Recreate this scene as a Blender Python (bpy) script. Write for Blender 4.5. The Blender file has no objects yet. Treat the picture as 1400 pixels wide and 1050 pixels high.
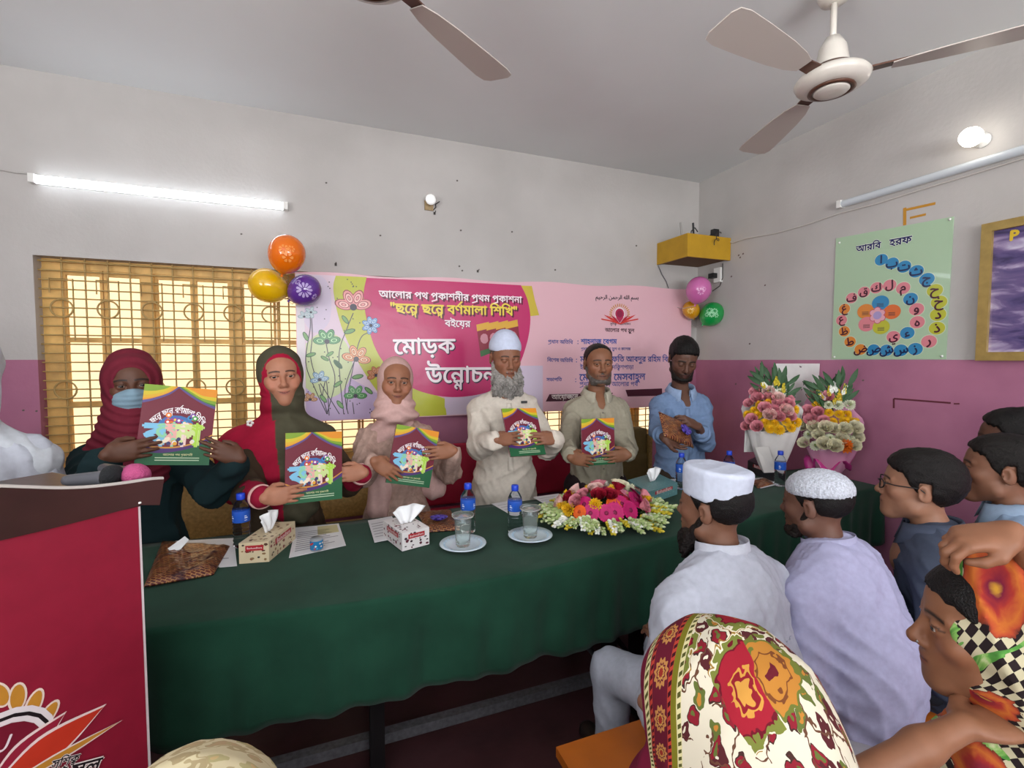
import bpy, bmesh, math, random
import numpy as np
from mathutils import Vector, Matrix, geometry as mgeo

SC = bpy.context.scene
COL = SC.collection
PI = math.pi
random.seed(7)

# ------------------------------------------------------------------ camera, world, lights, exposure
FPX, YAW, PITCH, CAMZ = 656.0, math.radians(21.3), math.radians(2.88), 1.5
cam_d = bpy.data.cameras.new('camera')
cam_d.sensor_fit = 'HORIZONTAL'; cam_d.sensor_width = 36.0; cam_d.lens = 36.0 * FPX / 1400.0
cam_d.clip_start = 0.03
cam = bpy.data.objects.new('camera', cam_d); COL.objects.link(cam)
cam.location = (0, 0, CAMZ)
cam.rotation_euler = (PI / 2 - PITCH, 0, -YAW)
SC.camera = cam

SC.view_settings.view_transform = 'Standard'
SC.view_settings.look = 'None'
SC.view_settings.gamma = 1.0
SC.view_settings.use_curve_mapping = False
SC.view_settings.exposure = 0.1

world = bpy.data.worlds.new('world'); SC.world = world
world.use_nodes = True
bg = world.node_tree.nodes['Background']
bg.inputs['Color'].default_value = (0.90, 0.95, 1.0, 1); bg.inputs['Strength'].default_value = 1.2

def add_light(name, typ, loc, rot, energy, color=(1, 1, 1), **kw):
    l = bpy.data.lights.new(name, typ); l.energy = energy; l.color = color
    for k, v in kw.items(): setattr(l, k, v)
    o = bpy.data.objects.new(name, l); COL.objects.link(o)
    o.location = loc; o.rotation_euler = rot
    return o
# sun over the roof, lights the neighbour's wall outside the windows
add_light('sun', 'SUN', (0, -6, 8), (math.radians(28), 0, math.radians(-12)), 7.0, (1.0, 0.95, 0.86), angle=0.02)
# daylight coming in by the openings behind the camera and in the left wall
add_light('daylight_rear', 'AREA', (0.6, -3.45, 1.75), (math.radians(146), 0, 0), 260, (0.96, 0.98, 1.0), shape='RECTANGLE', size=3.4, size_y=1.5)
add_light('daylight_left', 'AREA', (-2.52, -0.9, 1.75), (math.radians(146), 0, math.radians(-90)), 130, (0.97, 0.985, 1.0), shape='RECTANGLE', size=2.2, size_y=1.4)

# ------------------------------------------------------------------ helpers
FW = Vector((math.sin(YAW) * math.cos(PITCH), math.cos(YAW) * math.cos(PITCH), -math.sin(PITCH)))
RT = Vector((math.cos(YAW), -math.sin(YAW), 0))
UP = RT.cross(FW)
def ray(px, py): return FW + RT * ((px - 700) / FPX) + UP * ((525 - py) / FPX)
CAMP = Vector((0, 0, CAMZ))
def atY(px, py, Y): r = ray(px, py); return CAMP + r * (Y / r.y)
def atX(px, py, X): r = ray(px, py); return CAMP + r * (X / r.x)
def atZ(px, py, Z): r = ray(px, py); return CAMP + r * ((Z - CAMZ) / r.z)
def atD(px, py, d): return CAMP + ray(px, py) * d

def lin(c):
    return c / 12.92 if c <= 0.04045 else ((c + 0.055) / 1.055) ** 2.4
def C(h):
    if not isinstance(h, str): return tuple(h)[:3]
    h = h.lstrip('#')
    return tuple(lin(int(h[i:i + 2], 16) / 255) for i in (0, 2, 4))

MATS = {}
def mat(name, color=None, rough=0.6, metal=0.0, noise=0.0, nscale=20.0, bump=0.0, bscale=60.0, spec=0.5, attr=False,
        emit=None, estr=0.0, trans=0.0, alpha=1.0, sheen=0.0, ior=1.45, sss=0.0, coat=0.0):
    if name in MATS: return MATS[name]
    m = bpy.data.materials.new(name); m.use_nodes = True; MATS[name] = m
    nt = m.node_tree; N = nt.nodes; L = nt.links
    b = N['Principled BSDF']
    b.inputs['Roughness'].default_value = rough; b.inputs['Metallic'].default_value = metal
    b.inputs['Specular IOR Level'].default_value = spec; b.inputs['IOR'].default_value = ior
    b.inputs['Transmission Weight'].default_value = trans; b.inputs['Alpha'].default_value = alpha
    b.inputs['Sheen Weight'].default_value = sheen; b.inputs['Coat Weight'].default_value = coat
    if sss: b.inputs['Subsurface Weight'].default_value = sss; b.inputs['Subsurface Radius'].default_value = (0.012, 0.005, 0.003)
    src = None
    if attr:
        a = N.new('ShaderNodeVertexColor'); a.layer_name = 'Col'; src = a.outputs['Color']
    elif color is not None:
        b.inputs['Base Color'].default_value = (*C(color), 1)
    tc = N.new('ShaderNodeTexCoord')
    if noise > 0:
        n = N.new('ShaderNodeTexNoise'); n.inputs['Scale'].default_value = nscale; n.inputs['Detail'].default_value = 5
        L.new(tc.outputs['Object'], n.inputs['Vector'])
        r = N.new('ShaderNodeMapRange'); r.inputs[1].default_value = .3; r.inputs[2].default_value = .7
        r.inputs[3].default_value = 1 - noise; r.inputs[4].default_value = 1 + noise
        L.new(n.outputs['Fac'], r.inputs[0])
        mx = N.new('ShaderNodeMix'); mx.data_type = 'RGBA'; mx.blend_type = 'MULTIPLY'; mx.inputs[0].default_value = 1
        if src is not None: L.new(src, mx.inputs[6])
        else: mx.inputs[6].default_value = (*C(color), 1)
        L.new(r.outputs[0], mx.inputs[7]); src = mx.outputs[2]
    if src is not None: L.new(src, b.inputs['Base Color'])
    if bump > 0:
        n = N.new('ShaderNodeTexNoise'); n.inputs['Scale'].default_value = bscale; n.inputs['Detail'].default_value = 4
        L.new(tc.outputs['Object'], n.inputs['Vector'])
        bp = N.new('ShaderNodeBump'); bp.inputs['Strength'].default_value = bump; bp.inputs['Distance'].default_value = 0.01
        L.new(n.outputs['Fac'], bp.inputs['Height']); L.new(bp.outputs['Normal'], b.inputs['Normal'])
    if emit is not None:
        b.inputs['Emission Color'].default_value = (*C(emit), 1); b.inputs['Emission Strength'].default_value = estr
    return m

def link(o, parent=None):
    COL.objects.link(o)
    if parent is not None: o.parent = parent
    return o
def tag(o, label=None, cat=None, group=None, kind=None):
    if label: o['label'] = label
    if cat: o['category'] = cat
    if group: o['group'] = group
    if kind: o['kind'] = kind
    return o
def empty(name, loc=(0, 0, 0), rz=0.0, label=None, cat=None, group=None, parent=None, kind=None):
    o = bpy.data.objects.new(name, None); o.empty_display_size = .05
    link(o, parent); o.location = loc; o.rotation_euler = (0, 0, rz)
    return tag(o, label, cat, group, kind)

class MB:
    """collects shapes into one mesh"""
    def __init__(s): s.v = []; s.f = []; s.c = []; s.mi = []; s.col = (1, 1, 1); s.m = 0; s.smooth = []; s.sm = False
    def color(s, c): s.col = C(c); return s
    def add(s, vs, fs, smooth=None):
        n = len(s.v); s.v += [tuple(v) for v in vs]; s.c += [s.col] * len(vs)
        for f in fs: s.f.append(tuple(n + i for i in f)); s.mi.append(s.m); s.smooth.append(s.sm if smooth is None else smooth)
        return s
    def box(s, lo, hi, mtx=None):
        x0, y0, z0 = lo; x1, y1, z1 = hi
        vs = [(x0, y0, z0), (x1, y0, z0), (x1, y1, z0), (x0, y1, z0), (x0, y0, z1), (x1, y0, z1), (x1, y1, z1), (x0, y1, z1)]
        if mtx is not None: vs = [mtx @ Vector(v) for v in vs]
        return s.add(vs, [(0, 3, 2, 1), (4, 5, 6, 7), (0, 1, 5, 4), (1, 2, 6, 5), (2, 3, 7, 6), (3, 0, 4, 7)], False)
    def quad(s, a, b, c, d): return s.add([a, b, c, d], [(0, 1, 2, 3)], False)
    def poly(s, pts): return s.add(pts, [tuple(range(len(pts)))], False)
    def tube(s, pts, r, n=8, closed=False, caps=True, sm=True):
        pts = [Vector(p) for p in pts]; k = len(pts); rs = r if isinstance(r, (list, tuple)) else [r] * k
        vs = []; fs = []; up = None
        for i in range(k):
            if closed: d = pts[(i + 1) % k] - pts[i - 1]
            else: d = pts[min(i + 1, k - 1)] - pts[max(i - 1, 0)]
            d.normalize()
            if up is None:
                up = d.orthogonal().normalized()
            up = (up - d * up.dot(d))
            if up.length < 1e-6: up = d.orthogonal()
            up.normalize(); w = d.cross(up)
            for j in range(n):
                a = 2 * PI * j / n
                vs.append(pts[i] + (up * math.cos(a) + w * math.sin(a)) * rs[i])
        rng = k if closed else k - 1
        for i in range(rng):
            for j in range(n):
                i2 = (i + 1) % k
                fs.append((i * n + j, i * n + (j + 1) % n, i2 * n + (j + 1) % n, i2 * n + j))
        s.add(vs, fs, sm)
        if caps and not closed:
            s.add([vs[j] for j in range(n)], [tuple(reversed(range(n)))], False); s.add([vs[(k - 1) * n + j] for j in range(n)], [tuple(range(n))], False)
        return s
    def lathe(s, prof, n=24, mtx=None, sm=True, c=(0, 0, 0)):
        vs = []; fs = []; k = len(prof)
        for (r, z) in prof:
            for j in range(n):
                a = 2 * PI * j / n; v = Vector((c[0] + r * math.cos(a), c[1] + r * math.sin(a), c[2] + z))
                vs.append(mtx @ v if mtx is not None else v)
        for i in range(k - 1):
            for j in range(n): fs.append((i * n + j, i * n + (j + 1) % n, (i + 1) * n + (j + 1) % n, (i + 1) * n + j))
        if prof[0][0] > 1e-5: fs.append(tuple(reversed(range(n))))
        if prof[-1][0] > 1e-5: fs.append(tuple(range((k - 1) * n, k * n)))
        return s.add(vs, fs, sm)
    def prism(s, pts2, h0, h1, fn):
        """extrude 2D outline between h0 and h1; fn(u,v,h)->3D"""
        n = len(pts2)
        vs = [fn(u, v, h0) for u, v in pts2] + [fn(u, v, h1) for u, v in pts2]
        fs = [tuple(reversed(range(n))), tuple(range(n, 2 * n))] + [(i, (i + 1) % n, n + (i + 1) % n, n + i) for i in range(n)]
        return s.add(vs, fs, False)
    def build(s, name, m, parent=None, loc=None):
        me = bpy.data.meshes.new(name); me.from_pydata(s.v, [], s.f)
        ms = m if isinstance(m, (list, tuple)) else [m]
        for q in ms: me.materials.append(q)
        me.polygons.foreach_set('material_index', s.mi); me.polygons.foreach_set('use_smooth', s.smooth)
        ca = me.color_attributes.new('Col', 'FLOAT_COLOR', 'POINT')
        arr = np.ones((len(s.v), 4), np.float32); arr[:, :3] = np.array(s.c, np.float32).reshape(-1, 3)
        ca.data.foreach_set('color', arr.ravel()); me.update()
        o = bpy.data.objects.new(name, me); link(o, parent)
        if loc is not None: o.location = loc
        return o
def share(src, name, parent, loc=(0, 0, 0), rot=(0, 0, 0), scale=(1, 1, 1)):
    o = bpy.data.objects.new(name, src.data); link(o, parent); o.location = loc; o.rotation_euler = rot; o.scale = scale
    return o
def copy_tree(o, parent=None):
    c = o.copy(); COL.objects.link(c); c.parent = parent
    for ch in list(o.children): copy_tree(ch, c)
    return c

PRINT = mat('printed_sheet', attr=True, rough=0.45)
PRINT_GLOSS = mat('printed_glossy_sheet', attr=True, rough=0.22, coat=0.3)
CLOTH = mat('woven_cloth', attr=True, rough=0.85, noise=0.06, nscale=60, bump=0.05, bscale=400, spec=0.2)
SKIN = mat('skin', attr=True, rough=0.52, noise=0.07, nscale=30, spec=0.4, sss=0.08)
HAIR = mat('hair', attr=True, rough=0.5, noise=0.35, nscale=90, bump=0.5, bscale=320, spec=0.3)
PLASTIC = mat('plastic', attr=True, rough=0.35)
PAINTED = mat('painted_surface', attr=True, rough=0.55, noise=0.05, nscale=14)
STEEL = mat('steel_dull', '#8c8c90', rough=0.4, metal=0.8, noise=0.15, nscale=40)

# ------------------------------------------------------------------ lettering (Blender's built-in font, glyph by glyph)
_G = {}
def glyph(ch):
    """returns (verts2d, tris, advance) of one character, nonzero-winding fill"""
    if ch in _G: return _G[ch]
    def outline(body):
        cu = bpy.data.curves.new('g', 'FONT'); cu.body = body; cu.size = 1; cu.fill_mode = 'NONE'; cu.resolution_u = 2
        ob = bpy.data.objects.new('g', cu); COL.objects.link(ob)
        dg = bpy.context.evaluated_depsgraph_get(); me = ob.evaluated_get(dg).to_mesh()
        vs = [(v.co.x, v.co.y) for v in me.vertices]; es = [tuple(e.vertices) for e in me.edges]
        ob.evaluated_get(dg).to_mesh_clear(); bpy.data.objects.remove(ob); bpy.data.curves.remove(cu)
        return vs, es
    if '_bar' not in _G: _G['_bar'] = min(v[0] for v in outline('|')[0])
    vb, _ = outline(ch + '|')
    vs, es = outline(ch) if ch != ' ' else ([], [])
    adv = min(v[0] for v in vb[len(vs):]) - _G['_bar']
    tris = []
    if vs:
        nxt = {}
        for a, b in es: nxt.setdefault(a, []).append(b); nxt.setdefault(b, []).append(a)
        loops = []; seen = set()
        for a in range(len(vs)):
            if a in seen or a not in nxt: continue
            lp = [a]; seen.add(a); cur = a
            while True:
                cand = [b for b in nxt[cur] if b not in seen]
                if not cand: break
                c = (cur + 1) if (cur + 1) in cand else cand[0]
                lp.append(c); seen.add(c); cur = c
            loops.append(lp)
        r = mgeo.delaunay_2d_cdt([Vector(v) for v in vs], es, [], 0, 1e-5)
        ov = [(v.x, v.y) for v in r[0]]
        segs = np.array([[*vs[lp[i]], *vs[lp[(i + 1) % len(lp)]]] for lp in loops for i in range(len(lp))])
        for f in r[2]:
            cx = sum(ov[i][0] for i in f) / len(f); cy = sum(ov[i][1] for i in f) / len(f)
            y0, y1 = segs[:, 1], segs[:, 3]
            up = (y0 <= cy) & (y1 > cy); dn = (y0 > cy) & (y1 <= cy)
            with np.errstate(divide='ignore', invalid='ignore'):
                xi = segs[:, 0] + (cy - y0) / (y1 - y0) * (segs[:, 2] - segs[:, 0])
            w = int(np.sum(up & (xi > cx))) - int(np.sum(dn & (xi > cx)))
            if w != 0: tris.append(tuple(f))
        vs = ov
    _G[ch] = (vs, tris, adv)
    return _G[ch]

def text_layout(s):
    """list of (verts, tris) with markup: {ab} b small under a, {a^} ra-phala, {a~} reph; returns pieces and width"""
    out = []; x = 0.0; i = 0
    def put(ch, x, dx=0, dy=0, sc=1.0):
        vs, tr, ad = glyph(ch)
        out.append(([(x + dx + vx * sc, dy + vy * sc) for vx, vy in vs], tr)); return ad * sc
    while i < len(s):
        ch = s[i]
        if ch == '{':
            j = s.index('}', i); a, b = s[i + 1], s[i + 2]; i = j + 1
            ad = put(a, x)
            if b == '^': out.append(([(x + .06, -.16), (x + .10, -.22), (x + ad * .9, -.05), (x + ad * .9, .03)], [(0, 1, 2, 3)]))
            elif b == '~': out.append(([(x + ad * .35, .66), (x + ad * .45, .64), (x + ad * .95, .92), (x + ad * .80, .95)], [(0, 1, 2, 3)]))
            else: put(b, x, ad * .22, -.30, .62)
            x += ad
        else:
            x += put(ch, x); i += 1
    return out, x
def draw_text(mb, s, fn, width=None, height=None, align='c', bold=0.0):
    """fn(u,v)->3D where text runs in u, centred at 0; size set by width or height (of 1 em)"""
    pcs, w = text_layout(s)
    k = (width / w) if width else height
    off = -w / 2 if align == 'c' else 0.0
    shifts = [(0, 0)] if bold == 0 else [(-bold, 0), (bold, 0), (0, bold), (0, -bold)]
    for pi, (vs, tr) in enumerate(pcs):
        if not tr: continue
        for n, (sx, sy) in enumerate(shifts):
            mb.add([fn((x + off + sx) * k, (y - .32 + sy) * k, n * .00005 + (pi % 2) * .00002) for x, y in vs], tr, False)
    return w * k, k
# ------------------------------------------------------------------ the room
YB, XR, XL, YF, H = 3.40, 3.09, -2.60, -3.60, 3.05
def wall_material():
    m = bpy.data.materials.new('wall_paint'); m.use_nodes = True; nt = m.node_tree; N = nt.nodes; L = nt.links
    b = N['Principled BSDF']; b.inputs['Roughness'].default_value = 0.62; b.inputs['Specular IOR Level'].default_value = .3
    g = N.new('ShaderNodeNewGeometry'); sx = N.new('ShaderNodeSeparateXYZ'); L.new(g.outputs['Position'], sx.inputs[0])
    n0 = N.new('ShaderNodeTexNoise'); n0.inputs['Scale'].default_value = 3.0; L.new(g.outputs['Position'], n0.inputs['Vector'])
    ad = N.new('ShaderNodeMath'); ad.operation = 'MULTIPLY_ADD'; L.new(n0.outputs['Fac'], ad.inputs[0]); ad.inputs[1].default_value = .006; L.new(sx.outputs['Z'], ad.inputs[2])
    cmp_ = N.new('ShaderNodeMath'); cmp_.operation = 'GREATER_THAN'; L.new(ad.outputs[0], cmp_.inputs[0]); cmp_.inputs[1].default_value = 1.503
    n1 = N.new('ShaderNodeTexNoise'); n1.inputs['Scale'].default_value = 2.2; n1.inputs['Detail'].default_value = 7; L.new(g.outputs['Position'], n1.inputs['Vector'])
    r1 = N.new('ShaderNodeValToRGB'); L.new(n1.outputs['Fac'], r1.inputs['Fac'])
    r1.color_ramp.elements[0].position = .3; r1.color_ramp.elements[0].color = (*C('#9c627e'), 1)
    r1.color_ramp.elements[1].position = .75; r1.color_ramp.elements[1].color = (*C('#b87994'), 1)
    r2 = N.new('ShaderNodeValToRGB'); L.new(n1.outputs['Fac'], r2.inputs['Fac'])
    r2.color_ramp.elements[0].position = .25; r2.color_ramp.elements[0].color = (*C('#b0adaa'), 1)
    r2.color_ramp.elements[1].position = .7; r2.color_ramp.elements[1].color = (*C('#bebbb8'), 1)
    mx = N.new('ShaderNodeMix'); mx.data_type = 'RGBA'; L.new(cmp_.outputs[0], mx.inputs[0]); L.new(r1.outputs[0], mx.inputs[6]); L.new(r2.outputs[0], mx.inputs[7])
    L.new(mx.outputs[2], b.inputs['Base Color'])
    n2 = N.new('ShaderNodeTexNoise'); n2.inputs['Scale'].default_value = 45; n2.inputs['Detail'].default_value = 5; L.new(g.outputs['Position'], n2.inputs['Vector'])
    bp = N.new('ShaderNodeBump'); bp.inputs['Strength'].default_value = .12; bp.inputs['Distance'].default_value = .01
    L.new(n2.outputs['Fac'], bp.inputs['Height']); L.new(bp.outputs['Normal'], b.inputs['Normal'])
    return m
WALL = wall_material()
CEIL = mat('ceiling_paint', '#dfe2e2', rough=.7, noise=.02, nscale=2, bump=.06, bscale=30)
FLOOR = mat('floor_red_cement', '#4a2c2f', rough=.5, noise=.3, nscale=5, bump=.15, bscale=25)
def struct(o): o['kind'] = 'structure'; return o
WT = .14
# openings in the back wall: x0,x1,z0,z1
W1 = (atY(47, 400, YB).x, 0.55, 0.80, atY(55, 349, YB).z)
W2 = (1.55, 2.98, 0.80, W1[3])
def wall_with_holes(name, axis, pos, thick, a0, a1, z0, z1, holes):
    mb = MB()
    def bx(p0, p1, q0, q1):
        if p1 - p0 < 1e-4 or q1 - q0 < 1e-4: return
        if axis == 'y': mb.box((p0, min(pos, pos + thick), q0), (p1, max(pos, pos + thick), q1))
        else: mb.box((min(pos, pos + thick), p0, q0), (max(pos, pos + thick), p1, q1))
    x = a0
    for (h0, h1, b0, b1) in sorted(holes):
        bx(x, h0, z0, z1); bx(h0, h1, z0, b0); bx(h0, h1, b1, z1); x = h1
    bx(x, a1, z0, z1)
    return struct(mb.build(name, WALL))
wall_with_holes('wall_back', 'y', YB, WT, XL - WT, XR + WT, 0, H, [W1, W2])
struct(MB().box((XR, YF, 0), (XR + WT, YB, H)).build('wall_right', WALL))
wall_with_holes('wall_left', 'x', XL, -WT, YF, YB, 0, H, [(-2.1, 0.3, 1.0, 2.5)])
wall_with_holes('wall_front', 'y', YF, -WT, XL - WT, XR + WT, 0, H, [(-1.3, 2.5, 0.95, 2.55)])
struct(MB().box((XL - WT, YF - WT, -.1), (XR + WT, YB + WT, 0)).build('floor', FLOOR))
struct(MB().box((XL - WT, YF - WT, H), (XR + WT, YB + WT, H + .12)).build('ceiling', CEIL))
# outside: the sunlit plastered wall of the neighbouring house and the ground
struct(MB().box((-9, 5.2, -.1), (10, 5.4, 6.5)).build('neighbour_house_wall', mat('sunlit_plaster', '#f2e0c0', rough=.9, noise=.05, nscale=1.5)))
struct(MB().box((-15, -20, -.3), (15, 12, -.12)).build('outside_ground', mat('yard_earth', '#a08f78', rough=.9, noise=.15, nscale=2)))

# windows with ochre timber frames and welded grilles
WOOD = mat('ochre_timber', '#d4aa62', rough=.5, noise=.22, nscale=9, bump=.1, bscale=30)
GRILLE = mat('ochre_grille_paint', '#ac9058', rough=.5, noise=.15, nscale=30)
GLASS = mat('window_glass', '#fff8ea', rough=.12, trans=1.0, ior=1.02, spec=.2)
def make_window(name, W, bays):
    x0, x1, z0, z1 = W
    o = struct(empty(name, ((x0 + x1) / 2, YB + .09, z0)))
    ox, oy, oz = o.location
    def part(nm, lo, hi, m):
        return MB().box((lo[0] - ox, lo[1] - oy, lo[2] - oz), (hi[0] - ox, hi[1] - oy, hi[2] - oz)).build(nm, m, o)
    fy0, fy1 = YB + .085, YB + .13
    fw = .05
    part('head_rail', (x0, fy0, z1 - .055), (x1, fy1, z1), WOOD); part('sill_rail', (x0, fy0, z0), (x1, fy1, z0 + .055), WOOD)
    # posts between bays
    edges = [x0] + list(bays) + [x1]
    for i, e in enumerate(edges):
        w0, w1 = (e, e + .085) if i == 0 else ((e - .06, e) if i == len(edges) - 1 else (e - .03, e + .03))
        part('post', (w0, fy0 - .01, z0 + .055), (w1, fy1, z1 - .055), WOOD)
    for i in range(len(edges) - 1):
        a = edges[i] + (.085 if i == 0 else .03); b = edges[i + 1] - (.06 if i == len(edges) - 2 else .03)
        mid = (a + b) / 2
        za, zb = z0 + .055, z1 - .055
        rails = [za + (zb - za) * t for t in (.335, .655)]
        for (s0, s1) in ((a, mid - .003), (mid + .003, b)):
            leaf = MB()
            def bb(p, q, r, s_): leaf.box((p - ox, fy0 + .006 - oy, r - oz), (q - ox, fy0 + .034 - oy, s_ - oz))
            bb(s0, s0 + .014, za, zb); bb(s1 - .014, s1, za, zb); bb(s0 + .014, s1 - .014, zb - .03, zb); bb(s0 + .014, s1 - .014, za, za + .03)
            for r in rails: bb(s0 + .014, s1 - .014, r - .014, r + .014)
            lf = leaf.build('casement', WOOD, o)
            lv = [za + .03] + rails + [zb - .03]
            for q in range(3):
                lo = lv[q] + (.014 if q else 0); hi = lv[q + 1] - (.014 if q < 2 else 0)
                MB().box((s0 + .014 - ox, fy0 + .018 - oy, lo - oz), (s1 - .014 - ox, fy0 + .022 - oy, hi - oz)).build('pane', GLASS, lf)
    # grille
    gy = YB + .045 - oy; gr = .0042
    nh = int((z1 - z0) / .052); hb = None
    for k in range(nh + 1):
        z = z0 + .02 + k * (z1 - z0 - .04) / nh - oz
        if hb is None: hb = MB().tube([(x0 - ox, 0, 0), (x1 - ox, 0, 0)], gr, 6).build('grille_bar', GRILLE, o); hb.location = (0, gy, z)
        else: share(hb, 'grille_bar', o, (0, gy, z))
    vb = None; ring = None; step = .105; nv = int((x1 - x0 - .06) / step)
    for k in range(nv + 1):
        x = x0 + .1 + k * step - ox
        if x > x1 - ox - .02: break
        if vb is None: vb = MB().tube([(0, 0, 0), (0, 0, z1 - z0)], .005, 6).build('grille_bar', GRILLE, o); vb.location = (x, gy + .008, 0)
        else: share(vb, 'grille_bar', o, (x, gy + .008, 0))
        if k % 2 == 0:
            for zz in (z1 - .28, z1 - .74):
                if ring is None:
                    ring = MB().tube([(.05 * math.cos(t * PI / 10), 0, .05 * math.sin(t * PI / 10)) for t in range(20)], .005, 6, closed=True).build('grille_ring', GRILLE, o)
                    ring.location = (x, gy - .008, zz - oz)
                else: share(ring, 'grille_ring', o, (x, gy - .008, zz - oz))
            # upright hairpin loop round each ring column
            w = .052; zt = z1 - .115 - oz; zb_ = z1 - .46 - oz
            MB().tube([(x + w, gy - .004, zb_), (x + w, gy - .004, zt), (x - w, gy - .004, zt), (x - w, gy - .004, zt - .08)], .004, 5).build('grille_bar', GRILLE, o)
    return o
b1 = [atY(206, 450, YB + .1).x, atY(324, 450, YB + .1).x]; b1.append(b1[-1] * 2 - b1[-2])
make_window('window_1', W1, [b for b in b1 if b < W1[1] - .2])
make_window('window_2', W2, [W2[0] + .48, W2[0] + .96])
# ------------------------------------------------------------------ printed sheets: banner, poster, picture
class Sheet:
    """flat print on a plane: p0 a point, n the normal towards the viewer"""
    def __init__(s, p0, n, eps=.0005): s.p0 = Vector(p0); s.n = Vector(n).normalized(); s.eps = eps; s.mb = MB(); s.base = Vector((0, 0, 0)); s.cnt = 0; s.zmin = None; s.tiny = 0.0
    def at(s, px, py, lv=0):
        r = ray(px, py); t = (s.p0 - CAMP).dot(s.n) / r.dot(s.n)
        s.cnt += 1; p = CAMP + r * t
        if s.zmin is not None and p.z < s.zmin: p.z = s.zmin
        return p + s.n * (lv * s.eps + s.tiny) - s.base
    def nudge(s): s.tiny = (s.tiny + 6e-6) % 2e-4
    def poly(s, pts, col, lv=1): s.nudge(); s.mb.color(col); s.mb.poly([s.at(x, y, lv) for x, y in pts])
    def axes(s, cx, cy):
        up = Vector((0, 0, 1)); up = (up - s.n * up.dot(s.n)).normalized(); rt = up.cross(s.n)
        return s.at(cx, cy, 0), rt, up
    def blob(s, cx, cy, rx, ry, col, lv=1, rot=0, n=20, world=False):
        """ellipse of rx, ry pixels measured at the centre (true circle on the sheet)"""
        s.nudge(); c, rt, up = s.axes(cx, cy)
        k = 1 if world else (s.at(cx, cy - 1, 0) - c).length
        ca, sa = math.cos(rot), math.sin(rot); vs = []
        for i in range(n):
            a = 2 * PI * i / n; u = rx * k * math.cos(a); v = ry * k * math.sin(a)
            vs.append(c + rt * (u * ca - v * sa) + up * (u * sa + v * ca) + s.n * (lv * s.eps))
        s.mb.color(col); s.mb.poly(vs)
    def stroke(s, pts, w, col, lv=1):
        s.nudge(); P = [s.at(x, y, lv) for x, y in pts]; k = (s.at(pts[0][0], pts[0][1] - 1, lv) - P[0]).length * w / 2
        L = []; R = []
        for i, p in enumerate(P):
            d = P[min(i + 1, len(P) - 1)] - P[max(i - 1, 0)]; sd = s.n.cross(d).normalized() * k
            L.append(p + sd); R.append(p - sd)
        s.mb.color(col); n = len(P)
        s.mb.add(L + R, [(i, n + i, n + i + 1, i + 1) for i in range(n - 1)], False)
    def text(s, t, a, b, col, lv=2, bold=0.02, shadow=None, outline=None, height=None):
        A = s.at(*a, 0); B = s.at(*b, 0); u = (B - A); w = u.length; u.normalize(); v = s.n.cross(u).normalized()
        mid = (A + B) / 2
        if height: w = text_layout(t)[1] * height * (s.at(a[0], a[1] - 1, 0) - A).length
        def fn(off=(0, 0), l=lv): return lambda x, y, n=0: mid + u * (x + off[0]) + v * (y + off[1]) + s.n * (l * s.eps + n)
        if outline: s.mb.color(outline); draw_text(s.mb, t, fn((0, 0), lv - 1), width=w, bold=.075)
        if shadow: s.mb.color(shadow); draw_text(s.mb, t, fn((w * .012, -w * .012), lv - .5), width=w, bold=bold + .02)
        s.mb.color(col); draw_text(s.mb, t, fn(), width=w, bold=bold)
def curve(pts, n=8):
    """Catmull-Rom through 2D points"""
    out = []; P = [pts[0]] + list(pts) + [pts[-1]]
    for i in range(1, len(P) - 2):
        for k in range(n):
            t = k / n; a, b, c, d = P[i - 1], P[i], P[i + 1], P[i + 2]
            out.append(tuple(.5 * (2 * b[j] + (c[j] - a[j]) * t + (2 * a[j] - 5 * b[j] + 4 * c[j] - d[j]) * t * t + (3 * b[j] - a[j] - 3 * c[j] + d[j]) * t ** 3) for j in (0, 1)))
    out.append(pts[-1]); return out

def emblem(sh, cx, cy, R, lv, big=False):
    """school emblem: rays round a round pin above an open book"""
    ray_c, ring, red, pale = '#c98f2e', '#efe3e6', '#d0362f', '#f0dcd8'
    for i in range(17):
        a = math.radians(-15 + 210 * i / 16)
        x, y = cx + R * 1.02 * math.cos(a), cy - R * .98 * math.sin(a)
        rot = a
        if big: sh.blob(x, y, R * .26, R * .115, pale, lv, rot)
        sh.blob(x, y, R * .21, R * (.085 if big else .06), ray_c, lv + 1, rot)
    sh.blob(cx, cy - R * .02, R * .70, R * .70, ring, lv + 2); sh.blob(cx, cy, R * .60, R * .60, '#8d1638' if big else '#b32452', lv + 3)
    sh.blob(cx, cy + R * .02, R * .40, R * .40, '#7a1230' if big else '#8f1a44', lv + 4)
    sh.poly([(cx - R * .42, cy + R * .42), (cx, cy + R * 1.05), (cx + R * .42, cy + R * .42)], '#8d1638' if big else '#b32452', lv + 3)
    for sg in (-1, 1):
        def leaf(x1, y1, w, col, l):
            x0, y0 = cx + sg * R * .05, cy + R * 1.08; x1 = cx + sg * R * x1; y1 = cy + R * y1
            mx, my = (x0 + x1) / 2, (y0 + y1) / 2; dx, dy = x1 - x0, y1 - y0; q = math.hypot(dx, dy); nx, ny = -dy / q * w * R, dx / q * w * R
            a = curve([(x0, y0), (mx + nx, my + ny), (x1, y1)], 6); b = curve([(x1, y1), (mx - nx, my - ny), (x0, y0)], 6)
            sh.poly(a + b[1:-1], col, l)
        if big:
            leaf(1.88, .05, .16, pale, lv + 4); leaf(1.05, .10, .15, pale, lv + 6)
        leaf(1.82, .10, .125, red, lv + 5); leaf(1.0, .16, .11, '#b01f3c', lv + 7)
        sh.stroke(curve([(cx, cy + R * 1.15), (cx + sg * R * .9, cy + R * .85), (cx + sg * R * 2.1, cy + R * .6)], 6), R * .14, '#cf8d3c' if big else red, lv + 6)

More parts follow.
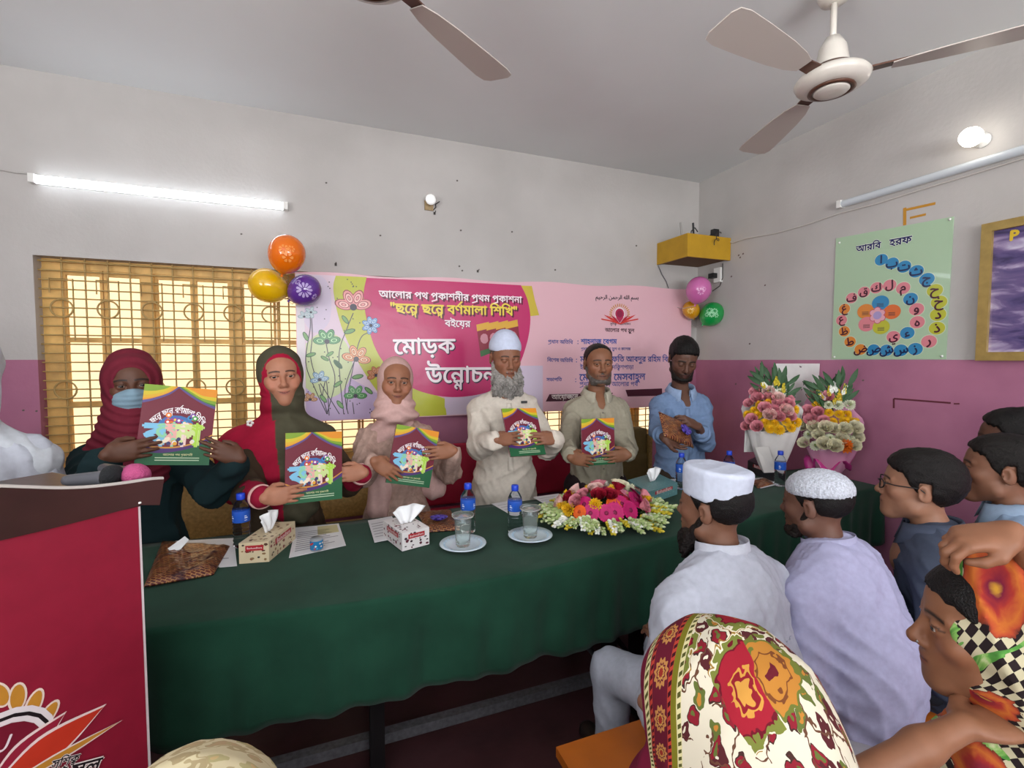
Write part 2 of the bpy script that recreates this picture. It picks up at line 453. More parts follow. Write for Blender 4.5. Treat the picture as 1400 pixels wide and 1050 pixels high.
# ---- banner
BX0, BX1 = atY(403, 372, YB - .05).x, atY(946, 395, YB - .05).x
YBN = YB - .05
BZ0, BZ1 = 1.10, atY(403, 372, YBN).z
ban = empty('event_banner', ((BX0 + BX1) / 2, YBN, BZ0), 0, 'wide pink and magenta printed event banner hung on the back wall', 'banner')
VIN = mat('vinyl_print', attr=True, rough=.28, bump=.35, bscale=5)
mb = MB().color('#dfb3bd'); N_ = 40
top = lambda t: BZ1 + (atY(946, 395, YBN).z - BZ1) * t + .008 * math.sin(t * 25)
vs = []
for k in range(N_ + 1):
    t = k / N_; x = BX0 + (BX1 - BX0) * t - ban.location.x; tz = top(t) - BZ0
    vs += [(x, .004, 0), (x, .004, tz), (x, 0, 0), (x, 0, tz)]
fs = []
for k in range(N_):
    a = 4 * k; b = a + 4
    fs += [(a, a + 1, b + 1, b), (a + 2, b + 2, b + 3, a + 3), (a + 1, a + 3, b + 3, b + 1), (a, b, b + 2, a + 2)]
fs += [(0, 2, 3, 1), (4 * N_, 4 * N_ + 1, 4 * N_ + 3, 4 * N_ + 2)]
mb.add(vs, fs, False); mb.build('vinyl_sheet', VIN, ban)
sh = Sheet((0, YBN, 0), (0, -1, 0)); sh.base = Vector(ban.location); sh.zmin = BZ0 + .006
bl = lambda x: 578 - (x - 430) * .035   # bottom edge in the picture
# left art panel
sh.poly([(404, 374), (500, 379), (520, 575), (690, 590), (409, 590)], '#d9c3d2', 1)
sh.poly([(404, 374), (416, 374.5), (418, 590), (409, 590)], '#dcd4da', 2)
sh.poly(curve([(418, 470), (440, 455), (470, 465), (482, 500), (468, 535), (440, 545), (418, 530)], 5), '#c3cf9a', 2)
sh.poly([(418, 520), (470, 512), (520, 540), (520, 590), (419, 590)], '#c2acd0', 1.5)
sh.poly(curve([(416, 380), (440, 378), (452, 400), (450, 440), (430, 455), (416, 440)], 5), '#cfc1d6', 2)
# lime band sweeping under the magenta field
sh.poly([(459, 377)] + curve([(501, 379), (520, 420), (545, 500), (606, 552), (606, 590)], 6) + [(560, 590)] + curve([(560, 590), (505, 520), (470, 455), (456, 400), (459, 377)], 6)[1:-1], '#b9bd3a', 3)
sh.poly([(570, 530), (608, 545), (608, 590), (540, 590)], '#b9bd3a', 3)
sh.poly([(608, 540), (700, 500), (742, 500), (742, 590), (608, 590)], '#cdbfd2', 2)
sh.poly([(700, 390), (727, 391), (731, 410), (737, 431), (718, 433)], '#c9b43f', 3)
mag = [(501, 380), (600, 384), (712, 390)] + curve([(712, 390), (721, 410), (725, 437), (720, 470), (706, 505), (680, 530), (645, 541), (605, 542), (565, 531), (535, 508), (514, 478), (502, 440), (497, 405), (501, 380)], 6)[1:-1]
sh.poly(mag, '#bf2a68', 5)
def flower(cx, cy, r, cols, petals, lv=7, spread=(200, -20), wob=1.0):
    for i in range(petals):
        a = math.radians(spread[0] + (spread[1] - spread[0]) * i / (petals - 1 if spread[1] - spread[0] > -350 else petals))
        x, y = cx + r * .75 * math.cos(a), cy - r * .75 * math.sin(a)
        for k, (q, c) in enumerate(((1.0, cols[1]), (.88, cols[0]), (.62, cols[1]), (.52, cols[2]), (.28, cols[1]), (.2, cols[0]))):
            sh.blob(x, y, r * .68 * q, r * .40 * q, c, lv + k * .5 + i * .02, a, 14)
    sh.blob(cx, cy, r * .26, r * .26, '#2c2438', lv + 4)
DK = '#3a3440'
for st in ([(433, 520), (425, 490), (427, 460), (426, 435)], [(450, 568), (446, 520), (440, 545)], [(447, 566), (430, 530), (418, 495), (424, 450), (424, 432)],
           [(470, 566), (465, 520), (464, 480), (474, 450), (483, 428)], [(447, 566), (458, 520), (450, 490), (446, 470)], [(474, 560), (472, 530), (482, 500), (486, 492)],
           [(476, 566), (475, 545), (490, 470), (502, 455)], [(448, 566), (440, 540), (436, 525)], [(464, 566), (448, 540), (438, 524)], [(484, 566), (482, 550)]):
    sh.stroke(curve(st, 6), 1.1, DK, 6.5)
for (x, y, a, r) in ((418, 460, 2.0, 7), (425, 485, .3, 7), (444, 490, 2.6, 6), (451, 484, .6, 6), (472, 437, 2.2, 7), (478, 453, .3, 8), (462, 498, 2.3, 8), (462, 525, .6, 7), (489, 515, .2, 8), (442, 545, 2.2, 7), (465, 553, 2.2, 7), (504, 534, 2.4, 7)):
    sh.blob(x, y, r, r * .42, '#2e5a34', 6.6, a, 12); sh.blob(x, y, r * .8, r * .28, '#6fa05a', 6.8, a, 12)
flower(483, 420, 18, ('#e39a98', '#8e3040', '#eec0b8'), 4, spread=(165, 15))
flower(447, 467, 13, ('#5aa067', '#22543a', '#a8d8a0'), 4, spread=(175, 10))
flower(487, 491, 14, ('#e8a070', '#7a3a2a', '#f2c8a0'), 4, spread=(165, -5))
flower(437, 519, 9, ('#8fb4cc', '#2c4260', '#c4dce8'), 4, spread=(190, 10))
flower(486, 541, 11, ('#4a9a50', '#1f4a2a', '#8cc488'), 4, spread=(180, 0))
flower(507, 445, 9, ('#7fa8d8', '#2a3e6a', '#c0d8f0'), 7, spread=(360, 0))
flower(416, 433, 6, ('#b8d0d8', '#3a4a58', '#dce8ec'), 4, spread=(180, 0)); flower(425, 427, 6, ('#b8d0d8', '#3a4a58', '#dce8ec'), 5, spread=(360, 0))
flower(514, 513, 9, ('#c8743c', '#5a2c22', '#e0a070'), 5, spread=(200, 20)); flower(424, 546, 7, ('#d09060', '#5a3626', '#e8c09a'), 4, spread=(180, 0))
rr = random.Random(3)
for i in range(60):
    x, y = rr.uniform(420, 520), rr.uniform(380, 566)
    if x > 497 and y < 500: continue
    sh.blob(x, y, .9, .9, DK, 6.6, 0, 6)
# lettering
sh.text('আেলার পথ {প^}কাশনীর {প^}থম {প^}কাশনা', (518, 402), (713, 410), '#f3e9ee', 8, .022, shadow='#5a1534')
sh.text('"ছে{নদ} ছে{নদ} ব{ণ~}মালা িশিখ"', (533, 421), (707, 426), '#e9d24a', 8, .03, shadow='#5a1534')
sh.text('বইেয়র', (608, 442), (643, 443), '#f0e4ea', 8, .02, shadow='#5a1534')
sh.text('েমাড়ক', (538, 474), (622, 473), '#f3e9ee', 8, .02, shadow='#33253c')
sh.text('উে{নম}াচন', (582, 513), (678, 512), '#f3e9ee', 8, .02, shadow='#33253c')
for i in range(4):   # little pile of the books
    x = 651 + i * 13; y0 = 442 - i * 1.0
    sh.poly([(x, y0 + 2), (x + 17, y0 - 2), (x + 22, y0 + 40), (x + 6, y0 + 46)], '#8a2038', 8 + i); sh.poly([(x, y0 + 2), (x + 17, y0 - 2), (x + 18, y0 + 7), (x + 1, y0 + 11)], '#d8a83c', 8.5 + i)
    sh.poly([(x + 5, y0 + 38), (x + 21.3, y0 + 33), (x + 22, y0 + 40), (x + 6, y0 + 46)], '#3b6a3c', 8.5 + i); sh.blob(x + 11, y0 + 21, 6, 7, '#c98a98', 8.5 + i, 0, 10)
BLU = '#3d4f94'
sh.text('ﻢﻴﺣﺮﻟﺍ ﻦﻤﺣﺮﻟﺍ ﻪﻠﻟﺍ ﻢﺴﺑ', (814, 406), (873, 407), '#2b2730', 4, .02)
emblem(sh, 847, 429, 12, 3)
sh.text('আেলার পথ {সক}ুল', (827, 451), (867, 452), '#4a2f3a', 4, .02); sh.text('সুিশ{কষা}    আেলািকত', (834, 443), (862, 443), '#4a2f3a', 4, .01)
sh.text('{প^}ধান অিতিথ', (749, 467), (783, 468), BLU, 4, .02); sh.text(':', (789, 467), (791, 467), BLU, 4)
sh.text('শাহনাজ েবগম', (794, 467), (843, 467), '#2f4fa0', 4, .03)
sh.text('{প^}ধান িশ{কষ}ক, বািলকা {সক}ুল ও কেলজ', (794, 477), (862, 477), BLU, 4, .01)
sh.text('িবেশষ অিতিথ', (748, 492), (783, 493), BLU, 4, .02); sh.text(':', (787, 492), (789, 492), BLU, 4)
sh.text('মাওলানা মুফিত আবদুর রিহম িব', (793, 491), (913, 491), BLU, 4, .02)
sh.text('ইমাম ও খিতব, দি{কষ}ণপাড়া', (793, 502), (866, 502), BLU, 4, .01)
sh.text('সভাপিত', (747, 519), (768, 519), BLU, 4, .02); sh.text(':', (786, 519), (788, 519), BLU, 4)
sh.text('েমাঃ েমাঃ েমসবাহুল', (792, 516), (882, 515), BLU, 4, .02)
sh.text('{প^}ধান িশ{কষ}ক, আেলার পথ', (792, 525), (872, 525), BLU, 4, .01)
sh.poly([(751, 539), (838, 537), (832, 547), (746, 549)], '#4a2430', 3); sh.poly([(855, 533), (905, 531), (905, 541), (858, 542)], '#4a2430', 3)
sh.text('আেয়াজেন', (754, 543), (790, 542), '#e8dcd8', 5, .02)
sh.mb.build('printed_artwork', VIN, ban)

# ---- Arabic letter poster on the right wall
XP = XR - .006
pc = [(1143, 326), (1304, 296), (1293, 491), (1137, 491)]
pw = [atX(x, y, XP) for x, y in pc]
pc0 = sum(pw, Vector()) / 4
pos = empty('alphabet_poster', (XP, pc0.y, pw[2].z), 0, 'pale green laminated alphabet poster with a spiral of coloured letter discs on the right wall', 'poster')
b0 = Vector(pos.location)
m_ = MB().color('#aac6a6'); q = [p - b0 for p in pw]
m_.add([v + Vector((.004, 0, 0)) for v in q] + q, [(4, 5, 6, 7)[::-1], (0, 1, 2, 3), (0, 4, 5, 1), (1, 5, 6, 2), (2, 6, 7, 3), (3, 7, 4, 0)], False)
LAM = mat('laminated_print', attr=True, rough=.18, bump=.1, bscale=9, coat=.4)
m_.build('sheet', LAM, pos)
sh = Sheet((XP, 0, 0), (-1, 0, 0)); sh.base = b0
cc = lambda x, y: (1120 + x / 4.564, 280 + y / 4.565)
sh.text('আরিব', cc(232, 278), cc(386, 250), '#22285c', 4, .03, outline='#e8ece4'); sh.text('হরফ', cc(440, 238), cc(578, 214), '#22285c', 4, .03, outline='#e8ece4')
BL_, PK_, OR_, YE_ = '#2f86b8', '#d8848e', '#d8883c', '#b9bc3e'
DISC = [(388, 343, 'ا', BL_), (455, 366, 'ب', BL_), (530, 386, 'ت', BL_), (606, 415, 'ث', BL_), (672, 465, 'ج', BL_), (722, 535, 'ح', YE_), (748, 607, 'خ', YE_), (742, 685, 'د', YE_), (735, 770, 'ذ', YE_),
        (685, 853, 'ر', PK_), (600, 900, 'ز', BL_), (510, 908, 'س', BL_), (420, 908, 'ش', BL_), (340, 905, 'ص', BL_), (258, 903, 'ض', OR_), (193, 855, 'ط', OR_), (157, 790, 'ظ', OR_), (140, 720, 'ع', PK_),
        (158, 650, 'غ', OR_), (203, 582, 'ف', PK_), (279, 545, 'ق', PK_), (358, 518, 'ك', PK_), (440, 503, 'ل', PK_), (524, 520, 'م', PK_), (570, 587, 'ن', BL_), (608, 652, 'و', PK_), (612, 733, 'ه', PK_), (550, 800, 'ء', BL_), (463, 824, 'ي', PK_)]
for (x, y, ch, c) in DISC:
    X, Y_ = cc(x, y); k = 1 + (x - 400) / 2600
    sh.blob(X, Y_, 9.2 * k, 8.6 * k, '#c9d8bc', 1); sh.blob(X, Y_, 8.4 * k, 7.8 * k, c, 2)
    w = 5.5; dy = {'ج': -2.5, 'ح': -2.5, 'خ': -1.5, 'ر': -3, 'ز': -1.5, 'س': -1.5, 'ش': -1, 'ص': -1.5, 'ض': -1, 'ع': -3, 'غ': -2, 'ق': -1, 'ل': -1.5, 'م': -2.5, 'ن': -1, 'و': -3, 'ي': -1.5, 'ء': -1}.get(ch, 0)
    sh.text(ch, (X - w, Y_ + w * .16 + dy * .6), (X + w, Y_ - w * .16 + dy * .6), '#1d2a52' if c == BL_ else '#4a2030', 4, .03, height=15 * k)
for (x, y, c) in ((383, 612, BL_), (455, 668, '#d8703a'), (290, 665, OR_), (297, 745, PK_), (387, 762, YE_)):
    sh.blob(*cc(x, y), 11, 10, c, 3)
    for k in (-5, 0, 5): sh.stroke([cc(x - 22, y + 14 + k * 1.6), cc(x + 20, y + 12 + k * 1.6)], .8, '#3a3a40', 3.5)
for k in range(6):
    a = k * PI / 3 + .5; sh.blob(*cc(365 + 32 * math.cos(a), 690 + 32 * math.sin(a)), 4.6, 4.6, '#c0506a', 4); sh.blob(*cc(365 + 32 * math.cos(a), 690 + 32 * math.sin(a)), 3.8, 3.8, '#e0a8b4', 5)
sh.blob(*cc(365, 690), 5.5, 5.5, '#a89ac8', 6)
sh.mb.build('printed_letters', LAM, pos)
for (x, y) in ((1148, 332), (1299, 300), (1288, 487), (1141, 488)):
    p = atX(x, y, XP) - b0
    MB().lathe([(0, 0), (.007, .001), (.006, .005), (0, .007)], 10, Matrix.Translation(p) @ Matrix.Rotation(-PI / 2, 4, 'Y')).build('pin', mat('pin_white', '#e8e8e4', rough=.3), pos)

# ---- framed picture at the right
fy1 = atX(1344, 400, XR).y; ft = atX(1344, 309, XR).z; fb = atX(1344, 493, XR).z; fy0 = fy1 - .62
fr = empty('framed_picture', (XR - .02, (fy0 + fy1) / 2, fb), 0, 'gold framed picture of a purple cloudy sky on the right wall', 'picture')
oy = fr.location.y; hh = ft - fb; hw = (fy1 - fy0) / 2; bw = .042
GOLD = mat('gilt_frame', '#b49a5c', rough=.35, metal=.5, noise=.1, nscale=30)
for (a, b, c, d) in ((-hw, -hw + bw, 0, hh), (hw - bw, hw, 0, hh), (-hw + bw, hw - bw, hh - bw, hh), (-hw + bw, hw - bw, 0, bw)):
    MB().box((-.022, a, c), (.018, b, d)).build('frame_rail', GOLD, fr)
pm = bpy.data.materials.new('painted_sky'); pm.use_nodes = True; nt = pm.node_tree; b = nt.nodes['Principled BSDF']; b.inputs['Roughness'].default_value = .12
tc = nt.nodes.new('ShaderNodeTexCoord'); mp = nt.nodes.new('ShaderNodeMapping'); mp.inputs['Scale'].default_value = (1, 2.2, 7)
nz = nt.nodes.new('ShaderNodeTexNoise'); nz.inputs['Scale'].default_value = 2.4; nz.inputs['Detail'].default_value = 6; nz.inputs['Distortion'].default_value = .6
rp = nt.nodes.new('ShaderNodeValToRGB'); e = rp.color_ramp.elements
e[0].position = .3; e[0].color = (*C('#2c2648'), 1); e[1].position = .72; e[1].color = (*C('#c9c2d6'), 1)
for p_, c_ in ((.42, '#574a7a'), (.52, '#6b5a86'), (.6, '#9a8aae')): n = e.new(p_); n.color = (*C(c_), 1)
nt.links.new(tc.outputs['Object'], mp.inputs[0]); nt.links.new(mp.outputs[0], nz.inputs['Vector']); nt.links.new(nz.outputs['Fac'], rp.inputs[0]); nt.links.new(rp.outputs[0], b.inputs['Base Color'])
MB().box((-.004, -hw + bw, bw), (.016, hw - bw, hh - bw)).build('picture_print', pm, fr)
sh = Sheet((XR - .0245, 0, 0), (-1, 0, 0)); sh.base = Vector(fr.location)
sh.text('P', (1380, 323), (1393, 321), '#d8b830', 1, .05); sh.mb.build('lettering', PRINT, fr)

# painted strokes on the right wall
wr = bpy.data.objects['wall_right']
sh = Sheet((XR - .0008, 0, 0), (-1, 0, 0))
sh.stroke([(1237, 284), (1237, 308)], 4, '#c08a2e', 1); sh.stroke([(1238, 287), (1279, 278)], 3.4, '#c08a2e', 1); sh.stroke([(1244, 298), (1266, 293)], 3, '#c08a2e', 1)
sh.mb.build('ochre_paint_mark', PAINTED, wr)
sh = Sheet((XR - .0008, 0, 0), (-1, 0, 0))
sh.stroke([(1222, 545), (1222, 558)], 2.4, '#5e2430', 1); sh.stroke([(1222, 545), (1300, 551)], 2.2, '#5e2430', 1); sh.stroke([(1304, 552), (1312, 552)], 2, '#5e2430', 1)
sh.mb.build('brown_paint_mark', PAINTED, wr)
sh = Sheet((XR - .0008, 0, 0), (-1, 0, 0))
for (x, y) in ((1006, 525), (1010, 349), (1000, 378), (1016, 347), (1012, 352), (1046, 390), (1060, 540), (1180, 520), (1025, 470)): sh.blob(x, y, 1.6, 1.2, '#6a5a58', 1, .4, 8)
sh.mb.build('scuff_mark', PAINTED, wr)
sh = Sheet((0, YB - .0008, 0), (0, -1, 0))
for (x, y) in ((625, 247), (630, 315), (628, 364), (632, 370), (700, 317), (759, 369), (870, 336), (520, 322), (446, 250), (32, 561), (50, 562), (330, 320)): sh.blob(x, y, 1.5, 1.2, '#5a5450', 1, .3, 8)
sh.mb.build('scuff_mark', PAINTED, bpy.data.objects['wall_back'])
# ------------------------------------------------------------------ long table and its cloth
TZ = .76
FE = [(-.80, 1.575), (-.47, 1.555), (-.2, 1.525), (.1, 1.50), (.35, 1.49), (.7, 1.505), (1.18, 1.565), (1.9, 1.66), (2.5, 1.735), (3.02, 1.80)]
def front_y(x):
    for (a, b), (c, d) in zip(FE, FE[1:]):
        if x <= c: return b + (d - b) * max(0, (x - a)) / (c - a)
    return FE[-1][1]
X0, X1, YBK = -.80, 3.02, 2.29
tb = empty('long_table', ((X0 + X1) / 2, 1.9, 0), 0, 'long trestle table with dark legs under the green cloth', 'table')
DARK = mat('dark_metal', '#1d1a1c', rough=.45, metal=.4); tx, ty = tb.location.x, tb.location.y
TW = mat('table_board', '#6b4630', rough=.5, noise=.2, nscale=6)
MB().add([(x - tx, y - ty, z) for z in (.715, .748) for x, y in ([(a, front_y(a) + .02) for a in (X0 + .02, -.2, .35, 1.18, X1 - .02)] + [(X1 - .02, YBK - .02), (X0 + .02, YBK - .02)])],
         [tuple(reversed(range(7))), tuple(range(7, 14))] + [(i, (i + 1) % 7, 7 + (i + 1) % 7, 7 + i) for i in range(7)], False).build('table_top', TW, tb)
for lx in (-.65, .15, 1.16, 1.32, 2.2, 2.85):
    for yy in (front_y(lx) + .22, YBK - .1):
        MB().box((lx - tx - .025, yy - ty - .025, 0), (lx - tx + .025, yy - ty + .025, .715)).build('leg', DARK, tb)
GB = mat('galvanised_bar', '#6d6d72', rough=.45, metal=.3, noise=.25, nscale=60)
MB().box((-.75 - tx, 1.82 - ty, .03), (1.14 - tx, 1.86 - ty, .07)).build('foot_rail', GB, tb)
MB().box((1.18 - tx, 1.86 - ty, .03), (2.9 - tx, 1.90 - ty, .07)).build('foot_rail', GB, tb)
for lx in (1.16, 1.32):
    MB().tube([(lx - tx - .25, 1.80 - ty, .42), (lx - tx + .05, 1.92 - ty, .05)], .013, 8).build('brace', GB, tb)
# cloth
CG = '#1a3e2f'
mb = MB().color(CG); NX = 260; rows = []
def fold(x): return .010 * math.sin(x * 15) + .008 * math.sin(x * 31 + 1.3) + .006 * math.sin(x * 57 + .4)
def wob(x, y): return .0035 * math.sin(7 * x + 3 * y) * math.sin(5 * y - 2 * x + 1) + .0016 * math.sin(19 * x + 1) * math.sin(11 * y)
NT, ND = 14, 12
V = []
for i in range(NX + 1):
    x = X0 + (X1 - X0) * i / NX; fy = front_y(x); col = []
    for j in range(NT + 1):                                  # back edge to front edge
        y = YBK + (fy + .012 - YBK) * j / NT; col.append((x, y, TZ + wob(x, y) * (0.2 if j == NT else 1)))
    for j in range(4): a = (j + 1) / 4 * PI / 2; col.append((x, fy + .012 - .014 * math.sin(a), TZ - .014 * (1 - math.cos(a))))
    hem = .437 + .012 * math.sin(x * 4) + .006 * math.sin(x * 21)
    for j in range(1, ND + 1):
        t = j / ND; z = TZ - .014 + (hem - TZ + .014) * t
        col.append((x, fy - .004 - .012 * t - fold(x + .02 * t) * min(1, t * 1.8), z))
    V.append(col)
nc = len(V[0]); flat = [p for c in V for p in c]
mb.add(flat, [(i * nc + j, i * nc + j + 1, (i + 1) * nc + j + 1, (i + 1) * nc + j) for i in range(NX) for j in range(nc - 1)], True)
# hanging ends and back hem
for xx, sg in ((X0, -1), (X1, 1)):
    pr = []
    for k in range(31):
        y = front_y(xx) + (YBK - front_y(xx)) * k / 30
        pr.append([(xx, y, TZ), (xx + sg * (.006), y, TZ - .02), (xx + sg * (.01 + .006 * math.sin(y * 40) * (sg < 0)), y, .45)])
    n = len(pr); mb.add([q for p in pr for q in p], [(i * 3 + j, i * 3 + j + 1, i * 3 + 4 + j, i * 3 + 3 + j) for i in range(n - 1) for j in range(2)], True)
pr = [[(X0 + (X1 - X0) * k / 60, YBK, TZ), (X0 + (X1 - X0) * k / 60, YBK + .008, TZ - .02), (X0 + (X1 - X0) * k / 60, YBK + .012 + .006 * math.sin(k), .50)] for k in range(61)]
mb.add([q for p in pr for q in p], [(i * 3 + j, i * 3 + 3 + j, i * 3 + 4 + j, i * 3 + j + 1) for i in range(60) for j in range(2)], True)
TC = mat('green_table_cloth', attr=True, rough=.92, noise=.18, nscale=7, bump=.15, bscale=500, spec=.15, sheen=.08)
cl = mb.build('table_cloth', TC); sm = cl.modifiers.new('t', 'SOLIDIFY'); sm.thickness = .002; sm.offset = 1
tag(cl, 'dark green cloth draped over the long table', 'tablecloth')

# ------------------------------------------------------------------ lectern with red school print
PU = Vector((-.712, -.702, 0)).normalized(); PN = Vector((PU.y * -1, PU.x, 0)).normalized()      # along the face, and outwards
if PN.dot(-atD(190, 692, 1.0)) < 0: PN = -PN
PA = atD(191, 692, 1.0)
pod = empty('lectern', (PA.x + PU.x * .28 - PN.x * .2, PA.y + PU.y * .28 - PN.y * .2, 0), 0, 'dark brown wooden lectern with a red school print on its front', 'lectern')
pb = Vector(pod.location)
WD = mat('dark_brown_veneer', '#3a2320', rough=.32, noise=.3, nscale=7, bump=.05, bscale=40, coat=.2)
def pf(u, d, z): return Vector((PA.x, PA.y, 0)) + PU * u - PN * d + Vector((0, 0, z)) - pb     # u along the face from its right corner, d depth
def pbox(nm, u0, u1, d0, d1, z0, z1, m):
    vs = [pf(u, d, z) for z in (z0, z1) for u, d in ((u0, d0), (u1, d0), (u1, d1), (u0, d1))]
    return MB().add(vs, [(0, 1, 2, 3), (7, 6, 5, 4), (0, 4, 5, 1), (1, 5, 6, 2), (2, 6, 7, 3), (3, 7, 4, 0)], False).build(nm, m, pod)
pbox('front_panel', .0, .60, .004, .025, 0.06, 1.215, WD)
pbox('side_panel', .0, .02, .025, .40, 0.06, 1.19, WD); pbox('side_panel', .58, .60, .025, .40, 0.06, 1.19, WD)
pbox('plinth', -.02, .62, -.01, .42, 0, .06, WD)
pbox('reading_board', -.03, .63, .02, .42, 1.195, 1.22, WD)
# apron board with the wavy top edge
plane = Sheet(PA, PN); plane.base = pb
topc = curve([(222, 655), (205, 656), (165, 662), (120, 667), (80, 668.5), (40, 667.5), (0, 666)], 5)
low = [(0, 738), (60, 724), (120, 709), (191, 690), (216, 690)]
o2 = [plane.at(x, y, 0) for x, y in topc]; o1 = [plane.at(x, y, 0) for x, y in low]
ext_t = o2[-1] + PU * .38; ext_b = o1[0] + PU * .38
ol = o2 + [ext_t, ext_b] + o1
n = len(ol); bk = [p - PN * .022 for p in ol]; fr_ = [p + PN * .006 for p in ol]
MB().add(fr_ + bk, [tuple(range(n)), tuple(reversed(range(n, 2 * n)))] + [(i, n + i, n + (i + 1) % n, (i + 1) % n) for i in range(n)], False).build('apron_board', WD, pod)
MB().tube([p + PN * .001 + Vector((0, 0, .001)) for p in o2 + [ext_t]], .0045, 6).build('edge_strip', mat('pale_edging', '#b9b2ac', rough=.3), pod)
sh = Sheet(PA + PN * .001, PN, .0004); sh.base = pb
RB = mat('red_vinyl_print', attr=True, rough=.42, noise=.06, nscale=25, bump=.15, bscale=12)
sh.poly([(191, 692), (206, 1060), (-330, 1500), (-330, 820), (0, 737)], '#86182f', 1)
sh.poly([(188.5, 693), (191.5, 692), (206.5, 1060), (203, 1063)], '#c9bfc0', 2)
for i in range(9):
    a = math.radians(38 + 18 * i); x, y = 2 + 78 * math.cos(a), 1026 - 76 * math.sin(a)
    sh.blob(x, y, 20, 10, '#ddc9bc', 3, a + .25); sh.blob(x, y, 17, 7.5, '#b9802c', 4, a + .25)
sh.blob(0, 1032, 58, 58, '#d9cfd2', 5); sh.blob(-1, 1036, 54, 54, '#1c1318', 6); sh.blob(-2, 1038, 51, 51, '#d9cfd2', 7); sh.blob(-3, 1040, 46, 46, '#6e1228', 8)
def lf(x0, y0, x1, y1, w, c, l):
    mx, my = (x0 + x1) / 2, (y0 + y1) / 2; q = math.hypot(x1 - x0, y1 - y0); nx, ny = -(y1 - y0) / q * w, (x1 - x0) / q * w
    sh.poly(curve([(x0, y0), (mx + nx, my + ny), (x1, y1)], 8) + curve([(x1, y1), (mx - nx, my - ny), (x0, y0)], 8)[1:-1], c, l)
lf(-30, 1092, 90, 971, 17, '#e0ccc8', 9); lf(-28, 1090, 87, 975, 14, '#8e1c34', 10)
lf(-20, 1084, 144, 961, 19, '#e0ccc8', 11); lf(-18, 1083, 140, 965, 16, '#b8321f', 12)
lf(-20, 1090, 166, 983, 6, '#e0ccc8', 13); lf(-18, 1089, 162, 985, 4, '#b9802c', 14)
sh.text('আেলার পথ {সক}ুল', (-90, 1105), (135, 1043), '#1c1318', 16, .02, outline='#e8dcd8')
sh.text('সুিশ{কষা}', (68, 1044), (106, 1034), '#1c1318', 16, .02, outline='#e8dcd8')
sh.text('ال', (-12, 1017), (13, 1012), '#d9cfd2', 9, .03)
sh.mb.build('printed_panel', RB, pod)
pin = atD(191, 689, .995) - pb
MB().lathe([(0, 0), (.003, .001), (.003, .004), (0, .005)], 8, Matrix.Translation(pin)).build('pin', mat('pin_white', '#e8e8e4'), pod)
# microphones lying on the reading board
def mic(name, pa, pb_, body, head, label):
    a = Vector(pa); b = Vector(pb_); d = (b - a); L = d.length; q = d.to_track_quat('Z', 'Y').to_matrix().to_4x4()
    o = empty(name, (a.x, a.y, 1.22), 0, label, 'microphone'); mt = Matrix.Translation(a - Vector(o.location)) @ q
    MB().color(body).lathe([(0, 0), (.010, .001), (.012, .01), (.0155, L * .72), (.019, L * .78), (.019, L * .80), (0, L * .80)], 16, mt).build('handle', PLASTIC, o)
    MB().color(head).lathe([(.019, L * .79), (.0245, L * .83), (.0265, L * .92), (.024, L), (.016, L * 1.06), (0, L * 1.08)], 16, mt).build('foam_head' if 'pink' in label else 'grille_head', mat('mic_foam', attr=True, rough=.9, bump=.6, bscale=300), o)
    return o
mic('microphone', atZ(88, 657, 1.243), atZ(160, 652, 1.250), '#55565c', '#191a1d', 'grey handheld microphone with a black head lying on the lectern')
mic('microphone', atZ(140, 640, 1.243), atZ(190, 651, 1.248), '#2a2a2e', '#b04a78', 'microphone with a pink foam head lying on the lectern')
# ------------------------------------------------------------------ lamps, shelf, cables, balloons, fans
WPL = mat('white_plastic', '#e4e4e0', rough=.35)
def batten(name, A, B, nrm, label, lit, estr=9.0):
    A = Vector(A); B = Vector(B); nrm = Vector(nrm); d = (B - A); L = d.length; d.normalize(); o = empty(name, (A + B) / 2, 0, label, 'tube light'); c = (A + B) / 2
    z = nrm.cross(d).normalized()
    def fn(u, v, w): return d * u + z * v + nrm * w
    def bx(nm, u0, u1, v0, v1, w0, w1, m):
        vs = [fn(u, v, w) for w in (w0, w1) for u, v in ((u0, v0), (u1, v0), (u1, v1), (u0, v1))]
        return MB().add(vs, [(0, 3, 2, 1), (4, 5, 6, 7), (0, 1, 5, 4), (1, 2, 6, 5), (2, 3, 7, 6), (3, 0, 4, 7)], False).build(nm, m, o)
    bx('housing', -L / 2, L / 2, -.02, .02, 0, .022, WPL)
    em = mat('tube_lit_%d' % estr, '#ffffff', emit='#eaf4ff', estr=estr) if lit else mat('tube_unlit', '#ccd4da', rough=.25, coat=.3)
    mb = MB(); n = 10; vs = []
    for u in (-L / 2 + .025, L / 2 - .025):
        for k in range(n + 1):
            a = PI * k / n; vs.append(fn(u, .022 * math.cos(a), .020 + .024 * math.sin(a)))
    fs = [(k, k + 1, n + 2 + k, n + 1 + k) for k in range(n)]; mb.add(vs, fs, True); mb.add(vs[:n + 1], [tuple(range(n + 1))]); mb.add(vs[n + 1:], [tuple(range(n + 1))])
    mb.build('diffuser', em, o)
    bx('end_cap', -L / 2, -L / 2 + .026, -.023, .023, .0, .046, WPL); bx('end_cap', L / 2 - .026, L / 2, -.023, .023, .0, .046, WPL)
    return o
YT = YB - .001
batten('tube_light', atY(44, 246, YT), atY(394, 284, YT), (0, -1, 0), 'lit white tube light on the back wall above the window', True, 9)
tA = atX(1150, 281, XR - .001); tB = Vector((XR - .001, tA.y - 1.2, tA.z))
batten('tube_light', tB, tA, (-1, 0, 0), 'unlit tube light on the right wall above the framed picture', False)
def cable(name, pts, r, col, label, parent=None):
    o = MB().color(col).tube(pts, r, 6).build(name, PLASTIC, parent)
    if label: tag(o, label, 'cable')
    return o
